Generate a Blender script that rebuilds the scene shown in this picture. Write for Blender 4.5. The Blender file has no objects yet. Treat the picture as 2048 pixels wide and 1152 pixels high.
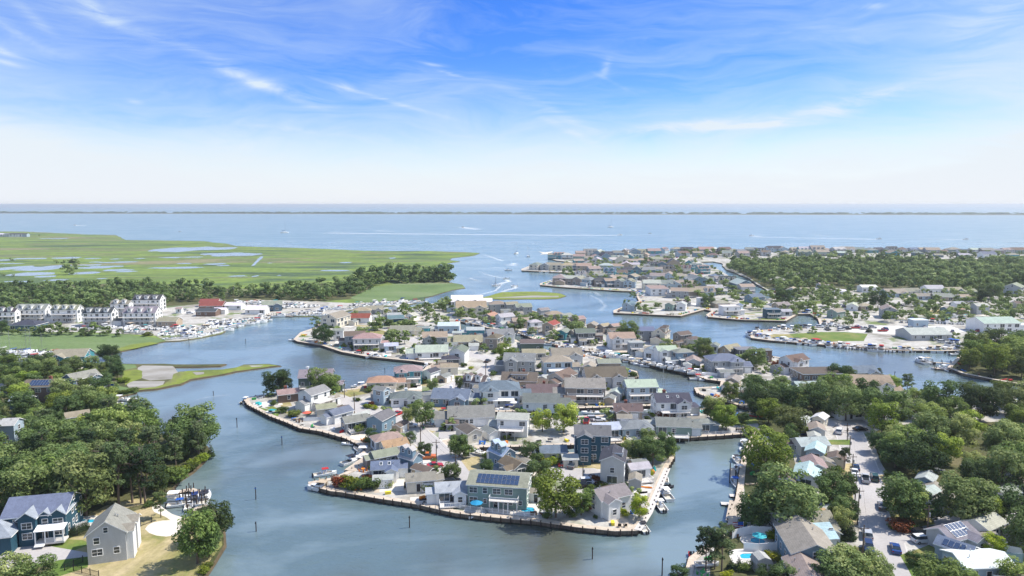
import bpy, math, random
from mathutils import Vector, Matrix, noise as mn
from mathutils.geometry import tessellate_polygon

# ---------------------------------------------------------------- camera, sky, sun, exposure
S = bpy.context.scene
COL = S.collection
FPX, CAMH, HZ = 1384.0, 75.0, 409.0          # focal length (px of a 2048 wide frame), camera height, horizon row
PIT = math.atan((576 - HZ) / FPX)
cam_d = bpy.data.cameras.new('camera')
cam_d.sensor_width = 36.0
cam_d.lens = 36.0 * FPX / 2048.0
cam_d.clip_start = 1.0
cam_d.clip_end = 200000.0
cam = bpy.data.objects.new('camera', cam_d)
COL.objects.link(cam)
cam.location = (0, 0, CAMH)
cam.rotation_euler = (math.pi / 2 - PIT, 0, 0)
S.camera = cam

SUN_EL, SUN_AZ = math.radians(52), math.radians(78)      # azimuth clockwise from +Y (the view direction)
sun_d = bpy.data.lights.new('sun', 'SUN')
sun_d.energy = 3.1
sun_d.angle = math.radians(0.55)
sun_d.color = (1.0, 0.94, 0.84)
sun = bpy.data.objects.new('sun', sun_d)
COL.objects.link(sun)
sdir = Vector((math.cos(SUN_EL) * math.sin(SUN_AZ), math.cos(SUN_EL) * math.cos(SUN_AZ), math.sin(SUN_EL)))
sun.rotation_euler = sdir.to_track_quat('Z', 'Y').to_euler()
sun.location = (0, 0, 300)

S.view_settings.view_transform = 'Standard'
S.view_settings.look = 'None'
S.view_settings.gamma = 1.0
S.view_settings.exposure = 1.05
S.cycles.max_bounces = 5
S.cycles.diffuse_bounces = 2
S.cycles.glossy_bounces = 2
S.cycles.transparent_max_bounces = 6
S.cycles.volume_bounces = 0
S.cycles.use_adaptive_sampling = True
S.cycles.adaptive_threshold = 0.02

W = bpy.data.worlds.new('World')
S.world = W
W.use_nodes = True


class NT:
    """tiny node-tree helper"""
    def __init__(s, tree):
        s.t = tree
        s.n = tree.nodes
        s.l = tree.links

    def node(s, kind, **kw):
        n = s.n.new(kind)
        for k, v in kw.items():
            if k == 'inp':
                for a, b in v.items():
                    if isinstance(b, bpy.types.NodeSocket):
                        s.l.new(b, n.inputs[a])
                    else:
                        n.inputs[a].default_value = b
            else:
                setattr(n, k, v)
        return n

    def math(s, op, a, b=0.0, c=None, clamp=False):
        i = {0: a, 1: b}
        if c is not None:
            i[2] = c
        return s.node('ShaderNodeMath', operation=op, use_clamp=clamp, inp=i).outputs[0]

    def mix(s, f, a, b, blend='MIX'):
        n = s.node('ShaderNodeMix', data_type='RGBA', blend_type=blend)
        for k, v in ((0, f), (6, a), (7, b)):
            if isinstance(v, bpy.types.NodeSocket):
                s.l.new(v, n.inputs[k])
            else:
                n.inputs[k].default_value = v if k == 0 else (tuple(v) + (1,))[:4]
        return n.outputs[2]

    def ramp(s, f, stops, interp='LINEAR'):
        n = s.node('ShaderNodeValToRGB')
        s.l.new(f, n.inputs[0])
        cr = n.color_ramp
        cr.interpolation = interp
        while len(cr.elements) < len(stops):
            cr.elements.new(0.5)
        for e, (p, c) in zip(cr.elements, stops):
            e.position = p
            e.color = (c, c, c, 1) if isinstance(c, (int, float)) else (tuple(c) + (1,))[:4]
        return n.outputs[0]

    def noise(s, vec, scale, detail=4, rough=0.55, dist=0.0, out=0):
        n = s.node('ShaderNodeTexNoise', inp={'Scale': scale, 'Detail': detail, 'Roughness': rough, 'Distortion': dist})
        if vec is not None:
            s.l.new(vec, n.inputs['Vector'])
        return n.outputs[out]

    def mapping(s, vec, scale=(1, 1, 1), loc=(0, 0, 0), rot=(0, 0, 0)):
        n = s.node('ShaderNodeMapping', inp={'Scale': scale, 'Location': loc, 'Rotation': rot})
        s.l.new(vec, n.inputs['Vector'])
        return n.outputs[0]


def build_world():
    t = NT(W.node_tree)
    t.n.clear()
    out = t.node('ShaderNodeOutputWorld')
    bg = t.node('ShaderNodeBackground', inp={'Strength': 0.15})
    t.l.new(bg.outputs[0], out.inputs[0])
    sky = t.node('ShaderNodeTexSky', sky_type='NISHITA', sun_disc=False, sun_elevation=SUN_EL,
                 sun_rotation=SUN_AZ, air_density=1.0, dust_density=0.6, ozone_density=2.5, altitude=75)
    tc = t.node('ShaderNodeTexCoord')
    d = tc.outputs['Generated']
    sep = t.node('ShaderNodeSeparateXYZ')
    t.l.new(d, sep.inputs[0])
    x, y, z = sep.outputs
    zc = t.math('MAXIMUM', z, 0.0)
    # deepening blue with elevation (grade of the clear sky)
    grade = t.ramp(zc, SKY_GRADE)
    col = t.mix(1.0, sky.outputs[0], grade, 'MULTIPLY')
    # cirrus veil: noise on the sky plane, stretched, thickening towards the horizon
    az = t.math('ARCTAN2', x, y)
    el = t.math('ARCSINE', zc)
    cmb = t.node('ShaderNodeCombineXYZ')
    t.l.new(az, cmb.inputs[0])
    t.l.new(el, cmb.inputs[1])
    p = cmb.outputs[0]
    warp = t.noise(t.mapping(p, (2.0, 5.0, 1)), 1.6, 3, 0.5, out=1)
    pw = t.mix(0.10, p, warp, 'ADD')
    big = t.noise(t.mapping(pw, (1.3, 6.5, 1), rot=(0, 0, math.radians(8))), 1.5, 5, 0.55, 0.6)
    fine = t.noise(t.mapping(pw, (5.0, 34.0, 1), rot=(0, 0, math.radians(14))), 1.2, 7, 0.68, 1.2)
    veil_base = t.ramp(zc, [(0.0, 1.0), (0.03, .92), (0.055, .78), (0.095, .42), (0.135, .19), (0.18, .12), (0.30, .08), (0.5, .16), (1, .20)])
    v = t.math('ADD', t.math('MULTIPLY', t.math('SUBTRACT', big, .5), 1.5), t.math('MULTIPLY', t.math('SUBTRACT', fine, .5), .75))
    # the veil stays thin above and right of centre and lifts to the right edge
    amp = t.ramp(zc, [(0.0, .12), (0.04, .5), (0.1, 1.0), (0.16, .9), (0.3, .7), (1, .5)])
    lift = t.math('MULTIPLY', t.math('POWER', t.math('MAXIMUM', t.math('SUBTRACT', az, .12), 0.0), 2.0), 2.1, clamp=True)
    leftv = t.math('MULTIPLY', t.math('POWER', t.math('MAXIMUM', t.math('MULTIPLY', az, -1.0), 0.0), 2.0), .75)
    lift = t.math('ADD', lift, t.math('MINIMUM', leftv, .5))
    lift = t.math('MULTIPLY', lift, t.ramp(zc, [(0, 0), (.08, 1), (.3, .8), (.5, .3), (1, 0)]))
    veil = t.math('ADD', t.math('ADD', veil_base, t.math('MULTIPLY', v, amp)), lift, clamp=True)
    # a few separate wisps: (azimuth, elevation, length, thickness, slope, weight)
    total = None
    for a0, e0, la, le, sl, wt in WISPS:
        da = t.math('SUBTRACT', az, a0)
        de = t.math('SUBTRACT', t.math('SUBTRACT', el, e0), t.math('MULTIPLY', da, sl))
        de = t.math('ADD', de, t.math('MULTIPLY', t.math('SUBTRACT', big, .5), le * 2.5))
        r2 = t.math('ADD', t.math('POWER', t.math('ABSOLUTE', t.math('DIVIDE', da, la)), 2.0),
                    t.math('POWER', t.math('ABSOLUTE', t.math('DIVIDE', de, le)), 2.0))
        g = t.math('MULTIPLY', t.math('EXPONENT', t.math('MULTIPLY', r2, -1.0)), wt)
        total = g if total is None else t.math('ADD', total, g)
    total = t.math('MULTIPLY', total, t.ramp(fine, [(.36, .15), (.62, 1.2)]))
    veil = t.math('ADD', veil, total, clamp=True)
    cloudcol = t.ramp(zc, [(0, CLOUD_LOW), (.08, CLOUD_MID), (.2, CLOUD_HI), (1, CLOUD_HI)])
    fin = t.mix(veil, col, cloudcol)
    t.l.new(fin, bg.inputs['Color'])


def pel(u, v):
    """pixel of the photograph -> (azimuth, elevation) of that piece of sky"""
    a, b = (u - 1024) / FPX, (576 - v) / FPX
    X, Y, Z = a, math.cos(PIT) + math.sin(PIT) * b, -math.sin(PIT) + math.cos(PIT) * b
    return math.atan2(X, Y), math.atan2(Z, math.hypot(X, Y))


SKY_GRADE = [(0.0, (0.799, 0.774, 0.799)), (0.06, (0.463, 0.539, 0.656)), (0.1, (0.303, 0.421, 0.623)), (0.2, (0.168, 0.32, 0.623)), (0.28, (0.126, 0.286, 0.631)), (0.5, (0.283, 0.434, 0.697)), (1, (0.396, 0.509, 0.697))]
K = 1 / .15 / 2 ** 1.05 * 1.02
CLOUD_LOW, CLOUD_MID, CLOUD_HI = [(c[0] * K, c[1] * K, c[2] * K) for c in ((.86, .89, .94), (.80, .88, .95), (.66, .80, .96))]
WISPS = [(*pel(u, v), l / FPX, h / FPX, sl, w) for u, v, l, h, sl, w in [
    (475, 148, 45, 9, -.22, .55), (540, 178, 75, 9, -.36, .6), (605, 195, 50, 7, -.2, .4), (690, 178, 20, 9, -.2, .55),
    (770, 200, 110, 4, -.25, .28), (283, 240, 20, 6, -.1, .6), (270, 205, 12, 4, -.1, .3), (230, 45, 60, 9, -.3, .35),
    (190, 15, 20, 9, -.5, .4), (20, 60, 45, 8, -.5, .3), (8, 103, 22, 6, -.3, .5), (8, 124, 22, 4, -.2, .5), (60, 30, 25, 10, -.8, .25),
    (850, 60, 30, 60, -.6, .12), (870, 130, 25, 3, -.1, .6), (900, 147, 22, 3, -.2, .6), (400, 105, 160, 8, -.35, .16),
    (1212, 135, 9, 14, .8, .4), (1225, 165, 35, 4, -.5, .2), (1285, 76, 35, 3, 0, .22), (1745, 13, 16, 4, 0, .6),
    (1400, 254, 140, 11, .05, .6), (1380, 248, 60, 6, 0, .4), (1540, 250, 70, 5, 0, .45), (1110, 225, 90, 10, -.45, .3), (1720, 210, 90, 14, .25, .35),
    (1640, 222, 160, 12, .22, .25), (1140, 262, 70, 8, -.5, .25), (1960, 60, 60, 70, .3, .2), (560, 255, 120, 5, -.1, .12)]]
build_world()


# ---------------------------------------------------------------- helpers
def G(u, v, z=0.0):
    """pixel (2048x1152 photograph) -> the point of the level plane z seen there"""
    a, b = (u - 1024) / FPX, (576 - v) / FPX
    Y, Z = math.cos(PIT) + math.sin(PIT) * b, -math.sin(PIT) + math.cos(PIT) * b
    t = (CAMH - z) / max(-Z, 1e-5)
    return Vector((a * t, Y * t, z))


def mpp(u, v, z=0.0):
    """metres per pixel at that ground point"""
    b = (576 - v) / FPX
    Z = -math.sin(PIT) + math.cos(PIT) * b
    return (CAMH - z) / max(-Z, 1e-5) / FPX


def to_px(p):
    c, s = math.cos(PIT), math.sin(PIT)
    dz = p[2] - CAMH
    depth = p[1] * c - dz * s
    up = p[1] * s + dz * c
    return 1024 + FPX * p[0] / depth, 576 - FPX * up / depth


def lin(c):
    return tuple((x / 12.92 if x <= .04045 else ((x + .055) / 1.055) ** 2.4) for x in c)


class MB:
    """collects faces and builds ONE mesh"""
    def __init__(s):
        s.v, s.f, s.m = [], [], []

    def add(s, vs, fs, mi=0):
        o = len(s.v)
        s.v += [tuple(p) for p in vs]
        for f in fs:
            s.f.append(tuple(i + o for i in f))
            s.m.append(mi)

    def box(s, x, y, z, sx, sy, sz, mi=0, rot=0.0, top=1.0):
        c, q = math.cos(rot), math.sin(rot)
        vs = []
        for dz in (0, 1):
            k = top if dz else 1.0
            for dx, dy in ((-.5, -.5), (.5, -.5), (.5, .5), (-.5, .5)):
                a, b = dx * sx * k, dy * sy * k
                vs.append((x + a * c - b * q, y + a * q + b * c, z + dz * sz))
        s.add(vs, [(3, 2, 1, 0), (4, 5, 6, 7), (0, 1, 5, 4), (1, 2, 6, 5), (2, 3, 7, 6), (3, 0, 4, 7)], mi)

    def tube(s, p0, p1, r0, r1=None, n=6, mi=0, caps=True):
        r1 = r0 if r1 is None else r1
        p0, p1 = Vector(p0), Vector(p1)
        d = (p1 - p0).normalized()
        a = d.orthogonal().normalized()
        b = d.cross(a)
        vs = []
        for p, r in ((p0, r0), (p1, r1)):
            for i in range(n):
                t = 2 * math.pi * i / n
                vs.append(p + (a * math.cos(t) + b * math.sin(t)) * r)
        fs = [(i, (i + 1) % n, n + (i + 1) % n, n + i) for i in range(n)]
        if caps:
            fs += [tuple(range(n - 1, -1, -1)), tuple(range(n, 2 * n))]
        s.add(vs, fs, mi)

    def prism(s, a, off, mi=0, side=None):
        """closed slab: polygon a (list of points) and the same shifted by off"""
        n = len(a)
        a = [Vector(p) for p in a]
        s.add(a + [p + Vector(off) for p in a], [tuple(range(n - 1, -1, -1)), tuple(range(n, 2 * n))], mi)
        s.add(a + [p + Vector(off) for p in a], [(i, (i + 1) % n, n + (i + 1) % n, n + i) for i in range(n)], mi if side is None else side)

    def mesh(s, name, mats, smooth=False):
        me = bpy.data.meshes.new(name)
        me.from_pydata(s.v, [], s.f)
        for m in (mats if isinstance(mats, (list, tuple)) else [mats]):
            me.materials.append(m)
        if len(s.m) and max(s.m) > 0:
            me.polygons.foreach_set('material_index', s.m)
        if smooth:
            me.polygons.foreach_set('use_smooth', [True] * len(s.f))
        me.update()
        return me

    def build(s, name, mats, parent=None, loc=None, rz=0.0, color=None, smooth=False):
        return ob(name, s.mesh(name, mats, smooth), parent, loc, rz, color)


def ob(name, data, parent=None, loc=None, rz=0.0, color=None):
    o = bpy.data.objects.new(name, data)
    COL.objects.link(o)
    if parent is not None:
        o.parent = parent
    if loc is not None:
        o.location = loc
    if rz:
        o.rotation_euler = (0, 0, rz)
    if color is not None:
        o.color = (color[0], color[1], color[2], 1)
    return o


THINGS = []


def tag(o, label=None, cat=None, group=None, kind=None, suffix=True):
    if label:
        o['label'] = label
    if cat:
        o['category'] = cat
    if group:
        o['group'] = group
    if kind:
        o['kind'] = kind
    if cat and kind is None:
        THINGS.append(o)
    return o


def thing(name, label, cat, loc, rz=0.0, group=None):
    o = bpy.data.objects.new(name, None)
    o.empty_display_size = 0.5
    COL.objects.link(o)
    o.location = loc
    o.rotation_euler = (0, 0, rz)
    return tag(o, label, cat, group)


def copy_tree(src, kids, loc, rz, scale=1.0, color=None, label=None, group=None, paint=()):
    """copies a thing and each of its parts (kids = {src: [children]})"""
    r = src.copy()
    COL.objects.link(r)
    r.location = loc
    r.rotation_euler = (0, 0, rz)
    r.scale = (scale,) * 3 if isinstance(scale, (int, float)) else scale
    if label:
        r['label'] = label
    if group:
        r['group'] = group
    if color is not None:
        r.color = (*color, 1)
    THINGS.append(r)
    for c in kids.get(src, []):
        q = c.copy()
        COL.objects.link(q)
        q.parent = r
        if color is not None and c.name.split('.')[0] in paint:
            q.color = (*color, 1)
        for g in kids.get(c, []):
            w = g.copy()
            COL.objects.link(w)
            w.parent = q
    return r


# ---------------------------------------------------------------- materials
def new_mat(name):
    m = bpy.data.materials.new(name)
    m.use_nodes = True
    t = NT(m.node_tree)
    b = t.n['Principled BSDF']
    return m, t, b


def simple(name, col, rough=.6, metal=0.0, var=.12, scale=1.5, bump=0.0, spec=.3, objcol=False, tc='Object'):
    """base colour with mottled wear; objcol: the colour is the object's own paint colour"""
    m, t, b = new_mat(name)
    c = t.node('ShaderNodeTexCoord').outputs[tc]
    n = t.noise(c, scale, 5, .6)
    f = t.ramp(n, [(.25, 1 - var), (.75, 1 + var * .6)])
    if objcol:
        base = t.node('ShaderNodeObjectInfo').outputs['Color']
    else:
        base = t.node('ShaderNodeRGB')
        base.outputs[0].default_value = (*col, 1)
        base = base.outputs[0]
    t.l.new(t.mix(1.0, base, f, 'MULTIPLY'), b.inputs['Base Color'])
    b.inputs['Roughness'].default_value = rough
    b.inputs['Metallic'].default_value = metal
    b.inputs['Specular IOR Level'].default_value = spec
    if bump:
        bp = t.node('ShaderNodeBump', inp={'Strength': bump, 'Distance': .05, 'Height': n})
        t.l.new(bp.outputs[0], b.inputs['Normal'])
    return m


M = {}


def mat_siding():
    m, t, b = new_mat('siding')
    c = t.node('ShaderNodeTexCoord').outputs['Object']
    base = t.node('ShaderNodeObjectInfo').outputs['Color']
    n = t.noise(t.mapping(c, (.6, .6, .25)), 1.2, 5, .6)
    f = t.ramp(n, [(.25, .86), (.75, 1.05)])
    sep = t.node('ShaderNodeSeparateXYZ')
    t.l.new(c, sep.inputs[0])
    fr = t.math('FRACT', t.math('MULTIPLY', sep.outputs[2], 4.5))
    lap = t.ramp(fr, [(0, .72), (.12, .97), (1, 1.03)])
    col = t.mix(1.0, t.mix(1.0, base, f, 'MULTIPLY'), lap, 'MULTIPLY')
    t.l.new(col, b.inputs['Base Color'])
    b.inputs['Roughness'].default_value = .65
    b.inputs['Specular IOR Level'].default_value = .25
    bp = t.node('ShaderNodeBump', inp={'Strength': .5, 'Distance': .03, 'Height': fr})
    t.l.new(bp.outputs[0], b.inputs['Normal'])
    return m


def mat_shingle():
    m, t, b = new_mat('asphalt_shingle')
    c = t.node('ShaderNodeTexCoord').outputs['Object']
    info = t.node('ShaderNodeObjectInfo')
    base = info.outputs['Color']
    n1 = t.noise(c, .35, 4, .6)
    n2 = t.noise(c, 4.5, 3, .7)
    st = t.noise(t.mapping(c, (1.6, 1.6, .2)), .8, 3, .5)
    f = t.math('MULTIPLY', t.ramp(n1, [(.2, .82), (.8, 1.14)]), t.ramp(n2, [(.2, .78), (.8, 1.2)]))
    f = t.math('MULTIPLY', f, t.ramp(st, [(.3, .86), (.7, 1.08)]))
    sep = t.node('ShaderNodeSeparateXYZ')
    t.l.new(c, sep.inputs[0])
    fr = t.math('FRACT', t.math('MULTIPLY', sep.outputs[2], 5.5))
    f = t.math('MULTIPLY', f, t.ramp(fr, [(0, .8), (.25, 1.0), (1, 1.03)]))
    t.l.new(t.mix(1.0, base, f, 'MULTIPLY'), b.inputs['Base Color'])
    b.inputs['Roughness'].default_value = .85
    b.inputs['Specular IOR Level'].default_value = .2
    bp = t.node('ShaderNodeBump', inp={'Strength': .4, 'Distance': .04, 'Height': n2})
    t.l.new(bp.outputs[0], b.inputs['Normal'])
    return m


def ground_mat(name, stops, scale, fine=1.5, warp=0.0, bump=.0, rough=.95, speck=.18, stretch=(1, 1, 1), extra=None):
    """patchy ground in world metres: a colour ramp on broad noise, with fine speckle"""
    m, t, b = new_mat(name)
    c = t.node('ShaderNodeNewGeometry').outputs['Position']
    n = t.noise(t.mapping(c, stretch), scale, 6, .62, warp)
    n2 = t.noise(c, fine, 4, .7)
    col = t.ramp(n, stops)
    col = t.mix(1.0, col, t.ramp(n2, [(.25, 1 - speck), (.75, 1 + speck)]), 'MULTIPLY')
    if extra:
        sc, lo, hi, ec = extra
        n3 = t.noise(t.mapping(c, stretch), sc, 5, .6, .4)
        col = t.mix(t.ramp(n3, [(lo, 0), (hi, 1)]), col, ec)
    t.l.new(col, b.inputs['Base Color'])
    b.inputs['Roughness'].default_value = rough
    b.inputs['Specular IOR Level'].default_value = .15
    if bump:
        bp = t.node('ShaderNodeBump', inp={'Strength': bump, 'Distance': .1, 'Height': n2})
        t.l.new(bp.outputs[0], b.inputs['Normal'])
    return m


def mat_water():
    m, t, b = new_mat('bay_water')
    c = t.node('ShaderNodeNewGeometry').outputs['Position']
    sep = t.node('ShaderNodeSeparateXYZ')
    t.l.new(c, sep.inputs[0])
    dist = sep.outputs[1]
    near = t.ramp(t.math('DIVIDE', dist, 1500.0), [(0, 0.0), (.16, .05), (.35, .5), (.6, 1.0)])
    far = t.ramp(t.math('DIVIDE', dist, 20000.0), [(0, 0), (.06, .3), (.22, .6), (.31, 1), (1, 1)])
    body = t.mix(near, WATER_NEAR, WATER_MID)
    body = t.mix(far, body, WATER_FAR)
    # wind sheen painted into the body colour as pale streaks
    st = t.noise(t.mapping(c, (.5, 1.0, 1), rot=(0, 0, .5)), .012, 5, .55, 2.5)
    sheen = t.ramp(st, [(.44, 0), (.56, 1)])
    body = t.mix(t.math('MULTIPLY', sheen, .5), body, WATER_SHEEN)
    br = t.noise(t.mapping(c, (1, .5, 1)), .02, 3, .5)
    body = t.mix(t.math('MULTIPLY', t.ramp(br, [(.46, 0), (.60, 1)]), t.math('MULTIPLY', t.math('SUBTRACT', 1.0, near), .75)), body, WATER_REFLECTION)  # brown patches painted in as reflections of trees and bulkheads
    t.l.new(body, b.inputs['Base Color'])
    b.inputs['IOR'].default_value = 1.45
    b.inputs['Specular IOR Level'].default_value = .95
    rg = t.ramp(t.math('DIVIDE', dist, 1500.0), [(0, .10), (.3, .16), (1, .32)])
    t.l.new(t.math('ADD', rg, t.math('MULTIPLY', sheen, -.03)), b.inputs['Roughness'])
    w1 = t.noise(t.mapping(c, (1, 1.9, 1), rot=(0, 0, -.25)), .55, 5, .68, .4)
    w2 = t.noise(t.mapping(c, (1, 2.2, 1), rot=(0, 0, .3)), .16, 3, .5, .5)
    h = t.math('ADD', t.math('MULTIPLY', w1, .14), t.math('MULTIPLY', w2, .30))
    amp = t.ramp(t.math('DIVIDE', dist, 1500.0), [(0, .75), (.25, .6), (.6, .3), (1, .15)])
    amp = t.math('MULTIPLY', amp, t.ramp(st, [(.40, 1.25), (.58, .55)]))
    bp = t.node('ShaderNodeBump', inp={'Distance': 1.0, 'Height': h, 'Strength': amp})
    t.l.new(bp.outputs[0], b.inputs['Normal'])
    return m


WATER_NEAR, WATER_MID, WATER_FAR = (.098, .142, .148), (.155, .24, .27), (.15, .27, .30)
WATER_SHEEN, WATER_REFLECTION = (.26, .33, .345), (.075, .068, .036)

M['siding'] = mat_siding()
M['shingle'] = mat_shingle()
M['water'] = mat_water()
M['trim'] = simple('white_trim', (.84, .84, .82), .5, var=.06)
M['paint'] = simple('body_paint', None, .28, var=.05, objcol=True, spec=.5)
M['flat'] = simple('dyed_surface', None, .75, var=.14, objcol=True)
M['gel'] = simple('gelcoat_white', (.86, .86, .85), .22, var=.05, spec=.5)
M['deckgel'] = simple('boat_deck', (.62, .58, .50), .55, var=.12)
M['glass'] = simple('window_glass', (.035, .05, .065), .08, var=.3, spec=.9, scale=.7)
M['rubber'] = simple('tyre_rubber', (.03, .03, .03), .8)
M['metal'] = simple('grey_metal', (.45, .46, .47), .35, metal=.7)
M['black'] = simple('black_plastic', (.02, .02, .022), .45)
M['pole'] = simple('weathered_pole', (.14, .105, .08), .9, var=.3, scale=3)
M['pile'] = simple('tarred_pile', (.055, .04, .035), .9, var=.35, scale=3)
def mat_bulk():
    m, t, b = new_mat('bulkhead_timber')
    c = t.node('ShaderNodeNewGeometry').outputs['Position']
    sep = t.node('ShaderNodeSeparateXYZ')
    t.l.new(c, sep.inputs[0])
    n = t.noise(t.mapping(c, (3.2, 3.2, .35)), 1.0, 5, .65)
    lot = t.noise(c, .06, 2, .5)
    col = t.mix(t.ramp(lot, [(.42, 0), (.58, 1)]), (.05, .036, .032), (.15, .115, .085))
    col = t.mix(1.0, col, t.ramp(n, [(.25, .45), (.75, 1.5)]), 'MULTIPLY')
    wet = t.ramp(t.math('ADD', sep.outputs[2], t.math('MULTIPLY', n, .35)), [(.42, 1), (.62, 0)])
    col = t.mix(wet, col, (.022, .026, .014))
    t.l.new(col, b.inputs['Base Color'])
    b.inputs['Roughness'].default_value = .85
    return m


M['bulk'] = mat_bulk()
M['plank'] = simple('dock_planks', (.56, .47, .37), .85, var=.3, scale=1.2)
M['dockwhite'] = simple('pale_composite_decking', (.66, .62, .57), .7, var=.15)
M['concrete'] = simple('concrete', (.56, .53, .49), .9, var=.16, scale=.5)
M['poolwater'] = simple('pool_water', (.03, .42, .62), .05, var=.2, spec=.6)
M['solar'] = simple('solar_glass', (.035, .06, .12), .15, var=.15, spec=.8)
M['brick'] = simple('brick', (.26, .10, .07), .9, var=.3, scale=5)
M['canvas_blue'] = simple('blue_canvas', (.02, .12, .45), .8)
M['foam'] = None
M['bark'] = simple('bark', (.17, .13, .10), .95, var=.35, scale=2.5, bump=.5)
M['yard'] = ground_mat('gravel_yard', [(.32, (.24, .22, .185)), (.44, (.37, .35, .31)), (.52, (.48, .46, .42)), (.60, (.36, .335, .29)), (.70, (.27, .24, .19))], .06, 1.2, .5, speck=.22,
                       extra=(.045, .56, .64, (.15, .19, .07)))
M['sand'] = ground_mat('sand', [(.3, (.60, .53, .42)), (.7, (.74, .69, .60))], .1, 1.5, speck=.12)
M['lawn'] = ground_mat('lawn', [(.3, (.085, .15, .03)), (.5, (.14, .19, .045)), (.7, (.24, .22, .08))], .09, 1.3, .4, speck=.22)
M['drylawn'] = ground_mat('dry_lawn', [(.3, (.12, .17, .045)), (.45, (.27, .24, .10)), (.62, (.44, .36, .21)), (.8, (.36, .30, .16))], .07, 1.2, .7, speck=.2)
M['road'] = ground_mat('road_asphalt', [(.3, (.38, .36, .345)), (.7, (.49, .46, .44))], .05, 1.5, .3, speck=.1, stretch=(1, .4, 1))
M['drive'] = ground_mat('driveway_concrete', [(.3, (.55, .52, .47)), (.7, (.68, .65, .6))], .12, 1.5, speck=.08)
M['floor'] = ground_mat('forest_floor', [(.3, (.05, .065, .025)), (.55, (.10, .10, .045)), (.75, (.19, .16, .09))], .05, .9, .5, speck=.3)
M['marsh'] = ground_mat('salt_marsh', [(.36, (.065, .10, .055)), (.44, (.115, .17, .05)), (.50, (.185, .25, .055)), (.56, (.12, .155, .06)), (.64, (.22, .205, .11))],
                        .007, .12, 1.4, speck=.30, stretch=(.4, 1.5, 1), extra=(.016, .58, .70, (.10, .135, .075)))
M['reed'] = ground_mat('reed_bed', [(.3, (.10, .15, .06)), (.5, (.145, .205, .08)), (.7, (.20, .23, .13))], .02, .5, .6, speck=.2, stretch=(.4, 1.4, 1))
M['spartina'] = ground_mat('cordgrass', [(.3, (.11, .14, .04)), (.5, (.20, .24, .045)), (.65, (.16, .165, .07))], .07, .8, .5, speck=.22)
M['mud'] = ground_mat('tidal_mud', [(.3, (.22, .205, .17)), (.5, (.36, .34, .31)), (.62, (.26, .24, .20)), (.8, (.30, .27, .22))], .03, .5, 1.2, rough=.7, speck=.06, stretch=(.5, 1.5, 1))
M['peat'] = ground_mat('peat_bank', [(.3, (.06, .05, .03)), (.7, (.12, .09, .055))], .3, 1.5)
M['haze'] = None

# ---------------------------------------------------------------- the setting: water, land, roads
LZ = 1.15            # height of the made ground above the water


def sheet(name, pts, z, mat, kind='structure', holes=(), parent=None):
    """flat sheet from world points (list of Vector), triangulated, optional holes"""
    loops = [[Vector((p.x, p.y, 0)) for p in pts]] + [[Vector((p.x, p.y, 0)) for p in h] for h in holes]
    tris = tessellate_polygon(loops)
    vs = [(p.x, p.y, z) for lp in loops for p in lp]
    fs = []
    for a, b, c in tris:
        A, B, C = Vector(vs[a]), Vector(vs[b]), Vector(vs[c])
        fs.append((a, b, c) if (B - A).cross(C - A).z > 0 else (a, c, b))
    me = bpy.data.meshes.new(name)
    me.from_pydata(vs, [], fs)
    me.materials.append(mat)
    me.update()
    o = ob(name, me, parent)
    if parent is None:
        o['kind'] = kind
    return o


def wiggle(pts, amp, step, seed=0, closed=True):
    """natural shoreline: resample and push sideways by noise"""
    out = []
    n = len(pts)
    for i in range(n if closed else n - 1):
        a, b = pts[i], pts[(i + 1) % n]
        d = (b - a).length
        if d > 4000 or a.y < 60:
            out.append(a)
            continue
        k = max(1, min(60, int(d / step)))
        nrm = Vector((-(b - a).y, (b - a).x, 0))
        nrm = nrm.normalized() if nrm.length else nrm
        for j in range(k):
            p = a.lerp(b, j / k)
            w = amp * (mn.noise(Vector((p.x / (step * 2.2), p.y / (step * 2.2), seed))) + .5 * mn.noise(Vector((p.x / step, p.y / step, seed + 5))))
            out.append(p + nrm * (w if j else w * .4))
    if not closed:
        out.append(pts[-1])
    return out


def P(pts, z=LZ):
    return [G(u, v, z) for u, v in pts]


def area(pts):
    return sum(pts[i - 1].x * pts[i].y - pts[i].x * pts[i - 1].y for i in range(len(pts))) / 2


def inset(pts, d):
    """shift a closed outline inwards by d (its own left when counter-clockwise)"""
    s = 1 if area(pts) > 0 else -1
    n, out = len(pts), []
    for i in range(n):
        a, b, c = pts[i - 1], pts[i], pts[(i + 1) % n]
        e1, e2 = (b - a), (c - b)
        e1 = Vector((e1.x, e1.y, 0)).normalized()
        e2 = Vector((e2.x, e2.y, 0)).normalized()
        n1, n2 = Vector((-e1.y, e1.x, 0)) * s, Vector((-e2.y, e2.x, 0)) * s
        m = n1 + n2
        k = max(m.length, .5)
        out.append(b + m.normalized() * d * min(2.0 / k, 1.8))
    return out


def band(mb, outer, inner, z0, z1, mi=0, closed=True):
    """wall of rectangular section between two outlines"""
    n = len(outer)
    for i in range(n if closed else n - 1):
        j = (i + 1) % n
        a, b, c, d = outer[i], outer[j], inner[j], inner[i]
        vs = [(p.x, p.y, z) for z in (z0, z1) for p in (a, b, c, d)]
        mb.add(vs, [(4, 5, 6, 7), (0, 1, 5, 4), (2, 3, 7, 6), (3, 2, 1, 0)], mi)


w = MB()
w.add([(-90000, -2000, 0), (90000, -2000, 0), (90000, 120000, 0), (-90000, 120000, 0)], [(0, 1, 2, 3)])
w.build('water', M['water'])['kind'] = 'structure'

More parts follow.
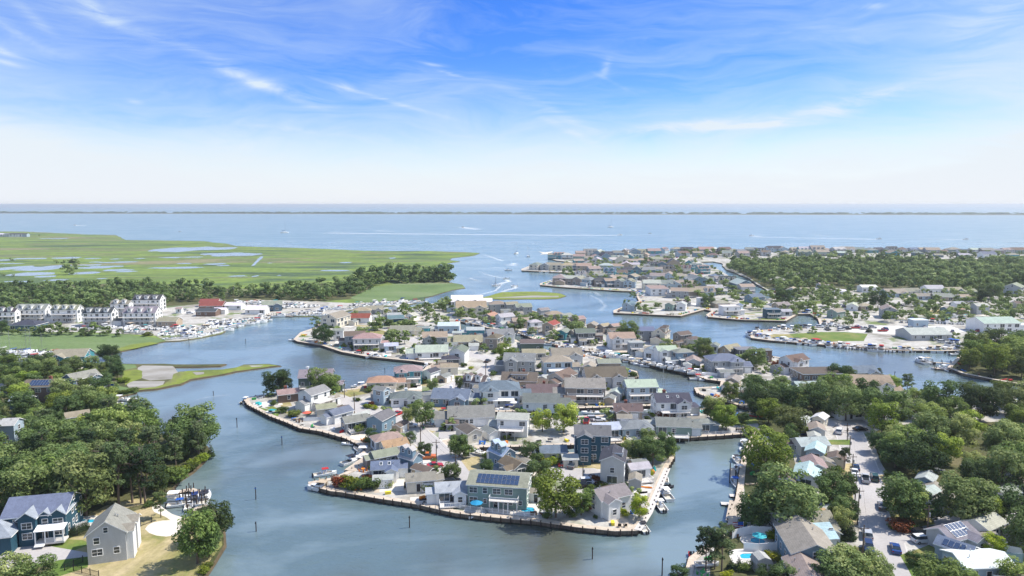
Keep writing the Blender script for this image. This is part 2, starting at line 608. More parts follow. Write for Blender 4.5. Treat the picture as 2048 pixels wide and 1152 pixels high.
CEN = [(487, 799), (495, 810), (540, 833), (572, 845), (600, 857), (640, 863), (690, 877), (733, 898), (718, 911), (746, 915), (725, 930),
       (698, 942), (666, 956), (617, 965), (618, 971), (662, 983), (683, 985), (759, 998), (832, 1009), (870, 1018), (911, 1027), (992, 1036),
       (1072, 1043), (1153, 1055), (1229, 1063), (1275, 1062), (1298, 1025), (1316, 982), (1336, 936), (1350, 913), (1342, 903), (1230, 903),
       (1145, 906), (1030, 905), (960, 903), (958, 895), (1030, 894), (1150, 890), (1240, 887), (1300, 881), (1372, 876), (1440, 872), (1505, 867),
       (1500, 880), (1487, 905), (1480, 935), (1476, 971), (1471, 1000), (1460, 1025), (1456, 1047), (1430, 1075), (1400, 1100), (1378, 1116),
       (1370, 1145), (1350, 1240), (1340, 1400), (2600, 1400), (2600, 840), (2400, 832), (2048, 795), (1960, 789), (1921, 796), (1880, 793), (1826, 785),
       (1790, 775), (1740, 756), (1700, 748), (1660, 744), (1615, 737), (1605, 725), (1560, 715), (1540, 712), (1480, 701), (1400, 688), (1330, 678), (1270, 668),
       (1200, 655), (1150, 644), (1100, 630), (1050, 618), (1000, 610), (960, 604), (930, 602), (900, 604), (850, 609), (830, 614), (760, 622),
       (700, 630), (668, 638), (640, 646), (625, 657), (601, 665), (587, 679), (595, 683), (644, 691), (683, 704), (732, 713), (800, 720),
       (823, 722), (866, 728), (854, 733), (844, 742), (790, 755), (735, 766), (710, 777), (673, 781), (600, 782), (560, 786), (520, 791)]
CANAL = [(920, 643), (956, 650), (975, 656), (1010, 661), (1034, 665), (1069, 679), (1116, 691), (1155, 700), (1184, 703), (1214, 712), (1241, 718),
         (1296, 730), (1335, 738), (1384, 749), (1413, 759), (1442, 763), (1440, 773), (1388, 776), (1393, 786), (1413, 794), (1450, 803), (1495, 816),
         (1500, 827), (1465, 823), (1420, 814), (1385, 822), (1290, 827), (1150, 833), (1000, 841), (890, 846), (862, 847), (858, 838), (862, 829),
         (990, 824), (1060, 823), (1150, 817), (1300, 812), (1339, 801), (1315, 788), (1296, 770), (1262, 760), (1277, 753), (1274, 743), (1237, 734),
         (1235, 723), (1192, 714), (1157, 707), (1147, 702), (1100, 702), (1042, 686), (1032, 680), (967, 668), (922, 660)]
NOR = [(1096, 516), (1112, 521), (1137, 524), (1130, 527), (1060, 532), (1043, 538), (1043, 541), (1100, 544), (1150, 546), (1200, 545), (1200, 551),
       (1120, 552), (1110, 558), (1080, 567), (1080, 570), (1120, 574), (1180, 578), (1240, 582), (1278, 583), (1272, 590), (1278, 602), (1262, 610),
       (1245, 614), (1227, 621), (1227, 626), (1296, 629), (1362, 632), (1409, 619), (1424, 622), (1412, 630), (1417, 634), (1474, 639), (1490, 640),
       (1572, 642), (1596, 628), (1620, 628), (1636, 638), (1640, 650), (1620, 656), (1560, 657), (1499, 663), (1502, 676), (1540, 681), (1640, 689),
       (1700, 693), (1800, 701), (1900, 702), (1935, 700), (1915, 715), (1895, 735), (1925, 747), (1990, 760), (2060, 772), (2400, 800), (2600, 500),
       (2048, 506), (1800, 503), (1500, 500), (1335, 502), (1320, 507), (1180, 506), (1140, 509)]
CREEK = [(1400, 524), (1412, 529), (1439, 540), (1464, 556), (1494, 574), (1517, 590), (1535, 598), (1552, 592), (1525, 575), (1509, 565), (1498, 557),
         (1451, 538), (1443, 526), (1425, 523)]
WES = [(-700, 463), (49, 463), (176, 469), (230, 470), (252, 480), (332, 481), (400, 482), (451, 487), (472, 492), (576, 495), (673, 499), (752, 502),
       (864, 502), (960, 506), (948, 511), (901, 516), (899, 520), (921, 523), (882, 528), (850, 537), (866, 541), (842, 546), (882, 551), (905, 557),
       (897, 564), (925, 569), (930, 576), (905, 580), (866, 592), (848, 596), (846, 603), (819, 609), (760, 614), (700, 621), (663, 630), (611, 633),
       (543, 631), (535, 643), (498, 648), (453, 659), (441, 667), (400, 676), (359, 682), (332, 683), (316, 686), (270, 697), (242, 703), (207, 707),
       (121, 703), (0, 702), (-500, 700)]
SWL = [(-500, 728), (0, 729), (107, 728), (211, 729), (248, 727), (300, 728), (400, 729), (451, 728), (440, 732), (400, 733), (345, 734), (357, 745),
       (400, 742), (445, 740), (472, 735), (488, 729), (537, 728), (560, 731), (527, 735), (472, 743), (449, 748), (400, 756), (381, 759), (361, 768),
       (312, 778), (275, 781), (271, 786), (238, 793), (219, 797), (217, 816), (219, 835), (240, 850), (300, 868), (395, 878), (421, 905), (384, 943),
       (357, 961), (337, 984), (322, 1000), (308, 1013), (330, 1027), (368, 1034), (390, 1030), (425, 1012), (443, 1040), (448, 1090), (422, 1126),
       (408, 1152), (392, 1400), (-1200, 1400), (-1200, 728)]
ISL = [(963, 595), (990, 588), (1005, 584), (1070, 583), (1120, 587), (1133, 592), (1115, 597), (1050, 598), (1000, 599)]

cen, canal, nor = P(CEN), P(CANAL), P(NOR)
creek = wiggle(P(CREEK), 1.5, 12, 3)
wes = wiggle(P(WES, .35), 7, 25, 1)
swl = wiggle(P(SWL, .5), 1.6, 6, 2)
isl = wiggle(P(ISL, .3), 2.5, 9, 4)

sheet('ground_central', cen, LZ, M['yard'], holes=[canal])
sheet('ground_north', nor, LZ, M['yard'], holes=[creek])
sheet('salt_marsh', wes, .35, M['marsh'])
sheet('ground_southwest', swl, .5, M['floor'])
sheet('marsh_island', isl, .3, M['spartina'])


def bank(name, pts, z, mat, w0=.8):
    """sloping natural bank under a shoreline"""
    mb = MB()
    outer = inset(pts, -w0)
    n = len(pts)
    for i in range(n):
        j = (i + 1) % n
        mb.add([(outer[i].x, outer[i].y, -.3), (outer[j].x, outer[j].y, -.3), (pts[j].x, pts[j].y, z + .02), (pts[i].x, pts[i].y, z + .02)], [(0, 1, 2, 3)])
    mb.build(name, mat)['kind'] = 'structure'


bank('marsh_bank', wes, .35, M['peat'])
bank('wooded_bank', swl, .5, M['peat'])
bank('island_bank', isl, .3, M['peat'])
bank('creek_bank', creek, LZ, M['peat'], -.6)


def bulkhead(name, label, pts, skip=None, piles=False, walk=1.5, hole=False):
    """timber bulkhead along made ground: wall, walkway cap, piles"""
    t = thing(name, label, 'bulkhead', (0, 0, 0))
    wall, cap = MB(), MB()
    n = len(pts)
    inn = inset(pts, .35 * (-1 if hole else 1))
    out = inset(pts, -.08 * (-1 if hole else 1))
    ww = inset(pts, walk * (-1 if hole else 1))
    run, nseg = [], 0
    for i in range(n):
        j = (i + 1) % n
        if skip and (skip(pts[i]) or skip(pts[j])):
            continue
        nseg += 1
        for mb, o, q, z0, z1 in ((wall, pts, inn, -1.2, LZ + .02), (cap, out, ww, LZ + .03, LZ + .16)):
            vs = [(p.x, p.y, z) for z in (z0, z1) for p in (o[i], o[j], q[j], q[i])]
            fs = [(0, 1, 5, 4), (1, 2, 6, 5), (2, 3, 7, 6), (3, 0, 4, 7), (4, 5, 6, 7), (3, 2, 1, 0)]
            if area(pts) < 0:
                fs = [tuple(reversed(f)) for f in fs]
            mb.add(vs, fs)
        run.append((pts[i], pts[j]))
    wall.build('retaining_wall', M['bulk'], t)
    cap.build('walkway', M['plank'], t)
    if piles:
        pm = MB()
        pm.tube((0, 0, -1.5), (0, 0, LZ + .55), .16, .14, 6)
        me = pm.mesh('pile', M['pile'])
        cands = []
        for a, b in run:
            L = (b - a).length
            d = (b - a).normalized()
            nr = Vector((d.y, -d.x, 0)) * (1 if area(pts) > 0 else -1) * (-1 if hole else 1)
            k = int(L / 2.4)
            for q in range(k):
                p = a + d * (q + .5) * L / k + nr * .2
                cands.append(p)
        cands.sort(key=lambda p: p.length)
        for p in cands[:240]:
            ob('pile', me, t, (p.x, p.y, 0))
    return t


bulkhead('bulkhead', 'dark timber bulkhead with plank walkway round the central canal neighbourhood', cen,
         skip=lambda p: p.y < 110 or p.x > 330 or (p.x > 70 and p.y > 330 and p.x > .42 * p.y), piles=True)
bulkhead('bulkhead', 'dark timber bulkhead lining the inner canal and lagoon between the houses', canal, hole=True, piles=True)
bulkhead('bulkhead', 'timber bulkhead round the far residential fingers and the east marina', nor, skip=lambda p: p.x > 700 or (p.x > 240 and p.y < 330) or p.y > 1090)

# barrier island on the horizon
bi = [G(-1500, 427.0), G(3600, 431.8)]
mb = MB()
near = [Vector((x, y, 0)) for x, y in ((-9000, 6300), (-4600, 5850), (-3000, 5650), (-1500, 5450), (0, 5250), (1500, 5100), (3000, 4950), (6000, 4700), (9000, 4500))]
far_ = [p + Vector((0, 480, 0)) for p in near]
poly = wiggle(near, 30, 120, 7, closed=False) + list(reversed(far_))
sheet('barrier_island', poly, .8, M['floor'])
bank('barrier_island_bank', poly, .8, M['sand'], 2)

# ponds and pannes in the marsh: (u, v, half width px, half height px)
pond_mat = simple('panne_water', (.26, .31, .35), .25, var=.08, scale=.02, spec=.6)
PONDS = [(335, 499, 26, 3.5), (372, 498, 55, 4.5), (440, 497, 34, 2.6), (467, 509, 46, 3.6), (425, 508, 20, 2), (30, 536, 34, 4.5), (88, 536, 40, 5), (62, 548, 46, 3.2),
         (90, 553, 20, 1.8), (173, 546, 26, 2.8), (115, 560, 24, 1.8), (38, 563, 28, 1.4), (60, 517, 34, 1.3), (130, 516, 30, 1.6), (185, 517, 14, 1), (190, 535, 32, 2.2),
         (215, 533, 34, 1.6), (238, 540, 26, 2), (252, 543, 20, 1.8), (180, 530, 24, 1.2), (212, 525, 20, 1), (190, 524, 10, 1), (250, 524, 22, 1.2), (299, 524, 6, 1),
         (340, 536, 40, 1.6), (375, 535, 34, 1.6), (370, 527, 14, 1), (385, 533, 20, 1.2), (430, 528, 22, 1.5), (447, 531, 12, 1.1), (475, 552, 18, 1.1), (498, 555, 22, 1.6),
         (511, 552, 5, 1.6), (670, 541, 28, 1.3), (692, 525, 12, 1.1), (738, 518, 14, 1), (785, 516, 7, .9), (540, 526, 5, .7), (558, 551, 4, .8), (568, 550, 4, .8),
         (118, 477, 18, .8), (232, 518, 10, .9), (280, 517, 9, .8), (253, 500, 3, .8), (345, 515, 22, 1.1), (385, 514, 18, 1), (205, 557, 9, 1), (247, 557, 10, 1),
         (90, 477, 10, .6), (8, 520, 22, 1.2), (20, 527, 26, .9)]
rnd = random.Random(5)
for i, (u, v, hw, hh) in enumerate(PONDS):
    if i % 4 == 3 and hw < 24:
        continue
    c = G(u, v, .37)
    ax = hw * mpp(u, v)
    ay = abs((G(u, v - hh, .37) - c).y)
    pts = []
    for k in range(26):
        a = 2 * math.pi * k / 26
        r = 1 + .42 * mn.noise(Vector((math.cos(a) * 1.4, math.sin(a) * 1.4, i * 3.1))) + .16 * mn.noise(Vector((math.cos(a) * 4, math.sin(a) * 4, i * 7.7)))
        pts.append(Vector((c.x + ax * r * math.cos(a), c.y + ay * r * math.sin(a), 0)))
    sheet('pond', pts, .37 + .004 * (i % 3), pond_mat)
sheet('tidal_ditch', wiggle(P([(503, 532), (506, 528), (518, 515), (524, 512), (527, 514), (516, 524), (509, 531)], .38), 1, 8, 2), .385, pond_mat)
sheet('mudflat', wiggle(P([(983, 595.5), (1062, 591), (1118, 591.5), (1117, 594), (1060, 595)], .32), 1, 6, 9), .32, M['mud'])


def flat(name, px, z, mat, amp=0, step=4, kind='structure'):
    pts = P(px, z)
    if amp:
        pts = wiggle(pts, amp, step, len(name))
    return sheet(name, pts, z, mat, kind)


# ground cover patches of the west side
flat('reed_bed', [(-500, 662), (0, 664), (90, 668), (170, 667), (250, 670), (300, 674), (330, 680), (316, 685), (268, 696), (207, 705), (120, 702), (0, 701), (-500, 699)], .40, M['reed'], .8, 8)
flat('cordgrass', [(318, 686), (270, 697), (240, 702), (232, 698), (262, 689), (300, 684)], .42, M['spartina'], .6, 5)
flat('reed_bed', [(700, 596), (745, 574), (800, 567), (880, 566), (922, 569), (928, 576), (902, 580), (862, 592), (800, 600), (740, 606)], .41, M['reed'], 1, 10)
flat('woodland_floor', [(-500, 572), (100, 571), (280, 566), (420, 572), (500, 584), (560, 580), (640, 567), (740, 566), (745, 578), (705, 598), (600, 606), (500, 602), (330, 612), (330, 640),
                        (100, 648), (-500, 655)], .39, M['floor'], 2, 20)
flat('marina_yard', [(330, 616), (420, 606), (520, 600), (610, 602), (700, 606), (800, 603), (840, 600), (844, 604), (819, 608), (760, 613), (700, 620), (663, 629), (611, 632), (543, 630), (535, 642), (498, 647),
                     (453, 658), (441, 666), (400, 675), (359, 681), (332, 682), (310, 671), (250, 668), (170, 664), (90, 664), (40, 655), (60, 640), (230, 628)], .43, M['yard'], .5, 12)
flat('mudflat', [(284, 731), (345, 732), (350, 736), (357, 747), (345, 758), (300, 761), (283, 756), (272, 744), (276, 735)], .505, M['mud'], .8, 5)
flat('mudflat', [(253, 769), (262, 762), (330, 762), (325, 771), (300, 776), (258, 775)], .508, M['mud'], .5, 4)
flat('cordgrass', [(345, 748), (360, 743), (400, 741), (445, 739), (472, 735), (488, 730), (537, 729), (556, 731), (527, 735), (472, 742), (449, 747), (400, 755), (381, 758), (361, 767), (312, 777), (276, 780),
                   (280, 777), (310, 774), (330, 768), (345, 757)], .512, M['spartina'], 1.6, 3)
flat('mudflat', [(498, 731), (528, 731), (520, 733), (504, 734)], .52, M['mud'], .2, 3)
flat('mudflat', [(385, 744), (408, 744), (408, 748), (392, 750)], .52, M['mud'], .2, 3)
flat('cordgrass', [(248, 741), (270, 737), (285, 742), (283, 757), (262, 764), (250, 770), (244, 756)], .514, M['spartina'], .6, 4)
flat('reed_bed', [(232, 728), (270, 729), (274, 735), (250, 740), (232, 742)], .516, M['reed'], .5, 4)
flat('reed_bed', [(205, 780), (240, 772), (276, 780), (270, 786), (238, 792), (212, 795)], .518, M['reed'], .5, 4)
# lawns, dirt and pavement of the near left corner
flat('dry_lawn', [(110, 1152), (105, 1090), (118, 1078), (175, 1070), (262, 1024), (300, 1013), (330, 1028), (372, 1036), (400, 1030), (440, 1040), (444, 1090), (420, 1122), (402, 1160), (60, 1200)], .51, M['drylawn'], .5, 4)
flat('lawn_green', [(-60, 1074), (40, 1078), (120, 1078), (165, 1080), (182, 1088), (150, 1100), (118, 1110), (60, 1092), (-60, 1088)], .525, M['lawn'], .2, 4)
flat('lawn_green', [(108, 1118), (165, 1105), (182, 1112), (175, 1135), (120, 1152), (95, 1160)], .525, M['lawn'], .3, 4)
flat('sand_patch', [(290, 1058), (296, 1050), (306, 1045), (325, 1041), (345, 1040), (360, 1043), (369, 1050), (370, 1058), (364, 1066), (350, 1071), (332, 1073), (312, 1071), (298, 1066)], .53, M['sand'], .7, 1.5)
flat('sandy_beach', [(304, 1012), (318, 1010), (345, 1028), (372, 1036), (360, 1042), (330, 1034), (308, 1024)], .54, M['sand'], 1.0, 2)
flat('driveway', [(-80, 1092), (20, 1090), (70, 1086), (110, 1094), (180, 1106), (182, 1112), (118, 1120), (70, 1135), (-80, 1140)], .535, M['road'])
flat('dirt_track', [(175, 1030), (210, 1012), (260, 1000), (300, 990), (330, 992), (318, 1002), (280, 1010), (225, 1022), (190, 1034)], .53, M['drylawn'], .5, 4)
flat('parking_area', [(-60, 842), (10, 838), (60, 834), (66, 840), (20, 850), (-60, 855)], .53, M['concrete'])
flat('lawn_green', [(-60, 832), (0, 832), (50, 826), (52, 830), (10, 836), (-60, 838)], .525, M['lawn'])

# streets
def pip(p, poly):
    c = False
    j = len(poly) - 1
    for i in range(len(poly)):
        a, b = poly[i], poly[j]
        if (a.y > p.y) != (b.y > p.y) and p.x < (b.x - a.x) * (p.y - a.y) / (b.y - a.y) + a.x:
            c = not c
        j = i
    return c


def road(name, px, wid, z, mat, sm=3):
    pts = [G(u, v, z) for u, v in px]
    for _ in range(sm):
        q = [pts[0]]
        for a, b in zip(pts, pts[1:]):
            q += [a.lerp(b, .25), a.lerp(b, .75)]
        pts = q + [pts[-1]]
    L, R = [], []
    for i, p in enumerate(pts):
        d = (pts[min(i + 1, len(pts) - 1)] - pts[max(i - 1, 0)]).normalized()
        n = Vector((-d.y, d.x, 0)) * wid / 2
        L.append(p + n)
        R.append(p - n)
    mb = MB()
    for i in range(len(pts) - 1):
        mb.add([R[i], R[i + 1], L[i + 1], L[i]], [(0, 1, 2, 3)])
    o = mb.build(name, mat)
    o['kind'] = 'structure'
    me = o.data
    if me.polygons[0].normal.z < 0:
        me.flip_normals()
    return o


def kerbed(name, px, wid, k):
    road('kerb', px, wid + .7, LZ + .012 + .001 * k, M['concrete'])
    road(name, px, wid, LZ + .02 + .004 * k, M['road'])


kerbed('road', [(664, 795), (700, 804), (730, 819), (770, 836), (810, 850), (838, 868), (870, 898), (905, 930), (945, 958), (962, 968)], 8.0, 0)
kerbed('road', [(772, 836), (800, 812), (846, 792), (905, 774), (955, 754), (985, 733), (990, 722), (960, 712), (930, 706), (880, 690), (800, 676), (700, 668)], 7.5, 1)
kerbed('road', [(800, 846), (860, 853), (930, 862), (960, 880)], 6.5, 2)
kerbed('road', [(1094, 935), (1130, 940), (1165, 950), (1190, 960)], 12, 1)
kerbed('road', [(1132, 868), (1180, 856), (1250, 848), (1330, 853), (1400, 862), (1440, 862), (1480, 858)], 6.5, 2)
kerbed('road', [(1615, 846), (1650, 846), (1692, 852), (1703, 875), (1715, 910), (1728, 950), (1741, 990), (1756, 1040), (1768, 1090), (1782, 1152), (1800, 1240)], 8.2, 0)
kerbed('road', [(1762, 1074), (1820, 1066), (1870, 1056), (1925, 1044), (1985, 1030), (2060, 1014)], 7.0, 1)
kerbed('road', [(1692, 852), (1720, 846), (1790, 842)], 6.5, 2)
kerbed('road', [(1343, 508), (1362, 520), (1392, 540), (1425, 560), (1462, 582), (1500, 604)], 8, 0)
kerbed('road', [(1000, 722), (1060, 735), (1140, 752), (1230, 775), (1290, 795)], 6.5, 2)
kerbed('road', [(920, 634), (1000, 648), (1080, 664), (1180, 686), (1290, 706), (1400, 726), (1500, 742), (1600, 752), (1680, 762)], 6, 3)
kerbed('road', [(1500, 604), (1600, 610), (1720, 612), (1850, 606), (2060, 600)], 6.5, 1)
road('road', [(355, 626), (420, 620), (520, 614), (620, 612)], 7, .45, M['drive'])
flat('parking_area', [(1690, 655), (1740, 652), (1900, 652), (1935, 662), (1900, 668), (1860, 672), (1700, 664)], LZ + .02, M['drive'])
flat('parking_area', [(1250, 0 + 712), (1254, 711), (1256, 713)], LZ + .02, M['drive'])
flat('lawn_green', [(1578, 668), (1640, 664), (1690, 664), (1735, 668), (1728, 682), (1650, 683), (1590, 676)], LZ + .02, M['lawn'], .5, 6)
flat('lawn_green', [(1530, 668), (1578, 668), (1590, 676), (1540, 676)], LZ + .025, M['drylawn'], .5, 6)
LAWNS = [('lawn', [(500, 812), (522, 815), (560, 824), (555, 834), (525, 826)]), ('lawn', [(530, 815), (545, 812), (562, 820), (558, 826)]),
         ('drylawn', [(673, 784), (700, 778), (740, 776), (738, 786), (700, 794)]), ('drylawn', [(868, 814), (902, 812), (915, 822), (880, 824)]),
         ('drylawn', [(915, 820), (952, 818), (952, 822), (900, 824)]), ('drylawn', [(920, 918), (958, 912), (966, 936), (938, 942)]),
         ('lawn', [(997, 842), (1006, 838), (1012, 850), (1000, 854)]), ('drylawn', [(1110, 918), (1195, 925), (1196, 936), (1150, 936)]),
         ('lawn', [(1445, 830), (1500, 822), (1520, 846), (1450, 852)]), ('lawn', [(1655, 880), (1700, 879), (1702, 890), (1656, 889)]),
         ('drylawn', [(1660, 928), (1712, 926), (1718, 950), (1664, 956)]), ('drylawn', [(1756, 950), (1800, 946), (1820, 975), (1770, 972)]),
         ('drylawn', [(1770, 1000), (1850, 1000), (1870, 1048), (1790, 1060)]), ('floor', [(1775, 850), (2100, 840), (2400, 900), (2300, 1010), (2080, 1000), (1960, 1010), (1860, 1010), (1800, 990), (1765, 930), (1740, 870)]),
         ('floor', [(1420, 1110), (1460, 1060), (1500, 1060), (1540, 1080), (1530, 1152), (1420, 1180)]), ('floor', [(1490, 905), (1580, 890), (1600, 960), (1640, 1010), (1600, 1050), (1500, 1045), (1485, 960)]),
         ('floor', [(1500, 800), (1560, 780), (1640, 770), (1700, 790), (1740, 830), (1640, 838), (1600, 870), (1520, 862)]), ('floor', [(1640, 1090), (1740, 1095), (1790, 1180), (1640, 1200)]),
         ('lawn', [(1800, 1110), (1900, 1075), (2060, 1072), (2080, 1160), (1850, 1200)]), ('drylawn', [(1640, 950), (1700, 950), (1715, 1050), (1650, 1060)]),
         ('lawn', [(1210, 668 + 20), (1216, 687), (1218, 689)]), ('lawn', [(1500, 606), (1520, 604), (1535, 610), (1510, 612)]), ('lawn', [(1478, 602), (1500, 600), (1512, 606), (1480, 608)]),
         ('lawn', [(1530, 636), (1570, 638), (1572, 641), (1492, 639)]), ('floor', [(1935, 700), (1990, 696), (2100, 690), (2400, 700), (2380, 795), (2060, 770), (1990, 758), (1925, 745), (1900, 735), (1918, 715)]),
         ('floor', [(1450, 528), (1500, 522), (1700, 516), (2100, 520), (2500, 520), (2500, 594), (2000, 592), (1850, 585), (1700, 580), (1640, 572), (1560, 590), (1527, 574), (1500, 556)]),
         ('lawn', [(1128, 728), (1165, 727), (1168, 731), (1130, 732)]), ('drylawn', [(1220, 880), (1250, 878), (1262, 884), (1230, 886)]), ('drylawn', [(1830, 622), (1900, 618), (1910, 626), (1840, 630)]),
         ('drylawn', [(700, 662), (760, 660), (800, 668), (740, 672)]), ('lawn', [(1590, 604), (1650, 600), (1660, 606), (1600, 610)]), ('drylawn', [(1500, 790), (1520, 786), (1530, 792), (1505, 796)])]
for i, (k, px) in enumerate(LAWNS):
    flat('woodland_floor' if k == 'floor' else 'lawn_green' if k == 'lawn' else 'dry_lawn', px, LZ + .03 + .002 * (i % 5), M[k], .4, 5)

# bay haze
hm = bpy.data.materials.new('haze')
hm.use_nodes = True
ht = NT(hm.node_tree)
ht.n.clear()
ho = ht.node('ShaderNodeOutputMaterial')
hv = ht.node('ShaderNodeVolumePrincipled', inp={'Color': (.86, .92, .97, 1), 'Density': 9e-5, 'Anisotropy': .2})
ht.l.new(hv.outputs[0], ho.inputs['Volume'])
hb = MB()
hb.box(0, 59000, -2, 182000, 122100, 84)
hz = hb.build('haze', hm)
hz['kind'] = 'stuff'


def yard_patches(houses):
    """drives, lawns and patios of the single lots, so that the ground between the houses is divided up"""
    r = random.Random(55)
    n = 0
    for c, rad, root, px in houses:
        if c.length > 800 or c.z < 1 or (c.x > 60 and c.y < 260):
            continue
        A = root.rotation_euler[2] + r.choice((0, math.pi / 2))
        for k in range(r.choice((1, 2, 2, 3))):
            kind = r.choice(('drive', 'drive', 'lawn', 'drylawn', 'sand', 'road', 'patio'))
            a = A + r.choice((0, 1, 2, 3)) * math.pi / 2
            L, Wd = r.uniform(5, 11), r.uniform(3, 7)
            o = Vector((math.cos(a), math.sin(a), 0))
            q = Vector((-o.y, o.x, 0))
            m = c + o * (rad * .8 + L * .45) + q * r.uniform(-3, 3)
            pts = [m - o * L / 2 - q * Wd / 2, m + o * L / 2 - q * Wd / 2, m + o * L / 2 + q * Wd / 2, m - o * L / 2 + q * Wd / 2]
            if not all(any(pip(p, g) for g in (cen, nor)) and not pip(p, canal) and not pip(p, creek) for p in pts):
                continue
            n += 1
            name = {'drive': 'driveway', 'road': 'driveway', 'lawn': 'lawn_green', 'drylawn': 'dry_lawn', 'sand': 'sand_patch', 'patio': 'patio_paving'}[kind]
            sheet(name, pts, LZ + .004 + .0004 * (n % 12) + (.002 if kind in ('drive', 'road') else 0), M['plank' if kind == 'patio' else kind])

# ---------------------------------------------------------------- shared small parts
def window_mesh(w, h, name='window', mull=True):
    mb = MB()
    t = .09
    mb.box(0, -.03, 0, w, .05, h, 1)                                   # glass
    for sx in (-1, 1):
        mb.box(sx * (w / 2 + t / 2), -.055, -t, t, .11, h + 2 * t, 0)
    mb.box(0, -.055, h, w, .11, t, 0)
    mb.box(0, -.075, -t, w, .15, t, 0)
    if mull:
        mb.box(0, -.05, h / 2 - .025, w, .10, .05, 0)
    if w > 1.5:
        mb.box(0, -.052, 0, .06, .104, h, 0)
    return mb.mesh(name, [M['trim'], M['glass']])


WIN = {'s': window_mesh(.8, 1.1), 'm': window_mesh(1.05, 1.35), 'd': window_mesh(1.9, 1.35), 'w': window_mesh(2.6, 1.9, mull=False)}


def door_mesh():
    mb = MB()
    mb.box(0, -.03, 0, .95, .06, 2.05, 1)
    for s in (-1, 1):
        mb.box(s * .53, -.05, 0, .1, .1, 2.15, 0)
    mb.box(0, -.05, 2.06, .96, .1, .1, 0)
    mb.box(0, -.065, 1.2, .5, .03, .6, 2)
    return mb.mesh('door', [M['trim'], M['black'], M['glass']])


def garage_mesh():
    mb = MB()
    for k in range(4):
        mb.box(0, -.03, .02 + k * .56, 2.5, .06, .53, 0)
    mb.box(0, -.045, 2.28, 2.8, .09, .15, 0)
    for s in (-1, 1):
        mb.box(s * 1.32, -.045, 0, .12, .09, 2.28, 0)
    return mb.mesh('garage_door', [M['trim']])


DOOR, GARAGE = door_mesh(), garage_mesh()


def chimney_mesh(mat, name='chimney'):
    mb = MB()
    mb.box(0, 0, 0, 1.0, .8, 1.9)
    mb.box(0, 0, 1.9, 1.2, 1.0, .18)
    mb.box(0, 0, 2.08, .5, .4, .25)
    return mb.mesh(name, mat)


CHIM = {'b': chimney_mesh(M['brick']), 'w': chimney_mesh(M['trim'])}
sm_ = MB()
sm_.box(0, 0, 0, 1.0, 1.65, .05, 0)
sm_.box(0, 0, .051, .94, 1.59, .012, 1)
SOLAR = sm_.mesh('solar_panel', [M['metal'], M['solar']])
sk_ = MB()
sk_.box(0, 0, 0, .8, 1.2, .12, 0)
sk_.box(0, 0, .121, .62, 1.0, .012, 1)
SKYL = sk_.mesh('skylight', [M['trim'], M['glass']])
vn_ = MB()
vn_.tube((0, 0, -.2), (0, 0, .45), .08, .08, 6)
vn_.tube((0, 0, .45), (0, 0, .55), .14, .14, 6)
VENT = vn_.mesh('roof_vent', M['metal'])

# linear base colours
WC = {'white': (.83, .83, .81), 'cream': (.70, .65, .54), 'grey': (.34, .36, .37), 'pale grey': (.52, .53, .53), 'slate blue': (.13, .20, .26), 'dark teal': (.035, .10, .145),
      'sage green': (.25, .34, .30), 'tan': (.44, .36, .27), 'pale blue': (.40, .50, .57), 'teal': (.07, .27, .32), 'dark green': (.10, .14, .12), 'brown': (.20, .14, .11),
      'taupe': (.30, .26, .23), 'charcoal': (.09, .10, .11), 'steel blue': (.20, .30, .38), 'dark blue': (.028, .085, .125)}
RC = {'grey': (.22, .23, .215), 'light grey': (.41, .42, .385), 'taupe': (.275, .25, .205), 'brown': (.155, .12, .10), 'pinkish brown': (.33, .25, .21), 'orange tan': (.40, .25, .16),
      'slate': (.14, .18, .23), 'dark': (.07, .075, .085), 'green grey': (.15, .165, .155), 'red': (.26, .07, .06), 'pale blue': (.45, .52, .58), 'white': (.66, .67, .68), 'tan': (.32, .27, .21)}


def put(name, me, parent, T, x, y, z, rot):
    p = T(x, y, z)
    o = ob(name, me, parent, p, rot)
    return o


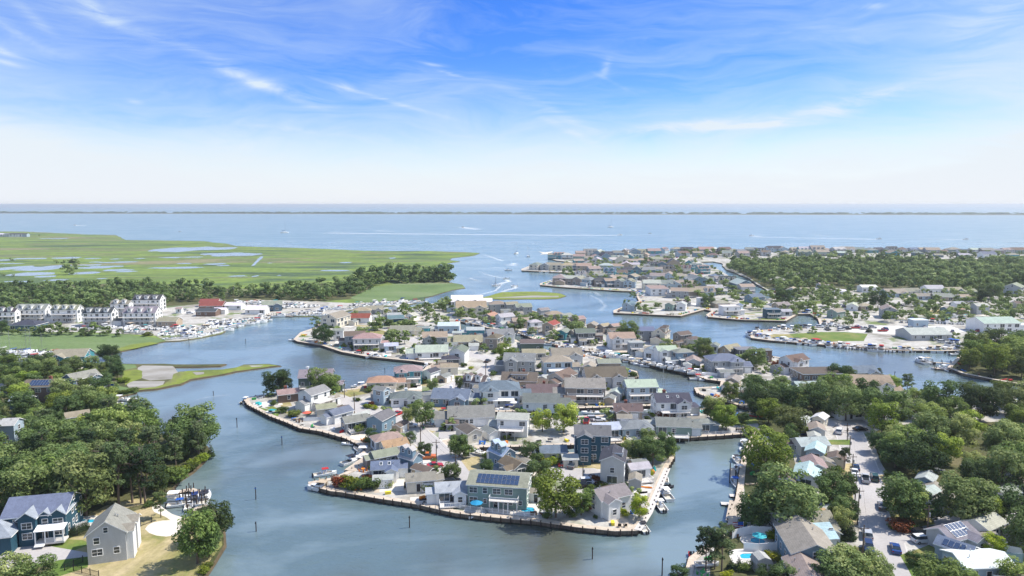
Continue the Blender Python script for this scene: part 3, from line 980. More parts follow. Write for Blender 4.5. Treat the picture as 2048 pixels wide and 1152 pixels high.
def block(wm, rm, T, L, D, z0, h, style, tp, o=.45):
    """one volume: walls into wm, roof into rm. ridge along local x. T maps local -> house coordinates"""
    a, b = L / 2, D / 2
    rise = b * tp
    th = .2
    zt = z0 + h
    if style in 'gGcdk':
        V = [T(x, y, z) for z in (z0 - 1.0, zt) for x, y in ((-a, -b), (a, -b), (a, b), (-a, b))] + [T(-a, 0, zt + rise), T(a, 0, zt + rise)]
        wm.add(V, [(0, 1, 5, 4), (1, 2, 6, 9, 5), (2, 3, 7, 6), (3, 0, 4, 8, 7)])
        for s in (-1, 1):
            e = b + o
            drop = o * tp
            x0, x1 = -a - .35, a + .35
            pts = [T(x0, 0, zt + rise + .01), T(x1, 0, zt + rise + .01), T(x1, s * e, zt - drop + .01), T(x0, s * e, zt - drop + .01)]
            if s < 0:
                pts.reverse()
            # closed slab: underside, top, edges (edges are white trim)
            n = 4
            P2 = [Vector(p) + Vector((0, 0, th)) for p in pts]
            rm.add(pts + P2, [(0, 1, 2, 3), (7, 6, 5, 4)], 0)
            rm.add(pts + P2, [((i + 1) % n, i, n + i, n + (i + 1) % n) for i in range(n) if not ({pts[i].z, pts[(i + 1) % n].z} == {zt + rise + .01})], 1)
    elif style == 'h':
        V = [T(x, y, z) for z in (z0 - 1.0, zt) for x, y in ((-a, -b), (a, -b), (a, b), (-a, b))]
        wm.add(V, [(0, 1, 5, 4), (1, 2, 6, 5), (2, 3, 7, 6), (3, 0, 4, 7)])
        r = max(a - b, .05)
        ax, bx = a + o, b + o
        zb = zt - .02
        E0 = [T(x, y, zb) for x, y in ((-ax, -bx), (ax, -bx), (ax, bx), (-ax, bx))]
        E1 = [p + Vector((0, 0, th)) for p in E0]
        R = [T(-r, 0, zb + rise + th + o * tp), T(r, 0, zb + rise + th + o * tp)]
        rm.add(E0 + E1, [(3, 2, 1, 0)], 1)
        rm.add(E0 + E1, [(0, 1, 5, 4), (1, 2, 6, 5), (2, 3, 7, 6), (3, 0, 4, 7)], 1)
        rm.add(E1 + R, [(0, 1, 5, 4), (1, 2, 5), (2, 3, 4, 5), (3, 0, 4)], 0)
    else:                                                                     # flat
        V = [T(x, y, z) for z in (z0 - 1.0, zt) for x, y in ((-a, -b), (a, -b), (a, b), (-a, b))]
        wm.add(V, [(0, 1, 5, 4), (1, 2, 6, 5), (2, 3, 7, 6), (3, 0, 4, 7)])
        e = [T(x, y, zt + .01) for x, y in ((-a - .3, -b - .3), (a + .3, -b - .3), (a + .3, b + .3), (-a - .3, b + .3))]
        f = [p + Vector((0, 0, .3)) for p in e]
        rm.add(e + f, [(3, 2, 1, 0), (4, 5, 6, 7)], 0)
        rm.add(e + f, [(0, 1, 5, 4), (1, 2, 6, 5), (2, 3, 7, 6), (3, 0, 4, 7)], 1)


def facade(root, T, ang, L, D, z0, st, rnd, det, gable, world_ang, side_mask=15, tp=.5):
    """windows on the four sides. det 0..3 = how fine. only sides that a viewer near the camera could see at low detail"""
    sides = [(0, -1, L, 0), (1, 0, D, math.pi / 2), (0, 1, L, math.pi), (-1, 0, D, -math.pi / 2)]
    for k, (nx, ny, W_, r) in enumerate(sides):
        if not side_mask >> k & 1:
            continue
        wa = world_ang + ang + math.atan2(ny, nx)
        c, s = math.cos(wa), math.sin(wa)
        facing = -s                                   # towards the camera
        if facing < (-.35 if det >= 2 else .2):
            continue
        step = {0: 5.0, 1: 3.6, 2: 2.9, 3: 2.6}[det]
        n = max(1, int((W_ - 1.0) / step))
        for fl in range(int(st)):
            for i in range(n):
                if rnd.random() < .12 and n > 1:
                    continue
                q = (i + .5) / n * W_ - W_ / 2
                x, y = (q * (-ny) if ny else nx * L / 2), (ny * D / 2 if ny else q)
                kind = 'd' if rnd.random() < .35 else 'm' if rnd.random() < .7 else 's'
                if W_ / n > 3.6 and rnd.random() < .35 and det < 3:
                    kind = 'w'
                z = z0 + .85 + fl * 2.5 - (.35 if kind == 'w' else 0)
                put('window', WIN[kind], root, T, x, y, z, ang + r)
        if gable and ny == 0 and det >= 1 and D * tp > 3.0 and (st % 1 or D * tp > 4):
            put('window', WIN['m' if D > 8 else 's'], root, T, nx * L / 2, 0, z0 + int(st) * 2.5 + .6, ang + r)


def mkT(cx, cy, ang):
    c, s = math.cos(ang), math.sin(ang)
    return lambda x, y, z: Vector((cx + x * c - y * s, cy + x * s + y * c, z))


HOUSES = []
ID = mkT(0, 0, 0)


def deck(root, x, y, z, L, D, rz=0.0, side='f', mat='dockwhite', post=2.4):
    mb, rl = MB(), MB()
    T = mkT(x, y, rz)
    c = T(0, 0, 0)
    mb.box(c.x, c.y, z - .2, L, D, .2, 0, rz)
    n = max(2, int(L / post) + 1)
    for i in range(n):
        p = T(-L / 2 + .12 + i * (L - .24) / (n - 1), -D / 2 + .12, 0)
        mb.box(p.x, p.y, -.9, .16, .16, z + .7, 0, rz)
    for a, b in (((-L / 2, -D / 2), (L / 2, -D / 2)), ((-L / 2, -D / 2), (-L / 2, D / 2)), ((L / 2, -D / 2), (L / 2, D / 2))):
        p, q = T(*a, 0), T(*b, 0)
        m_, l_ = (p + q) / 2, (q - p).length
        r_ = math.atan2(q.y - p.y, q.x - p.x)
        rl.box(m_.x, m_.y, z + .95, l_, .09, .07, 0, r_)
        rl.box(m_.x, m_.y, z + .12, l_, .05, .05, 0, r_)
        k = max(2, int(l_ / .5))
        for i in range(k + 1):
            e = p.lerp(q, i / k)
            rl.box(e.x, e.y, z, .045, .045, .95, 0, r_)
    d = mb.build('deck', M[mat], root)
    rl.build('railing', M['trim'], d)
    return d


def house(u, v, wpx, ang, st, style, wall, roof, ctx='', r=1.45, det=None, extra='', seed=0, tp=None, z=LZ, lab=None, name='house', world=None, size=None):
    """u,v: middle of the visible foot of the house; wpx: its apparent width in photo pixels; ang: ridge direction in degrees"""
    A = math.radians(ang)
    rnd = random.Random(int(u * 7 + v * 13 + seed))
    p = G(u, v, z)
    if size:
        Wd, D = size
    else:
        app = wpx * mpp(u, v, z)
        D = app / (r * abs(math.cos(A)) + abs(math.sin(A)))
        Wd = r * D
        if D > 15:
            D, Wd = 15, (app - 15 * abs(math.sin(A))) / max(abs(math.cos(A)), .3)
    dep = (Wd * abs(math.sin(A)) + D * abs(math.cos(A))) / 2
    ray = Vector((p.x, p.y, 0)).normalized()
    c = p + ray * dep * .92
    c.z = z
    px = wpx or Wd / mpp(u, v, z)
    if det is None:
        det = 3 if px > 90 else 2 if px > 55 else 1 if px > 30 else 0
    wname = f'{wall}' if wall not in ('white', 'cream', 'tan', 'taupe') else wall
    stw = 'three-storey ' if st >= 2.9 else 'two-storey ' if st >= 2 else 'tall-roofed ' if st > 1 else 'low '
    shp = {'h': 'hipped', 'f': 'flat', 'c': 'cross-gabled', 'd': 'dormered', 'g': 'gabled', 'k': 'gabled', 'G': 'gabled'}[style]
    lb = lab or f'{wname} {stw}house with {roof} {shp} roof {ctx}'.strip()
    root = thing(name, lb, 'house', c, A)
    root['_ctx'] = ctx
    h = (int(st) * 2.5 + (st % 1) * 2.2) + .35
    tp = tp or {'h': .42, 'g': .46, 'c': .5, 'd': .72, 'f': 0, 'k': .62, 'G': .34}[style]
    wm, rm = MB(), MB()
    base = .35
    L0 = Wd
    wings = []
    if style == 'c' or (style == 'h' and det >= 2 and rnd.random() < .5):
        # front wing(s) across the ridge, towards the viewer
        facing_front = math.cos(A) > 0
        s = -1 if facing_front else 1
        k = 2 if Wd > 15 else 1
        for q in range(k):
            wl = D * (.55 if k == 1 else .42)
            off = (rnd.choice((-.24, .24)) if k == 1 else (-.27, .27)[q]) * Wd
            pr = 1.6 if k == 2 else 2.2
            wings.append((off, s * (D / 4 + pr / 2 + .001), math.pi / 2, D / 2 + pr, wl, h - (0 if q == 0 else .02), 'h' if style == 'h' else 'g'))
    block(wm, rm, ID, Wd, D, base, h, 'g' if style in 'cdkG' else style, tp)
    for (ox, oy, ra, l, d, hh, stl) in wings:
        T = mkT(ox, oy, ra)
        block(wm, rm, T, l, d, base, hh - .03, stl, tp * .98, .4)
    # one lower wing at an end (garage or sun room)
    low = None
    if ('n' not in extra or det == 2) and rnd.random() < .7 and det >= 1 and not size:
        sx = rnd.choice((-1, 1))
        l, d = Wd * .3, D * .72
        low = (sx * (Wd / 2 + l / 2 - .02), -D * .08 * rnd.choice((-1, 1)), 0, l, d)
        T = mkT(low[0], low[1], 0)
        block(wm, rm, T, l, d, base, 2.6 if st >= 1.5 else 2.3, rnd.choice('gf') if d < 7 and st >= 1.5 else 'g', .4, .3)
        if rnd.random() < .5:
            ob('garage_door', GARAGE, root, (low[0], low[1] - d / 2 - .001, base - .3))
    dorm = []
    if style == 'd':
        n = 3 if Wd > 13 else 2
        s = -1
        for q in range(n):
            ox = (q - (n - 1) / 2) * Wd / (n + .3)
            zz = base + h + .15
            T = mkT(ox, s * D * .29, math.pi / 2)
            block(wm, rm, T, D * .36, 2.3, zz + .9, 1.5, 'g', .6, .25)
            dorm.append((ox, s * (D * .29 + D * .18), zz + .35 + .85))
    if 'D' in extra:                                                         # shed dormer
        T = mkT(0, -D * .2, 0)
        block(wm, rm, T, Wd * .45, D * .4, base + h + .2, D * .5 * tp - .3, 'f', 0, .2)
        for q in (-1, 0, 1):
            dorm.append((q * Wd * .14, -D * .4, base + h + .55))
    wm.build('wall', M['siding'], root, color=WC[wall])
    ro = rm.build('roof', [M['shingle'], M['trim']], root, color=tuple(x * rnd.uniform(.9, 1.12) for x in RC[roof]))
    facade(root, ID, 0, Wd, D, base, st, rnd, det, style in 'gcdk', A, tp=tp)
    for (ox, oy, ra, l, d, hh, stl) in wings:
        T = mkT(ox, oy, ra)
        # end of the wing: local +-x end away from the main block
        s = 1 if oy > 0 else -1
        end = T(s * l / 2, 0, 0)
        for fl in range(max(1, int(st))):
            put('window', WIN['d' if d > 3.4 else 'm'], root, ID, end.x, end.y, base + .9 + fl * 2.5, 0 if s < 0 else math.pi)
        if det >= 1 and d > 4:
            put('window', WIN['s'], root, ID, end.x, end.y, base + h + .25, 0 if s < 0 else math.pi)
    for x, y, z_ in dorm:
        put('window', WIN['s'], root, ID, x, y, z_, 0)
    if det >= 1:
        if 'p' in extra or (det >= 2 and 'n' not in extra and rnd.random() < .35):
            ch = ob('chimney', CHIM['b' if 'p' in extra or rnd.random() < .4 else 'w'], root, (rnd.uniform(-.3, .3) * Wd, D * .1, base + h + D * .4 * tp - .7))
        if det >= 2:
            for q in range(2):
                sx = rnd.uniform(-.4, .4) * Wd
                ys = rnd.choice((-1, 1)) * D * rnd.uniform(.12, .3)
                if style in 'gGkcd':
                    ob('roof_vent', VENT, root, (sx, ys, base + h + (D / 2 - abs(ys)) * tp + .2))
    if 's' in extra:
        nx = int(Wd * .72 / 1.05)
        nr = 3 if D > 7 else 2
        sl = math.atan(tp)
        for i in range(nx):
            for k in range(nr):
                yy = -(D / 2) * .86 + k * 1.72 * math.cos(sl) + .5
                if yy > -.35:
                    continue
                o = ob('solar_panel', SOLAR, root, ((i - (nx - 1) / 2) * 1.05, yy, base + h + (D / 2 - abs(yy)) * tp + .27))
                o.rotation_euler = (sl, 0, 0)
    if 'l' in extra:
        sl = math.atan(tp)
        for q in (-.15, .15):
            o = ob('skylight', SKYL, root, (q * Wd, -D * .22, base + h + (D / 2 - D * .22) * tp + .22))
            o.rotation_euler = (sl, 0, 0)
    if 'g' in extra:
        ob('garage_door', GARAGE, root, (Wd * .22, -D / 2 - .001, base - .3))
        ob('door', DOOR, root, (-Wd * .1, -D / 2 - .001, base))
    elif det >= 2:
        ob('door', DOOR, root, (rnd.uniform(-.1, .1) * Wd, -D / 2 - .001, base))
    if 'k' in extra:
        z_ = base + (2.5 if st >= 2 else .2)
        deck(root, 0, -D / 2 - 1.6, z_, Wd * .8, 3.2)
    if 'K' in extra:                                                          # decks on every storey
        for f in range(int(st)):
            deck(root, 0, -D / 2 - 1.3, base + .2 + 2.5 * f, Wd * .9, 2.6)
    if 'a' in extra:                                                          # awning
        mb = MB()
        q0, q1 = -Wd * .36, Wd * .36
        mb.prism([(q0, -D / 2, base + 2.6), (q1, -D / 2, base + 2.6), (q1, -D / 2 - 2.8, base + 2.0), (q0, -D / 2 - 2.8, base + 2.0)], (0, 0, .1))
        mb.build('awning', M['trim'], root)
    HOUSES.append((c.copy(), max(Wd, D) / 2, root, px))
    return root


# ---------------------------------------------------------------- trees
def leaf_mat(name, c0, c1, c2):
    m, t, b = new_mat(name)
    info = t.node('ShaderNodeObjectInfo')
    at = t.node('ShaderNodeAttribute', attribute_name='tone')
    c = t.node('ShaderNodeTexCoord').outputs['Object']
    n = t.noise(c, .55, 3, .6)
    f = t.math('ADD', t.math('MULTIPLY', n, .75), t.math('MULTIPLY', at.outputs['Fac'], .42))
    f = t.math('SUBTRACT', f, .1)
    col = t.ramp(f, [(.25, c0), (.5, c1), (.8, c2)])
    rv = t.ramp(info.outputs['Random'], [(0, .62), (.5, 1.0), (1, 1.35)])
    col = t.mix(1.0, col, rv, 'MULTIPLY')
    hs = t.node('ShaderNodeHueSaturation')
    t.l.new(col, hs.inputs['Color'])
    t.l.new(t.ramp(info.outputs['Random'], [(0, .485), (.4, .51), (.7, .495), (1, .475)]), hs.inputs['Hue'])
    col = t.mix(1.0, hs.outputs[0], info.outputs['Color'], 'MULTIPLY')
    t.l.new(col, b.inputs['Base Color'])
    b.inputs['Roughness'].default_value = .75
    b.inputs['Specular IOR Level'].default_value = .15
    tr = t.node('ShaderNodeBsdfTranslucent')
    t.l.new(col, tr.inputs['Color'])
    mx = t.node('ShaderNodeMixShader', inp={0: .35})
    out = [x for x in t.n if x.type == 'OUTPUT_MATERIAL'][0]
    t.l.new(b.outputs[0], mx.inputs[1])
    t.l.new(tr.outputs[0], mx.inputs[2])
    t.l.new(mx.outputs[0], out.inputs[0])
    return m


M['leaf'] = leaf_mat('broad_leaves', (.056, .094, .032), (.132, .198, .062), (.265, .335, .13))
M['pine'] = leaf_mat('pine_needles', (.045, .074, .034), (.092, .142, .058), (.175, .23, .10))
M['bushl'] = leaf_mat('shrub_leaves', (.05, .08, .024), (.12, .17, .04), (.22, .27, .07))


def crown_mesh(name, mat, seed, lobes, leaves, size, shape='round', core=True):
    """unit crown (height 1, base at 0, about .9 wide): lobes of leaf clumps, each clump a small bent face"""
    rnd = random.Random(seed)
    vs, fs, tone = [], [], []
    L = []
    for i in range(lobes):
        if shape == 'round':
            a, z = rnd.uniform(0, 6.283), rnd.uniform(.12, .9)
            rr = .41 * math.sqrt(max(.03, 1 - ((z - .5) / .56) ** 2)) * rnd.uniform(.55, 1.05)
            c = Vector((rr * math.cos(a), rr * math.sin(a), z))
            r = rnd.uniform(.09, .20)
        elif shape == 'pine':
            a, z = rnd.uniform(0, 6.283), rnd.uniform(0.05, 1) ** .8
            rr = .34 * (1.0 - .55 * z) * rnd.uniform(.35, 1.15)
            c = Vector((rr * math.cos(a), rr * math.sin(a), z * .93))
            r = rnd.uniform(.07, .13)
        elif shape == 'cone':
            a, z = rnd.uniform(0, 6.283), rnd.random() ** 1.4
            rr = .21 * (1 - z) * rnd.uniform(.5, 1.0)
            c = Vector((rr * math.cos(a), rr * math.sin(a), z * .93))
            r = .10 * (1.15 - z)
        else:                                                                  # bush
            a = rnd.uniform(0, 6.283)
            rr = rnd.uniform(0, .5)
            c = Vector((rr * math.cos(a), rr * math.sin(a), rnd.uniform(.2, .62)))
            r = rnd.uniform(.22, .34)
        L.append((c, r, rnd.random()))
    tot = sum(r * r for _, r, _ in L)
    for c, r, tn in L:
        k = int(leaves * r * r / tot)
        for _ in range(k):
            d = Vector((rnd.gauss(0, 1), rnd.gauss(0, 1), rnd.gauss(0, 1) + .25)).normalized()
            flat_ = .55 if shape == 'pine' else .8
            p = c + Vector((d.x * r, d.y * r, d.z * r * flat_)) * rnd.uniform(.72, 1.12)
            if p.z < 0:
                continue
            nrm = (d + Vector((rnd.gauss(0, .38), rnd.gauss(0, .38), rnd.gauss(0, .38) + .25))).normalized()
            t1 = nrm.orthogonal().normalized()
            t1 = (Matrix.Rotation(rnd.uniform(0, 6.283), 3, nrm) @ t1)
            t2 = nrm.cross(t1)
            s = size * rnd.uniform(.6, 1.35)
            o = len(vs)
            vs += [p - t1 * s * .9 + nrm * -.1 * s, p - t2 * s * .55, p + t1 * s + nrm * -.25 * s, p + t2 * s * .6]
            fs.append((o, o + 1, o + 2, o + 3))
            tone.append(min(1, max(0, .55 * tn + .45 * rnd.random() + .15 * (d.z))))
    me = bpy.data.meshes.new(name)
    me.from_pydata(vs, [], fs)
    me.materials.append(mat)
    at = me.attributes.new('tone', 'FLOAT', 'FACE')
    at.data.foreach_set('value', tone)
    me.update()
    return me


CR = {'oak': [crown_mesh('crown', M['leaf'], 11 + i, 44, 4400, .032) for i in range(4)],
      'oakfar': [crown_mesh('crown', M['leaf'], 31 + i, 16, 700, .062) for i in range(4)],
      'pine': [crown_mesh('crown', M['pine'], 51 + i, 36, 2400, .030, 'pine') for i in range(3)],
      'cone': [crown_mesh('crown', M['pine'], 61, 40, 1500, .028, 'cone')],
      'bush': [crown_mesh('foliage', M['bushl'], 71 + i, 12, 900, .07, 'bush') for i in range(3)]}


def trunk_mesh(seed, style='oak'):
    """unit trunk, height 1 to the middle of the crown"""
    rnd = random.Random(seed)
    mb = MB()
    p = Vector((0, 0, -.03))
    r = .026 if style == 'oak' else .020
    top = .55 if style == 'oak' else .93
    n = 5
    last = p
    for i in range(n):
        q = Vector((rnd.uniform(-.012, .012) * i, rnd.uniform(-.012, .012) * i, (i + 1) / n * top))
        mb.tube(last, q, r * (1 - .13 * i), r * (1 - .13 * (i + 1)), 7, caps=False)
        if i >= 2:
            for _ in range(3 if style == 'oak' else 4):
                a = rnd.uniform(0, 6.283)
                l = rnd.uniform(.14, .26)
                e = q + Vector((math.cos(a) * l, math.sin(a) * l, l * (.8 if style == 'oak' else .25)))
                mb.tube(last.lerp(q, rnd.random()), e, r * .42, r * .15, 5, caps=False)
        last = q
    return mb.mesh('trunk', M['bark'], smooth=True)


TR = {'oak': [trunk_mesh(3), trunk_mesh(4)], 'pine': [trunk_mesh(5, 'pine'), trunk_mesh(6, 'pine')]}
NT_ = [0]
REQ, FLUSH = [], [False]      # broadleaf trees: the 290 that show largest are built one by one, the others as one mass


def tree(p, h, kind='oak', label='', group=None, tint=(1, 1, 1), wide=1.0, seed=None, cat='tree'):
    """p: ground point; h: height in metres"""
    if kind in ('oak', 'oakfar') and not FLUSH[0]:
        r = {'a': (p.copy(), h, kind, label, group, tint, wide)}
        REQ.append(r)
        return r
    NT_[0] += 1
    rnd = random.Random(NT_[0] * 17 + 3)
    name = {'oak': 'broadleaf_tree', 'oakfar': 'broadleaf_tree', 'pine': 'pine_tree', 'cone': 'conifer', 'bush': 'shrub'}[kind]
    if kind == 'bush':
        o = ob(name, rnd.choice(CR['bush']), None, p, rnd.uniform(0, 6.28), tint)
        o.scale = (h * 1.25 * wide, h * 1.25 * wide, h)
        return tag(o, label, 'shrub', group)
    t = thing(name, label, cat, p, rnd.uniform(0, 6.28), group)
    if kind == 'cone':
        c = ob('crown', CR['cone'][0], t, (0, 0, h * .04), 0, tint)
        c.scale = (h * wide, h * wide, h * .96)
        k = ob('trunk', TR['pine'][0], t)
        k.scale = (h * .7, h * .7, h * .8)
        return t
    lo = {'oak': .13, 'oakfar': .06, 'pine': .34}[kind] * rnd.uniform(.8, 1.2)
    cr = rnd.choice(CR[kind])
    c = ob('crown', cr, t, (0, 0, h * lo), 0, tint)
    ch = h * (1 - lo)
    cw = h * wide * rnd.uniform(.85, 1.1) * (1.0 if kind != 'pine' else .8)
    c.scale = (cw, cw * rnd.uniform(.85, 1.1), ch)
    k = ob('trunk', rnd.choice(TR['pine' if kind == 'pine' else 'oak']), t)
    k.scale = (h, h, h)
    return t


# ---------------------------------------------------------------- boats
def hull_mb(L, B, H, mb, mi_h=0, mi_d=1, cock=.55, stripe=None):
    """lofted planing hull, bow at +x, waterline z = 0, with a sunken cockpit"""
    st = []
    N = 10
    for i in range(N + 1):
        t = i / N
        x = -L / 2 + L * t
        w = B / 2 * (1 - max(0, (t - .45) / .55) ** 2.3) if t < 1 else 0.02
        w = max(w, .03)
        sh = H * (.82 + .30 * t * t)
        wl = w * (.82 - .35 * max(0, t - .5))
        kx = x + (.0 if t < .9 else 0)
        st.append((kx, w, sh, wl))
    vs = []
    for x, w, sh, wl in st:
        vs += [(x, -w, sh), (x, -wl, .15), (x * .97, 0, -.25), (x, wl, .15), (x, w, sh)]
    fs = []
    for i in range(N):
        for k in range(4):
            a = i * 5 + k
            fs.append((a, a + 1, a + 6, a + 5))
    fs.append((0, 4, 3, 2, 1))
    mb.add(vs, [tuple(reversed(f)) for f in fs], mi_h)
    # gunwale and decks
    ic = int(N * cock)
    g = .16
    for i in range(N):
        x0, w0, s0, _ = st[i]
        x1, w1, s1, _ = st[i + 1]
        if i < ic:
            fl = H * .38
            for s in (-1, 1):
                q = [(x0, s * w0, s0), (x1, s * w1, s1), (x1, s * max(w1 - g, .01), s1 + .02), (x0, s * max(w0 - g, .01), s0 + .02)]
                mb.add(q if s < 0 else q[::-1], [(0, 1, 2, 3)], mi_h)
                q = [(x0, s * (w0 - g), s0 + .02), (x1, s * (w1 - g), s1 + .02), (x1, s * (w1 - g), fl), (x0, s * (w0 - g), fl)]
                mb.add(q if s < 0 else q[::-1], [(0, 1, 2, 3)], mi_d)
            mb.add([(x0, -w0 + g, fl), (x1, -w1 + g, fl), (x1, w1 - g, fl), (x0, w0 - g, fl)], [(0, 1, 2, 3)], mi_d)
        else:
            mb.add([(x0, -w0, s0), (x1, -w1, s1), (x1, 0, s1 + .12), (x0, 0, s0 + .12)], [(0, 1, 2, 3)], mi_h)
            mb.add([(x0, 0, s0 + .12), (x1, 0, s1 + .12), (x1, w1, s1), (x0, w0, s0)], [(0, 1, 2, 3)], mi_h)
    x, w, sh, _ = st[ic]
    mb.add([(x, -w, H * .38), (x, w, H * .38), (x, w, sh + .1), (x, -w, sh + .1)], [(0, 1, 2, 3), (3, 2, 1, 0)], mi_d)
    mb.box(-L / 2 + .12, 0, H * .38, .16, B * .86, H * .42, mi_d)
    return st


def boat_parts(kind):
    """list of (name, MB, mats)"""
    out = []
    if kind == 'runabout':
        L, B, H = 6.6, 2.4, .95
        mb = MB()
        hull_mb(L, B, H, mb, cock=.6)
        out.append(('hull', mb, [M['gel'], M['deckgel']]))
        mb = MB()
        mb.prism([(.75, -.95, 1.0), (1.25, -.55, 1.05), (1.25, .55, 1.05), (.75, .95, 1.0), (.65, .95, 1.0), (1.13, .5, 1.05), (1.13, -.5, 1.05), (.65, -.95, 1.0)], (-.28, 0, .48))
        out.append(('windshield', mb, [M['glass']]))
        mb = MB()
        for y in (-.55, .55):
            mb.box(.1, y, .36, .5, .5, .45)
            mb.box(-.15, y, .36, .12, .5, .95)
        mb.box(-2.5, 0, .36, .6, 1.9, .5)
        out.append(('seat', mb, [M['trim']]))
        mb = MB()
        mb.box(-3.5, 0, .35, .5, .42, .75, 0, top=.8)
        mb.box(-3.55, 0, -.5, .22, .16, .9)
        out.append(('outboard_motor', mb, [M['black']]))
    elif kind == 'console':
        L, B, H = 7.4, 2.6, 1.05
        mb = MB()
        hull_mb(L, B, H, mb, cock=.82)
        out.append(('hull', mb, [M['gel'], M['deckgel']]))
        mb = MB()
        mb.box(.2, 0, .4, 1.0, .9, 1.15, 0, top=.85)
        mb.box(-.9, 0, .4, .5, 1.0, .85)
        out.append(('console', mb, [M['gel']]))
        mb = MB()
        mb.prism([(-1.0, -.95, 2.35), (1.1, -.85, 2.35), (1.1, .85, 2.35), (-1.0, .95, 2.35)], (0, 0, .08))
        out.append(('hardtop', mb, [M['flat']]))
        mb = MB()
        for x in (-.7, .8):
            for y in (-.7, .7):
                mb.tube((x, y, .5), (x * .9, y, 2.35), .035, .035, 5)
        out.append(('top_frame', mb, [M['metal']]))
        mb = MB()
        for y in (-.35, .35):
            mb.box(-3.95, y, .4, .5, .4, .8, 0, top=.8)
            mb.box(-4.0, y, -.5, .22, .14, .9)
        out.append(('outboard_motor', mb, [M['black']]))
    elif kind == 'cruiser':
        L, B, H = 9.6, 3.3, 1.45
        mb = MB()
        hull_mb(L, B, H, mb, cock=.42)
        out.append(('hull', mb, [M['gel'], M['deckgel']]))
        mb = MB()
        mb.prism([(-.6, -1.2, 1.35), (3.3, -.65, 1.6), (3.3, .65, 1.6), (-.6, 1.2, 1.35)], (-.15, 0, .55))
        mb.prism([(-.9, -1.15, 1.9), (1.6, -.95, 1.95), (1.6, .95, 1.95), (-.9, 1.15, 1.9)], (-.25, 0, .25))
        out.append(('cabin', mb, [M['gel']]))
        mb = MB()
        mb.prism([(.35, -1.0, 2.17), (1.45, -.85, 2.12), (1.45, .85, 2.12), (.35, 1.0, 2.17)], (-.45, 0, .6))
        mb.box(2.0, 0, 1.62, 1.3, 1.75, .22)
        out.append(('windshield', mb, [M['glass']]))
        mb = MB()
        mb.prism([(-2.2, -1.15, 3.15), (1.0, -1.05, 3.15), (1.0, 1.05, 3.15), (-2.2, 1.15, 3.15)], (0, 0, .09))
        for x, y in ((-2.1, -1.05), (-2.1, 1.05), (.9, -.95), (.9, .95)):
            mb.tube((x, y, 1.3), (x, y, 3.15), .04, .04, 5)
        out.append(('canopy', mb, [M['flat']]))
        mb = MB()
        for s in (-1, 1):
            pts = [(1.5, s * 1.4, 2.1), (3.0, s * 1.1, 2.2), (4.6, s * .15, 2.35)]
            for a, b in zip(pts, pts[1:]):
                mb.tube(a, b, .025, .025, 4)
            for a in pts:
                mb.tube((a[0], a[1], 1.45), a, .02, .02, 4)
        out.append(('bow_rail', mb, [M['metal']]))
    elif kind == 'pontoon':
        mb = MB()
        for s in (-1, 1):
            mb.tube((-3.4, s * .95, .1), (2.9, s * .95, .1), .34, .34, 8)
            mb.tube((2.9, s * .95, .1), (3.6, s * .95, .25), .34, .08, 8)
        out.append(('float', mb, [M['metal']]))
        mb = MB()
        mb.box(0, 0, .5, 7.0, 2.5, .12)
        out.append(('deck', mb, [M['deckgel']]))
        mb = MB()
        for s in (-1, 1):
            mb.box(0, s * 1.2, .62, 6.4, .06, .65)
        for s in (-1, 1):
            mb.box(s * 3.2, 0, .62, .06, 2.34, .65)
        mb.box(-2.6, -.8, .62, 1.2, .6, .5)
        mb.box(2.2, .8, .62, 1.4, .6, .5)
        mb.box(.3, .7, .62, .7, .7, .8)
        out.append(('railing', mb, [M['trim']]))
        mb = MB()
        mb.prism([(-2.6, -1.15, 2.5), (.3, -1.15, 2.5), (.3, 1.15, 2.5), (-2.6, 1.15, 2.5)], (0, 0, .1))
        for x, y in ((-2.5, -1.1), (-2.5, 1.1), (.2, -1.1), (.2, 1.1)):
            mb.tube((x * .8 - .3, y, 1.2), (x, y, 2.5), .03, .03, 4)
        out.append(('canopy', mb, [M['flat']]))
        mb = MB()
        mb.box(-3.8, 0, .3, .5, .42, .75, 0, top=.8)
        out.append(('outboard_motor', mb, [M['black']]))
    elif kind == 'sailboat':
        L, B, H = 9.5, 3.0, 1.15
        mb = MB()
        hull_mb(L, B, H, mb, cock=.3)
        out.append(('hull', mb, [M['gel'], M['deckgel']]))
        mb = MB()
        mb.prism([(-1.6, -.9, 1.1), (2.4, -.5, 1.25), (2.4, .5, 1.25), (-1.6, .9, 1.1)], (0, 0, .5))
        out.append(('cabin', mb, [M['gel']]))
        mb = MB()
        mb.tube((.9, 0, 1.2), (.9, 0, 13.2), .09, .06, 6)
        mb.tube((.9, 0, 2.6), (-3.4, 0, 2.5), .07, .06, 6)
        mb.tube((.9, -.8, 8.5), (.9, .8, 8.5), .03, .03, 4)
        for a in ((-4.5, 0, 1.1), (4.6, 0, 1.5), (.9, 1.4, 1.1), (.9, -1.4, 1.1)):
            mb.tube(a, (.9, 0, 13.0), .018, .018, 4, caps=False)
        out.append(('mast', mb, [M['metal']]))
        mb = MB()
        mb.tube((.8, 0, 2.78), (-3.3, 0, 2.7), .17, .13, 7)
        out.append(('furled_sail', mb, [M['flat']]))
    elif kind == 'jetski':
        mb = MB()
        hull_mb(3.1, 1.15, .55, mb, cock=.02)
        out.append(('hull', mb, [M['flat'], M['flat']]))
        mb = MB()
        mb.box(-.45, 0, .55, 1.5, .42, .38, 0, top=.8)
        mb.box(.55, 0, .6, .5, .5, .5, 0, top=.5)
        mb.tube((.45, -.4, 1.05), (.45, .4, 1.05), .04, .04, 5)
        out.append(('seat', mb, [M['black']]))
    elif kind == 'rowboat':
        mb = MB()
        hull_mb(3.8, 1.4, .5, mb, cock=.9)
        out.append(('hull', mb, [M['flat'], M['deckgel']]))
        mb = MB()
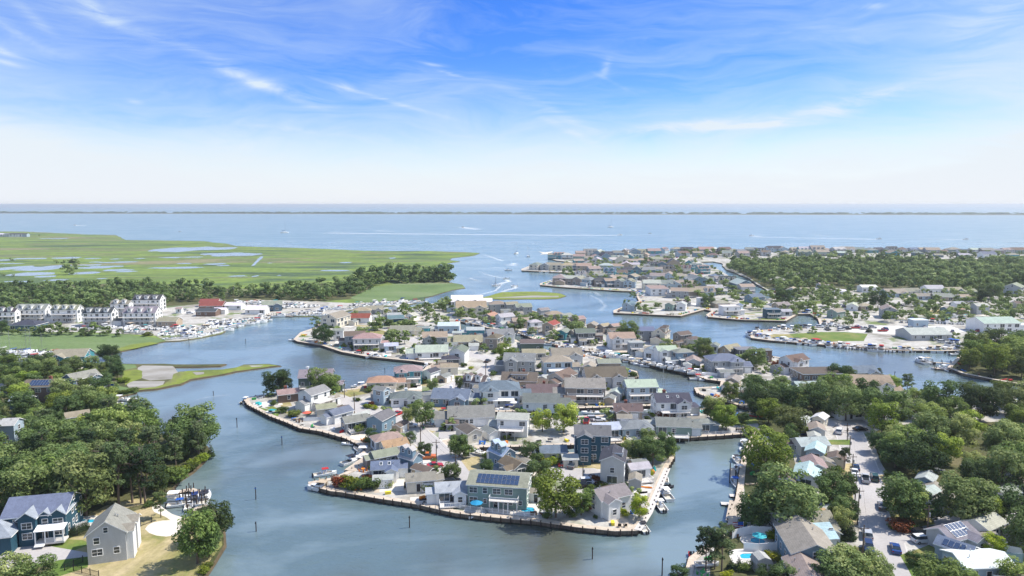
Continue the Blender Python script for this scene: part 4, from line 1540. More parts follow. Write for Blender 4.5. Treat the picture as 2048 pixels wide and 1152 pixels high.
        for x in (-1, .1, 1):
            mb.box(x, 0, .36, .3, 1.1 - abs(x) * .1, .05)
        out.append(('bench', mb, [M['plank']]))
    return out


BOATS, BNAME = {}, {'runabout': 'motorboat', 'console': 'fishing_boat', 'cruiser': 'cabin_cruiser', 'pontoon': 'pontoon_boat', 'sailboat': 'sailboat', 'jetski': 'jet_ski', 'rowboat': 'rowing_boat'}
BWORD = {'runabout': 'open motorboat', 'console': 'centre-console fishing boat', 'cruiser': 'cabin cruiser', 'pontoon': 'pontoon boat', 'sailboat': 'sailing boat', 'jetski': 'jet ski', 'rowboat': 'small rowing boat'}
BLEN = {'runabout': 6.6, 'console': 7.4, 'cruiser': 9.6, 'pontoon': 7.2, 'sailboat': 9.5, 'jetski': 3.1, 'rowboat': 3.8}
for k in BNAME:
    parts = boat_parts(k)
    meshes = [(n, mb.mesh(n, mats)) for n, mb, mats in parts]
    allm, one = [], MB()
    for n, mb, mats in parts:
        base = len(allm)
        allm += mats
        off = len(one.v)
        one.v += mb.v
        one.f += [tuple(i + off for i in f) for f in mb.f]
        one.m += [i + base for i in mb.m]
    BOATS[k] = (meshes, one.mesh('hull', allm))
CANV = {'white': (.75, .75, .75), 'blue': (.02, .10, .40), 'black': (.03, .03, .04), 'tan': (.50, .40, .28), 'red': (.45, .03, .03), 'teal': (.03, .30, .32), 'yellow': (.8, .75, .05), 'green': (.03, .25, .08), 'navy': (.02, .04, .14)}
CWORD = {'runabout': 'dark windshield', 'console': 'hardtop', 'cruiser': 'canopy', 'pontoon': 'canopy', 'sailboat': 'furled sail', 'jetski': 'hull', 'rowboat': 'hull'}


def boat(p, rz, kind='runabout', canvas='white', label='', group=None, scale=1.0, far=False, z=0.0):
    lb = label
    if far:
        o = ob(BNAME[kind], BOATS[kind][1], None, (p.x, p.y, z), rz, CANV[canvas])
        o.scale = (scale,) * 3
        return tag(o, lb, 'boat', group)
    t = thing(BNAME[kind], lb, 'boat', (p.x, p.y, z), rz, group)
    t.scale = (scale,) * 3
    for n, me in BOATS[kind][0]:
        ob(n, me, t, None, 0, CANV[canvas])
    return t


# ---------------------------------------------------------------- cars
def car_parts(kind):
    L, Wd = {'sedan': (4.6, 1.82), 'suv': (4.8, 1.92), 'pickup': (5.5, 1.95)}[kind]
    zb, zh, zr = {'sedan': (.28, .92, 1.42), 'suv': (.32, 1.08, 1.74), 'pickup': (.38, 1.1, 1.8)}[kind]
    mb = MB()
    prof = {'sedan': [(-.5, .70), (-.49, .98), (-.30, 1.0), (.20, 1.0), (.46, .82), (.5, .62)],
            'suv': [(-.5, .8), (-.495, 1.0), (-.3, 1.0), (.2, 1.0), (.46, .9), (.5, .66)],
            'pickup': [(-.5, .95), (-.499, .99), (-.3, .99), (.2, 1.0), (.46, .93), (.5, .7)]}[kind]
    top = [(x * L, zh * h) for x, h in prof]
    out2 = [(-L / 2, zb)] + top + [(L / 2, zb)]
    n = len(out2)
    a, b = [(x, -Wd / 2, z) for x, z in out2], [(x, Wd / 2, z) for x, z in out2]
    mb.add(a + b, [tuple(range(n)), tuple(range(2 * n - 1, n - 1, -1))] + [((i + 1) % n, i, n + i, n + (i + 1) % n) for i in range(n)])
    cab = {'sedan': ((-.36, .17), (-.22, .04)), 'suv': ((-.47, .19), (-.43, .07)), 'pickup': ((-.10, .22), (-.07, .11))}[kind]
    (x0, x1), (x2, x3) = cab
    gl = MB()
    lo = [(x0 * L, -Wd * .46, zh - .01), (x1 * L, -Wd * .46, zh - .01), (x1 * L, Wd * .46, zh - .01), (x0 * L, Wd * .46, zh - .01)]
    hi = [(x2 * L, -Wd * .38, zr), (x3 * L, -Wd * .38, zr), (x3 * L, Wd * .38, zr), (x2 * L, Wd * .38, zr)]
    gl.add(lo + hi, [(0, 1, 5, 4), (1, 2, 6, 5), (2, 3, 7, 6), (3, 0, 4, 7)])
    rf = MB()
    rf.add([(x, y, z) for x, y, z in hi] + [(x, y, z + .05) for x, y, z in hi], [(4, 5, 6, 7), (0, 1, 5, 4), (1, 2, 6, 5), (2, 3, 7, 6), (3, 0, 4, 7)])
    if kind == 'pickup':
        mb.box(-L * .30, 0, zh, L * .36, Wd * .8, .012, 1)
    for s in (-1, 1):
        mb.box(L / 2 - .05, s * Wd * .37, zh * .62, .14, .36, .16, 2)
        mb.box(-L / 2 + .03, s * Wd * .42, zh * .66, .1, .24, .22, 3)
    wh = MB()
    wh.tube((0, -.11, 0), (0, .11, 0), .33, .33, 12, 0)
    wh.tube((0, -.125, 0), (0, .125, 0), .18, .18, 8, 1)
    return (L, Wd), [('body', mb.mesh('body', [M['paint'], M['black'], M['trim'], M['tail']])), ('window_glass', gl.mesh('window_glass', M['glass'])), ('car_roof', rf.mesh('car_roof', M['paint']))], wh.mesh('wheel', [M['rubber'], M['metal']])


M['tail'] = simple('red_lens', (.35, .01, .01), .25)
CARS = {k: car_parts(k) for k in ('sedan', 'suv', 'pickup')}
CC = {'white': (.72, .72, .72), 'black': (.015, .015, .018), 'silver': (.42, .43, .44), 'red': (.42, .02, .02), 'blue': (.02, .06, .22), 'dark green': (.02, .06, .05), 'grey': (.16, .165, .17), 'orange': (.6, .16, .04), 'navy': (.015, .03, .09), 'teal': (.04, .2, .22)}


def car(p, rz, kind='sedan', col='white', label='', z=LZ + .03, far=False):
    (L, Wd), parts, wheel = CARS[kind]
    t = thing({'sedan': 'parked_car', 'suv': 'parked_suv', 'pickup': 'pickup_truck'}[kind], label, {'sedan': 'car', 'suv': 'car', 'pickup': 'pickup truck'}[kind], (p.x, p.y, z), rz, 'cars parked in the neighbourhood')
    for n, me in parts:
        if far and n in ('headlights', 'tail_lights'):
            continue
        ob(n, me, t, None, 0, CC[col])
    for sx in (-.31, .31):
        for s in (-1, 1):
            ob('wheel', wheel, t, (sx * L, s * (Wd / 2 - .09), .33))
    return t

# ---------------------------------------------------------------- houses (position of the foot, apparent width, ridge angle, storeys, roof form, colours)
def rows(x0, y0, s, ctx, data, **kw):
    for d in data:
        x, y, wd, ang, st, style, wall, roof = d[:8]
        house(x0 + x / s, y0 + y / s, wd / s, ang, st, style, wall, roof, ctx=d[9] if len(d) > 9 else ctx, extra=d[8] if len(d) > 8 else '', **kw)


# near left corner
house(92, 1079, 128, 14, 2, 'g', 'dark blue', 'slate', 'beside the swimming pool', extra='n', det=0, size=(12.4, 10), tp=.5)
TEAL = HOUSES[-1][2]
house(227, 1119, 98, 108, 2, 'g', 'pale grey', 'taupe', 'beside the dry lawn', extra='n', det=3, size=(9.0, 7.2), tp=.72)
GREY = HOUSES[-1][2]

# near shore of the central peninsula
rows(900, 860, 3.945, 'on the near bulkhead', [
    (395, 628, 0, -9, 2, 'G', 'sage green', 'taupe', 'sn', 'on the near bulkhead')], size=(14.6, 9.2))
SOLH = HOUSES[-1][2]
rows(900, 860, 3.945, 'near the corner lawn', [
    (1250, 690, 350, 28, 1.5, 'c', 'white', 'grey', 'n', 'on the peninsula corner'),
    (1285, 445, 235, 78, 2.5, 'g', 'pale grey', 'dark', 'Dn', 'behind the corner house'),
    (1120, 258, 290, -4, 3, 'c', 'dark teal', 'green grey', 'n', 'by the cul-de-sac'),
    (1480, 400, 190, 15, 1, 'g', 'white', 'light grey', 'kn', 'on the east bulkhead'),
    (810, 262, 215, 4, 1, 'g', 'cream', 'slate', '', 'by the near canal'),
    (412, 318, 215, -52, 1.5, 'd', 'steel blue', 'pale blue', '', 'along the near street'),
    (500, 396, 235, -52, 1, 'c', 'grey', 'brown', 'n', 'along the near street')])
rows(480, 860, 3.945, 'on the near bulkhead', [
    (1670, 585, 270, 8, 1, 'c', 'white', 'light grey', 'k', 'beside the solar-panelled house'),
    (1425, 500, 250, 12, 1, 'g', 'cream', 'taupe', 'g', 'above the sandy yard'),
    (1150, 398, 230, 8, 1, 'c', 'white', 'slate', 'l', 'behind the hedge'),
    (1350, 352, 190, -35, 1.5, 'd', 'steel blue', 'light grey', 'n', 'behind the hedge'),
    (1140, 305, 240, 30, 1, 'g', 'taupe', 'taupe', '', 'on the west bulkhead'),
    (1215, 222, 240, 30, 1, 'g', 'cream', 'orange tan', '', 'on the west bulkhead'),
    (1160, 175, 270, 28, 1, 'h', 'white', 'tan', 'k', 'on the west bulkhead'),
    (1815, 108, 200, -60, 1, 'g', 'cream', 'brown', 'g', 'south of near canal'),
])
rows(400, 640, 5.12, 'on the west tip', [
    (1200, 765, 360, 8, 2.5, 'c', 'dark green', 'grey', 'K', 'behind the big tree'),
    (905, 850, 250, 25, 1, 'g', 'brown', 'pinkish brown', 'p', 'on the west tip'),
    (1175, 925, 290, 60, 2, 'g', 'white', 'grey', 'k', 'on the west tip'),
    (1290, 1005, 230, 25, 1, 'g', 'cream', 'tan', '', 'along the west bulkhead'),
    (1430, 1065, 270, 50, 1, 'g', 'white', 'slate', '', 'along the west bulkhead'),
    (1590, 1150, 300, 30, 1, 'g', 'grey', 'grey', 'k', 'along the west bulkhead'),
    (1860, 1160, 270, 68, 1.5, 'g', 'steel blue', 'green grey', 'n', 'along the west street'),
    (1860, 875, 170, -30, 2, 'g', 'pale blue', 'grey', 'n', 'by the west street'),
    (1870, 725, 310, 5, 1, 'h', 'cream', 'orange tan', '', 'on the west lagoon'),
    (1590, 275, 230, 12, 2, 'c', 'grey', 'brown', '', 'on the northwest point'),
    (1720, 305, 290, 5, 2, 'h', 'pale grey', 'pinkish brown', 'K', 'on the northwest point'),
    (1420, 215, 110, 10, 2, 'g', 'white', 'grey', 'n', 'on the northwest point'),
    (1395, 80, 260, 72, 2, 'g', 'cream', 'taupe', 'n', 'near the sand point'),
    (1640, 30, 220, 0, 1, 'g', 'white', 'red', '', 'near the sand point'),
    (1960, 330, 150, 10, 1, 'g', 'pale blue', 'pale blue', 'k', 'on the northwest point'),
    (2000, 60, 190, 20, 1.5, 'g', 'dark blue', 'slate', '', 'near the north street'),
])
rows(780, 640, 5.12, 'in the central streets', [
    (605, 135, 215, 0, 1.5, 'G', 'pale blue', 'pale blue', 'n', 'by the north street'),
    (460, 290, 270, 8, 2, 'c', 'grey', 'tan', 'n', 'by the north street'),
    (130, 168, 260, 5, 1, 'g', 'cream', 'taupe', '', 'by the north street'),
    (340, 140, 140, -5, 1, 'f', 'teal', 'grey', '', 'by the north street'),
    (875, 182, 185, 4, 1.5, 'G', 'teal', 'light grey', 'k', 'on the inner canal'),
    (690, 190, 90, 0, 1, 'G', 'pale grey', 'light grey', '', 'by the north street'),
    (1125, 240, 310, 12, 1.5, 'c', 'white', 'grey', '', 'on the inner canal'),
    (800, 285, 300, 3, 1, 'c', 'tan', 'tan', 'g', 'by the north street'),
    (1070, 305, 185, 70, 2, 'h', 'taupe', 'brown', 'pn', 'by the bend'),
    (1450, 325, 240, 2, 1.5, 'G', 'dark green', 'brown', 'n', 'by the inner canal'),
    (1470, 408, 240, 2, 1, 'G', 'cream', 'pinkish brown', '', 'by the inner canal'),
    (430, 398, 350, 6, 1, 'g', 'white', 'light grey', 'k', 'on the west lagoon'),
    (710, 455, 190, 82, 2, 'g', 'white', 'green grey', 'n', 'by the round garden'),
    (620, 475, 180, 5, 1, 'h', 'charcoal', 'dark', '', 'by the round garden'),
    (610, 560, 180, 4, 1, 'g', 'cream', 'tan', 'n', 'on the west lagoon'),
    (480, 560, 110, 4, 1, 'g', 'white', 'tan', 'n', 'on the west lagoon'),
    (420, 645, 170, 60, 1.5, 'g', 'white', 'dark', 'n', 'on the west lagoon'),
    (190, 668, 300, 8, 2, 'h', 'teal', 'taupe', 'Kg', 'on the west lagoon'),
    (1330, 548, 340, -6, 2, 'c', 'grey', 'grey', 'l', 'in the middle block'),
    (1705, 565, 310, 6, 2, 'h', 'pale blue', 'pinkish brown', 'an', 'in the middle block'),
    (1800, 455, 330, 5, 1.5, 'c', 'pale grey', 'taupe', 'k', 'by the inner canal'),
    (885, 728, 290, -22, 1, 'd', 'white', 'brown', 'g', 'in the middle block'),
    (1330, 735, 380, -5, 1.5, 'c', 'tan', 'brown', 'Dg', 'in the middle block'),
    (1760, 705, 320, 55, 1.5, 'c', 'cream', 'brown', 'n', 'in the middle block'),
    (1120, 872, 420, 3, 2, 'h', 'white', 'slate', 'a', 'on the middle canal'),
    (165, 895, 340, 10, 1, 'h', 'white', 'green grey', '', 'by the white mansion'),
    (640, 895, 420, -8, 1, 'c', 'steel blue', 'slate', '', 'on the middle canal'),
    (1570, 825, 350, 0, 1, 'g', 'white', 'brown', 'p', 'beside the white mansion'),
    (1550, 935, 390, -4, 1, 'g', 'white', 'green grey', 'n', 'on the middle canal'),
    (830, 1095, 500, 5, 1, 'g', 'white', 'grey', 'g', 'south of middle canal'),
    (1265, 1200, 340, -8, 2, 'G', 'white', 'light grey', 'k', 'south of middle canal'),
])
rows(1120, 640, 5.12, 'on the middle finger', [
    (250, 845, 420, -3, 2, 'g', 'taupe', 'taupe', 'Kn', 'on the middle canal'),
    (300, 585, 150, 75, 1.5, 'g', 'sage green', 'tan', 'n', 'on the lagoon'),
    (490, 540, 240, 4, 1.5, 'G', 'taupe', 'taupe', 'p', 'on the lagoon'),
    (450, 690, 440, 4, 1.5, 'c', 'pale grey', 'brown', 'n', 'on the lagoon'),
    (575, 838, 150, 70, 1, 'g', 'pale grey', 'light grey', 'n', 'on the middle canal'),
    (815, 838, 330, 4, 2, 'g', 'pale blue', 'light grey', 'K', 'on the middle canal'),
    (1130, 1005, 370, 3, 2, 'c', 'white', 'dark', 'kl', 'below the lagoon'),
    (690, 1025, 300, -5, 1, 'c', 'tan', 'brown', 'g', 'below the lagoon'),
    (460, 1230, 310, 12, 1, 'g', 'steel blue', 'pale blue', 'k', 'on the near canal'),
    (760, 1215, 350, 8, 1, 'h', 'pale blue', 'grey', 'k', 'on the near canal'),
    (1150, 1190, 370, -6, 1, 'g', 'sage green', 'grey', 'k', 'on the near canal'),
    (1465, 1160, 190, 6, 1, 'h', 'slate blue', 'grey', '', 'on the near canal'),
    (250, 240, 210, 5, 2, 'g', 'charcoal', 'green grey', 'k', 'on the inner canal'),
    (375, 235, 120, 5, 1.5, 'G', 'brown', 'taupe', 'k', 'on the inner canal'),
    (620, 300, 280, 5, 2, 'c', 'white', 'tan', 'K', 'on the inner canal'),
    (770, 350, 150, 4, 2, 'f', 'grey', 'light grey', 'K', 'on the inner canal'),
    (930, 405, 165, 60, 1.5, 'g', 'white', 'slate', 'n', 'on the inner canal'),
    (1075, 435, 220, 8, 2, 'c', 'white', 'light grey', 'k', 'on the inner canal'),
    (1250, 460, 200, 12, 2, 'h', 'steel blue', 'taupe', 'kn', 'on the inner canal'),
    (1360, 500, 170, 78, 1, 'g', 'pale grey', 'tan', 'n', 'on the inner canal'),
    (1670, 550, 350, 4, 2, 'h', 'grey', 'slate', 'k', 'on the inner canal'),
    (170, 205, 150, 30, 1.5, 'g', 'tan', 'taupe', '', 'behind the inner canal'),
    (330, 130, 130, 70, 1.5, 'g', 'tan', 'taupe', '', 'behind the inner canal'),
    (450, 140, 140, 40, 1.5, 'g', 'taupe', 'tan', '', 'behind the inner canal'),
    (565, 140, 140, 30, 1.5, 'g', 'tan', 'pinkish brown', '', 'behind the inner canal'),
    (860, 215, 190, 4, 2, 'g', 'grey', 'slate', '', 'behind the inner canal'),
    (1030, 248, 220, 62, 2, 'd', 'cream', 'brown', '', 'behind the inner canal'),
    (1250, 265, 190, 30, 2, 'g', 'taupe', 'brown', '', 'behind the inner canal'),
    (1375, 285, 150, 10, 1.5, 'h', 'cream', 'brown', '', 'behind the inner canal'),
    (1580, 385, 120, 65, 2, 'g', 'pale grey', 'grey', '', 'behind the inner canal'),
    (1740, 405, 250, 35, 1.5, 'k', 'tan', 'pinkish brown', '', 'behind the inner canal'),
    (1880, 425, 190, 5, 2, 'f', 'charcoal', 'grey', '', 'behind the inner canal')])
rows(1400, 640, 5.12, 'on the east mainland', [
    (655, 435, 130, 5, 2, 'f', 'brown', 'grey', '', 'behind the inner canal'),
    (955, 552, 300, 28, 2, 'c', 'white', 'brown', 'n', 'on the wide canal'),
    (1180, 695, 440, 4, 2, 'f', 'brown', 'brown', 'n', 'among the trees'),
    (1110, 790, 330, 4, 1, 'c', 'pale blue', 'light grey', 'n', 'among the trees'),
    (1640, 640, 290, 5, 1.5, 'c', 'grey', 'slate', 'n', 'by the wide canal'),
    (1710, 810, 420, -4, 2, 'c', 'white', 'pinkish brown', 'n', 'by the wide canal'),
    (1480, 770, 160, 60, 1, 'g', 'cream', 'brown', 'n', 'by the wide canal'),
    (340, 705, 190, 60, 1, 'g', 'tan', 'taupe', 'n', 'by the lagoon'),
    (500, 480, 150, 8, 1, 'g', 'pale grey', 'tan', 'n', 'by the lagoon'),
    (1500, 1020, 300, 6, 1, 'g', 'white', 'light grey', 'n', 'behind the trees'),
    (510, 838, 180, 0, 1, 'G', 'tan', 'tan', 'n', 'by the small inlet'),
    (1225, 1110, 190, 50, 1, 'g', 'cream', 'white', 'n', 'at the street corner')])
rows(1300, 860, 3.945, 'west of the street', [
    (1310, 80, 150, 72, 1, 'g', 'pale grey', 'tan', 'n'),
    (1255, 205, 260, 8, 1, 'g', 'cream', 'light grey', 'n'),
    (1300, 262, 200, 62, 1, 'g', 'pale blue', 'pale blue', 'n'),
    (1290, 395, 200, 78, 1, 'g', 'pale grey', 'pinkish brown', 'n'),
    (1235, 478, 290, 62, 1, 'g', 'white', 'pale blue', 'n'),
    (1330, 790, 150, 40, 1, 'g', 'brown', 'orange tan', 'n'),
    (1190, 895, 470, 6, 1, 'c', 'pale grey', 'taupe', 'n'),
    (1225, 975, 400, 8, 1, 'c', 'white', 'pale blue', 'n'),
    (1215, 1130, 400, 84, 1.5, 'g', 'steel blue', 'taupe', 'n', 'beside the blue pools'),
    (1215, 1320, 300, 82, 1, 'g', 'cream', 'tan', 'n', 'at the bottom edge')])
rows(1648, 860, 3.945, 'east of the street', [
    (800, 495, 190, 50, 1, 'g', 'steel blue', 'light grey', 'n'),
    (820, 598, 170, 35, 1, 'g', 'pale blue', 'light grey', 'n'),
    (1250, 880, 330, 30, 1, 'g', 'white', 'light grey', 'n', 'beyond the side street'),
    (1000, 972, 370, 22, 1, 'c', 'pale grey', 'grey', 's', 'beyond the side street'),
    (1030, 1085, 290, -50, 1, 'g', 'pale blue', 'slate', 'sn', 'by the blue fence'),
    (1200, 1190, 410, 2, 1, 'G', 'pale blue', 'white', 'n', 'by the blue fence'),
    (1420, 600, 200, 20, 1, 'g', 'cream', 'taupe', 'n', 'under the trees'),
    (1500, 520, 200, 10, 1, 'g', 'pale grey', 'taupe', 'n', 'under the trees'),
    (730, 85, 130, 10, 1, 'g', 'white', 'white', 'n', 'among tall trees')])

# west marina condominiums: white, many gables
def condo(x, y, wd, n, ctx):
    u, v = x / 5.12, 440 + y / 5.12
    r = house(u, v, wd / 5.12, 3, 3, 'd', 'white', ('grey', 'taupe', 'dark')[int(x) % 3], '', lab='white three-storey waterside apartment building with small roof gables ' + ctx, extra='Kn', det=2, r=2.0, tp=.66, seed=n, name='apartment_building', z=.45)
    r['category'] = 'building'


for q in ((95, 1075, 190, 2, 'at the photo edge'), (360, 1050, 310, 4, 'behind the dark hipped house'), (700, 1050, 265, 4, 'with stacked balconies'), (1040, 1085, 290, 3, 'nearest the reed bed'),
          (1470, 1085, 330, 4, 'beside the marina yard'), (1535, 935, 280, 4, 'closest to the woods'), (1255, 985, 190, 3, 'between two larger ones')):
    condo(*q)
rows(0, 440, 5.12, 'west marina', [(300, 1130, 270, 0, 1, 'h', 'slate blue', 'dark', 'n', 'below the apartments'), (1740, 1090, 200, 0, 1, 'g', 'tan', 'tan', 'n', 'in the marina yard'),
                                   (1840, 955, 60, 0, 1, 'g', 'white', 'tan', 'n', 'in the marina yard')], z=.45)
rows(400, 440, 5.12, 'west marina', [(110, 890, 190, 3, 1, 'g', 'tan', 'red', 'n', 'in the west marina'), (140, 925, 240, 3, 1, 'g', 'brown', 'red', 'n', 'in the west marina'), (740, 935, 230, 20, 1.5, 'c', 'slate blue', 'taupe', 'n', 'in the west marina'),
                                     (360, 920, 170, 0, 1, 'G', 'white', 'white', 'n', 'in the west marina'), (215, 965, 120, 0, 1, 'G', 'white', 'white', 'n', 'in the west marina'), (90, 985, 200, 0, 1, 'G', 'brown', 'dark', 'n', 'in the west marina'),
                                     (590, 965, 200, 0, 1, 'g', 'white', 'white', 'n', 'in the west marina')], z=.45)
rows(0, 640, 5.12, 'southwest shore', [
    (755, 500, 350, 8, 2, 'c', 'teal', 'taupe', 'Kn', 'beside the boat inlet'),
    (850, 750, 300, 60, 2, 'c', 'slate blue', 'taupe', 'kn', 'by the flagpole dock'),
    (460, 830, 330, 6, 2, 'g', 'brown', 'brown', 'spn', 'by the southwest parking'),
    (240, 910, 200, 10, 1, 'g', 'slate blue', 'pale blue', 'n', 'by the southwest parking'),
    (60, 1260, 300, 8, 2, 'g', 'pale blue', 'light grey', 'n', 'at the left edge'),
    (800, 1090, 250, 35, 1, 'c', 'grey', 'taupe', 'n', 'in the left woods'),
    (10, 760, 90, 60, 1, 'g', 'pale blue', 'light grey', 'n', 'at the left edge')], z=.5)

# northern part of the central land, towards the big white roof
rows(780, 440, 5.12, 'north end', [
    (790, 880, 330, 2, 1, 'c', 'white', 'white', 'n', 'at the north tip'),
    (830, 985, 330, 6, 2, 'c', 'cream', 'tan', '', 'below the north tip'),
    (1100, 950, 190, 10, 2, 'h', 'grey', 'taupe', '', 'at the north tip'),
    (1240, 950, 150, 20, 2, 'g', 'grey', 'taupe', '', 'on the north shore'),
    (1360, 980, 190, 15, 2, 'c', 'grey', 'taupe', '', 'on the north shore'),
    (1030, 1060, 170, 65, 1.5, 'g', 'taupe', 'orange tan', 'p', 'on the inner canal'),
    (1180, 1090, 200, 30, 2, 'g', 'white', 'light grey', '', 'on the inner canal'),
    (1330, 1110, 180, 10, 1.5, 'g', 'tan', 'pinkish brown', '', 'on the inner canal'),
    (1480, 1150, 150, 20, 2, 'h', 'white', 'light grey', 'K', 'on the inner canal'),
    (1650, 1180, 190, 62, 2, 'g', 'tan', 'red', 'K', 'on the inner canal'),
    (1780, 1230, 150, 62, 1.5, 'g', 'teal', 'grey', 'k', 'on the inner canal'),
    (1570, 990, 130, 30, 1.5, 'g', 'grey', 'grey', '', 'on the north shore'),
    (1680, 1040, 200, 15, 1.5, 'h', 'tan', 'tan', '', 'on the north shore'),
    (1800, 1060, 160, 45, 1.5, 'g', 'pale grey', 'taupe', '', 'on the north shore'),
    (1920, 1090, 170, 30, 1.5, 'g', 'tan', 'pinkish brown', '', 'on the north shore'),
    (60, 1075, 190, 15, 1, 'g', 'slate blue', 'slate', '', 'by the north street'),
    (230, 1030, 110, 70, 1, 'g', 'white', 'light grey', '', 'by the north street'),
    (80, 960, 110, 70, 1.5, 'g', 'white', 'light grey', '', 'by the marina channel'),
    (640, 945, 110, 0, 1, 'G', 'pale blue', 'grey', '', 'at the north tip'),
    (950, 960, 110, 30, 1, 'g', 'grey', 'grey', '', 'below the north tip')])
rows(400, 440, 5.12, 'marina channel', [(1790, 965, 190, 8, 1, 'c', 'grey', 'taupe', '', 'by the marina channel'), (1660, 1000, 200, 10, 1.5, 'h', 'cream', 'tan', '', 'by the marina channel'),
                                        (1990, 1030, 150, 10, 1, 'g', 'dark teal', 'light grey', '', 'by the marina channel')])

# far residential fingers and the east side
rf = random.Random(42)
WALLS = ['white', 'pale grey', 'grey', 'cream', 'pale blue', 'steel blue', 'taupe', 'tan', 'sage green', 'slate blue', 'teal']
ROOFS = ['grey', 'taupe', 'light grey', 'slate', 'tan', 'brown', 'grey', 'dark', 'pinkish brown', 'taupe']


def far_row(u0, v0, u1, v1, n, wpx, ctx, st=None, wob=3, style=None, angj=20):
    for i in range(n):
        t = (i + .5) / n
        u = u0 + (u1 - u0) * t + rf.uniform(-wob, wob)
        v = v0 + (v1 - v0) * t + rf.uniform(-.6, .6)
        s = st or rf.choice((1, 1.5, 2, 2))
        house(u, v, wpx * rf.uniform(.95, 1.45), rf.choice((0, 0, 0, 75)) + rf.uniform(-angj, angj), s, style or rf.choice('gghcgd'), rf.choice(WALLS), rf.choice(ROOFS), ctx, det=1 if wpx > 24 else 0, extra='k' if rf.random() < .3 else '')


far_row(1098, 519, 1140, 519, 3, 20, 'on the far point', 2)
far_row(1150, 514, 1335, 508, 10, 20, 'on the bay front')
far_row(1150, 522, 1335, 517, 11, 19, 'behind the bay front')
far_row(1062, 540, 1120, 541, 3, 24, 'on the second point', 2)
far_row(1126, 541, 1195, 543, 4, 23, 'on the second point')
far_row(1150, 531, 1340, 526, 11, 20, 'on the far streets')
far_row(1205, 541, 1352, 536, 8, 22, 'on the far streets')
far_row(1112, 568, 1270, 577, 8, 25, 'on the third finger', 2)
far_row(1150, 560, 1205, 557, 3, 22, 'on the third finger')
far_row(1210, 553, 1378, 547, 9, 24, 'on the far streets')
far_row(1210, 565, 1395, 558, 8, 25, 'on the far streets')
far_row(1292, 580, 1420, 571, 6, 27, 'behind the blue deck')
far_row(1300, 592, 1330, 592, 1, 38, 'above the beach point', 2, style='f')
far_row(1350, 598, 1440, 588, 4, 30, 'beside the far street')
rows(1120, 440, 5.12, 'fourth', [
    (710, 935, 160, 55, 1.5, 'c', 'pale blue', 'steel' if 0 else 'slate', 'n', 'on the fourth point'),
    (1130, 930, 130, 60, 1.5, 'g', 'sage green', 'taupe', 'n', 'on the fourth point'),
    (1245, 930, 130, 70, 1.5, 'g', 'white', 'light grey', 'n', 'on the fourth point'),
    (1265, 890, 140, 20, 1, 'h', 'grey', 'taupe', 'n', 'on the fourth point'),
    (1445, 880, 90, 4, 2, 'f', 'white', 'white', 'K', 'on the fourth point'),
    (1730, 975, 190, 6, 2, 'f', 'white', 'white', 'K', 'on the beach corner'),
    (1830, 965, 100, 60, 2, 'g', 'pale blue', 'slate', 'n', 'on the beach corner'),
    (1640, 900, 180, 10, 1, 'h', 'tan', 'tan', 'n', 'behind the beach corner'),
    (1990, 850, 200, 25, 1.5, 'g', 'steel blue', 'slate', 'n', 'beside the creek')])
rows(1400, 440, 5.12, 'fifth', [
    (730, 1005, 150, 2, 2, 'f', 'dark blue', 'slate', 'K', 'on the beach corner'),
    (830, 920, 180, 20, 1, 'g', 'tan', 'taupe', 'n', 'behind the beach corner'),
    (870, 985, 120, 10, 1, 'g', 'pale grey', 'light grey', 'n', 'on the beach corner'),
    (1390, 1010, 190, 35, 1.5, 'g', 'sage green', 'taupe', 'n', 'on the marina canal'),
    (1560, 930, 170, 60, 1, 'g', 'white', 'light grey', 'n', 'by the marina canal'),
    (1680, 930, 150, 10, 1, 'h', 'tan', 'tan', 'n', 'by the marina canal'),
    (1920, 1010, 200, 70, 2, 'g', 'grey', 'taupe', 'n', 'on the marina canal'),
    (770, 650, 200, 10, 1, 'h', 'tan', 'taupe', 'n', 'beside the creek'), (960, 620, 130, 0, 2, 'G', 'white', 'white', 'n', 'beside the forest'),
    (1080, 640, 90, 10, 1, 'g', 'pale grey', 'light grey', 'n', 'beside the forest'), (1160, 630, 80, 0, 2, 'f', 'taupe', 'white', 'n', 'beside the forest'),
    (940, 790, 150, 60, 2, 'g', 'pale grey', 'tan', 'n', 'beside the creek'), (1080, 770, 130, 4, 1.5, 'g', 'cream', 'taupe', 'n', 'by the forest street'),
    (1250, 700, 120, 20, 1, 'g', 'pale grey', 'tan', 'n', 'by the forest street'), (1420, 770, 120, 0, 1, 'G', 'white', 'white', 'n', 'by the forest street'),
    (1710, 740, 160, 0, 1.5, 'G', 'white', 'white', 'n', 'by the forest street'), (1980, 790, 230, 4, 1, 'c', 'pale blue', 'tan', 'n', 'by the forest street')])
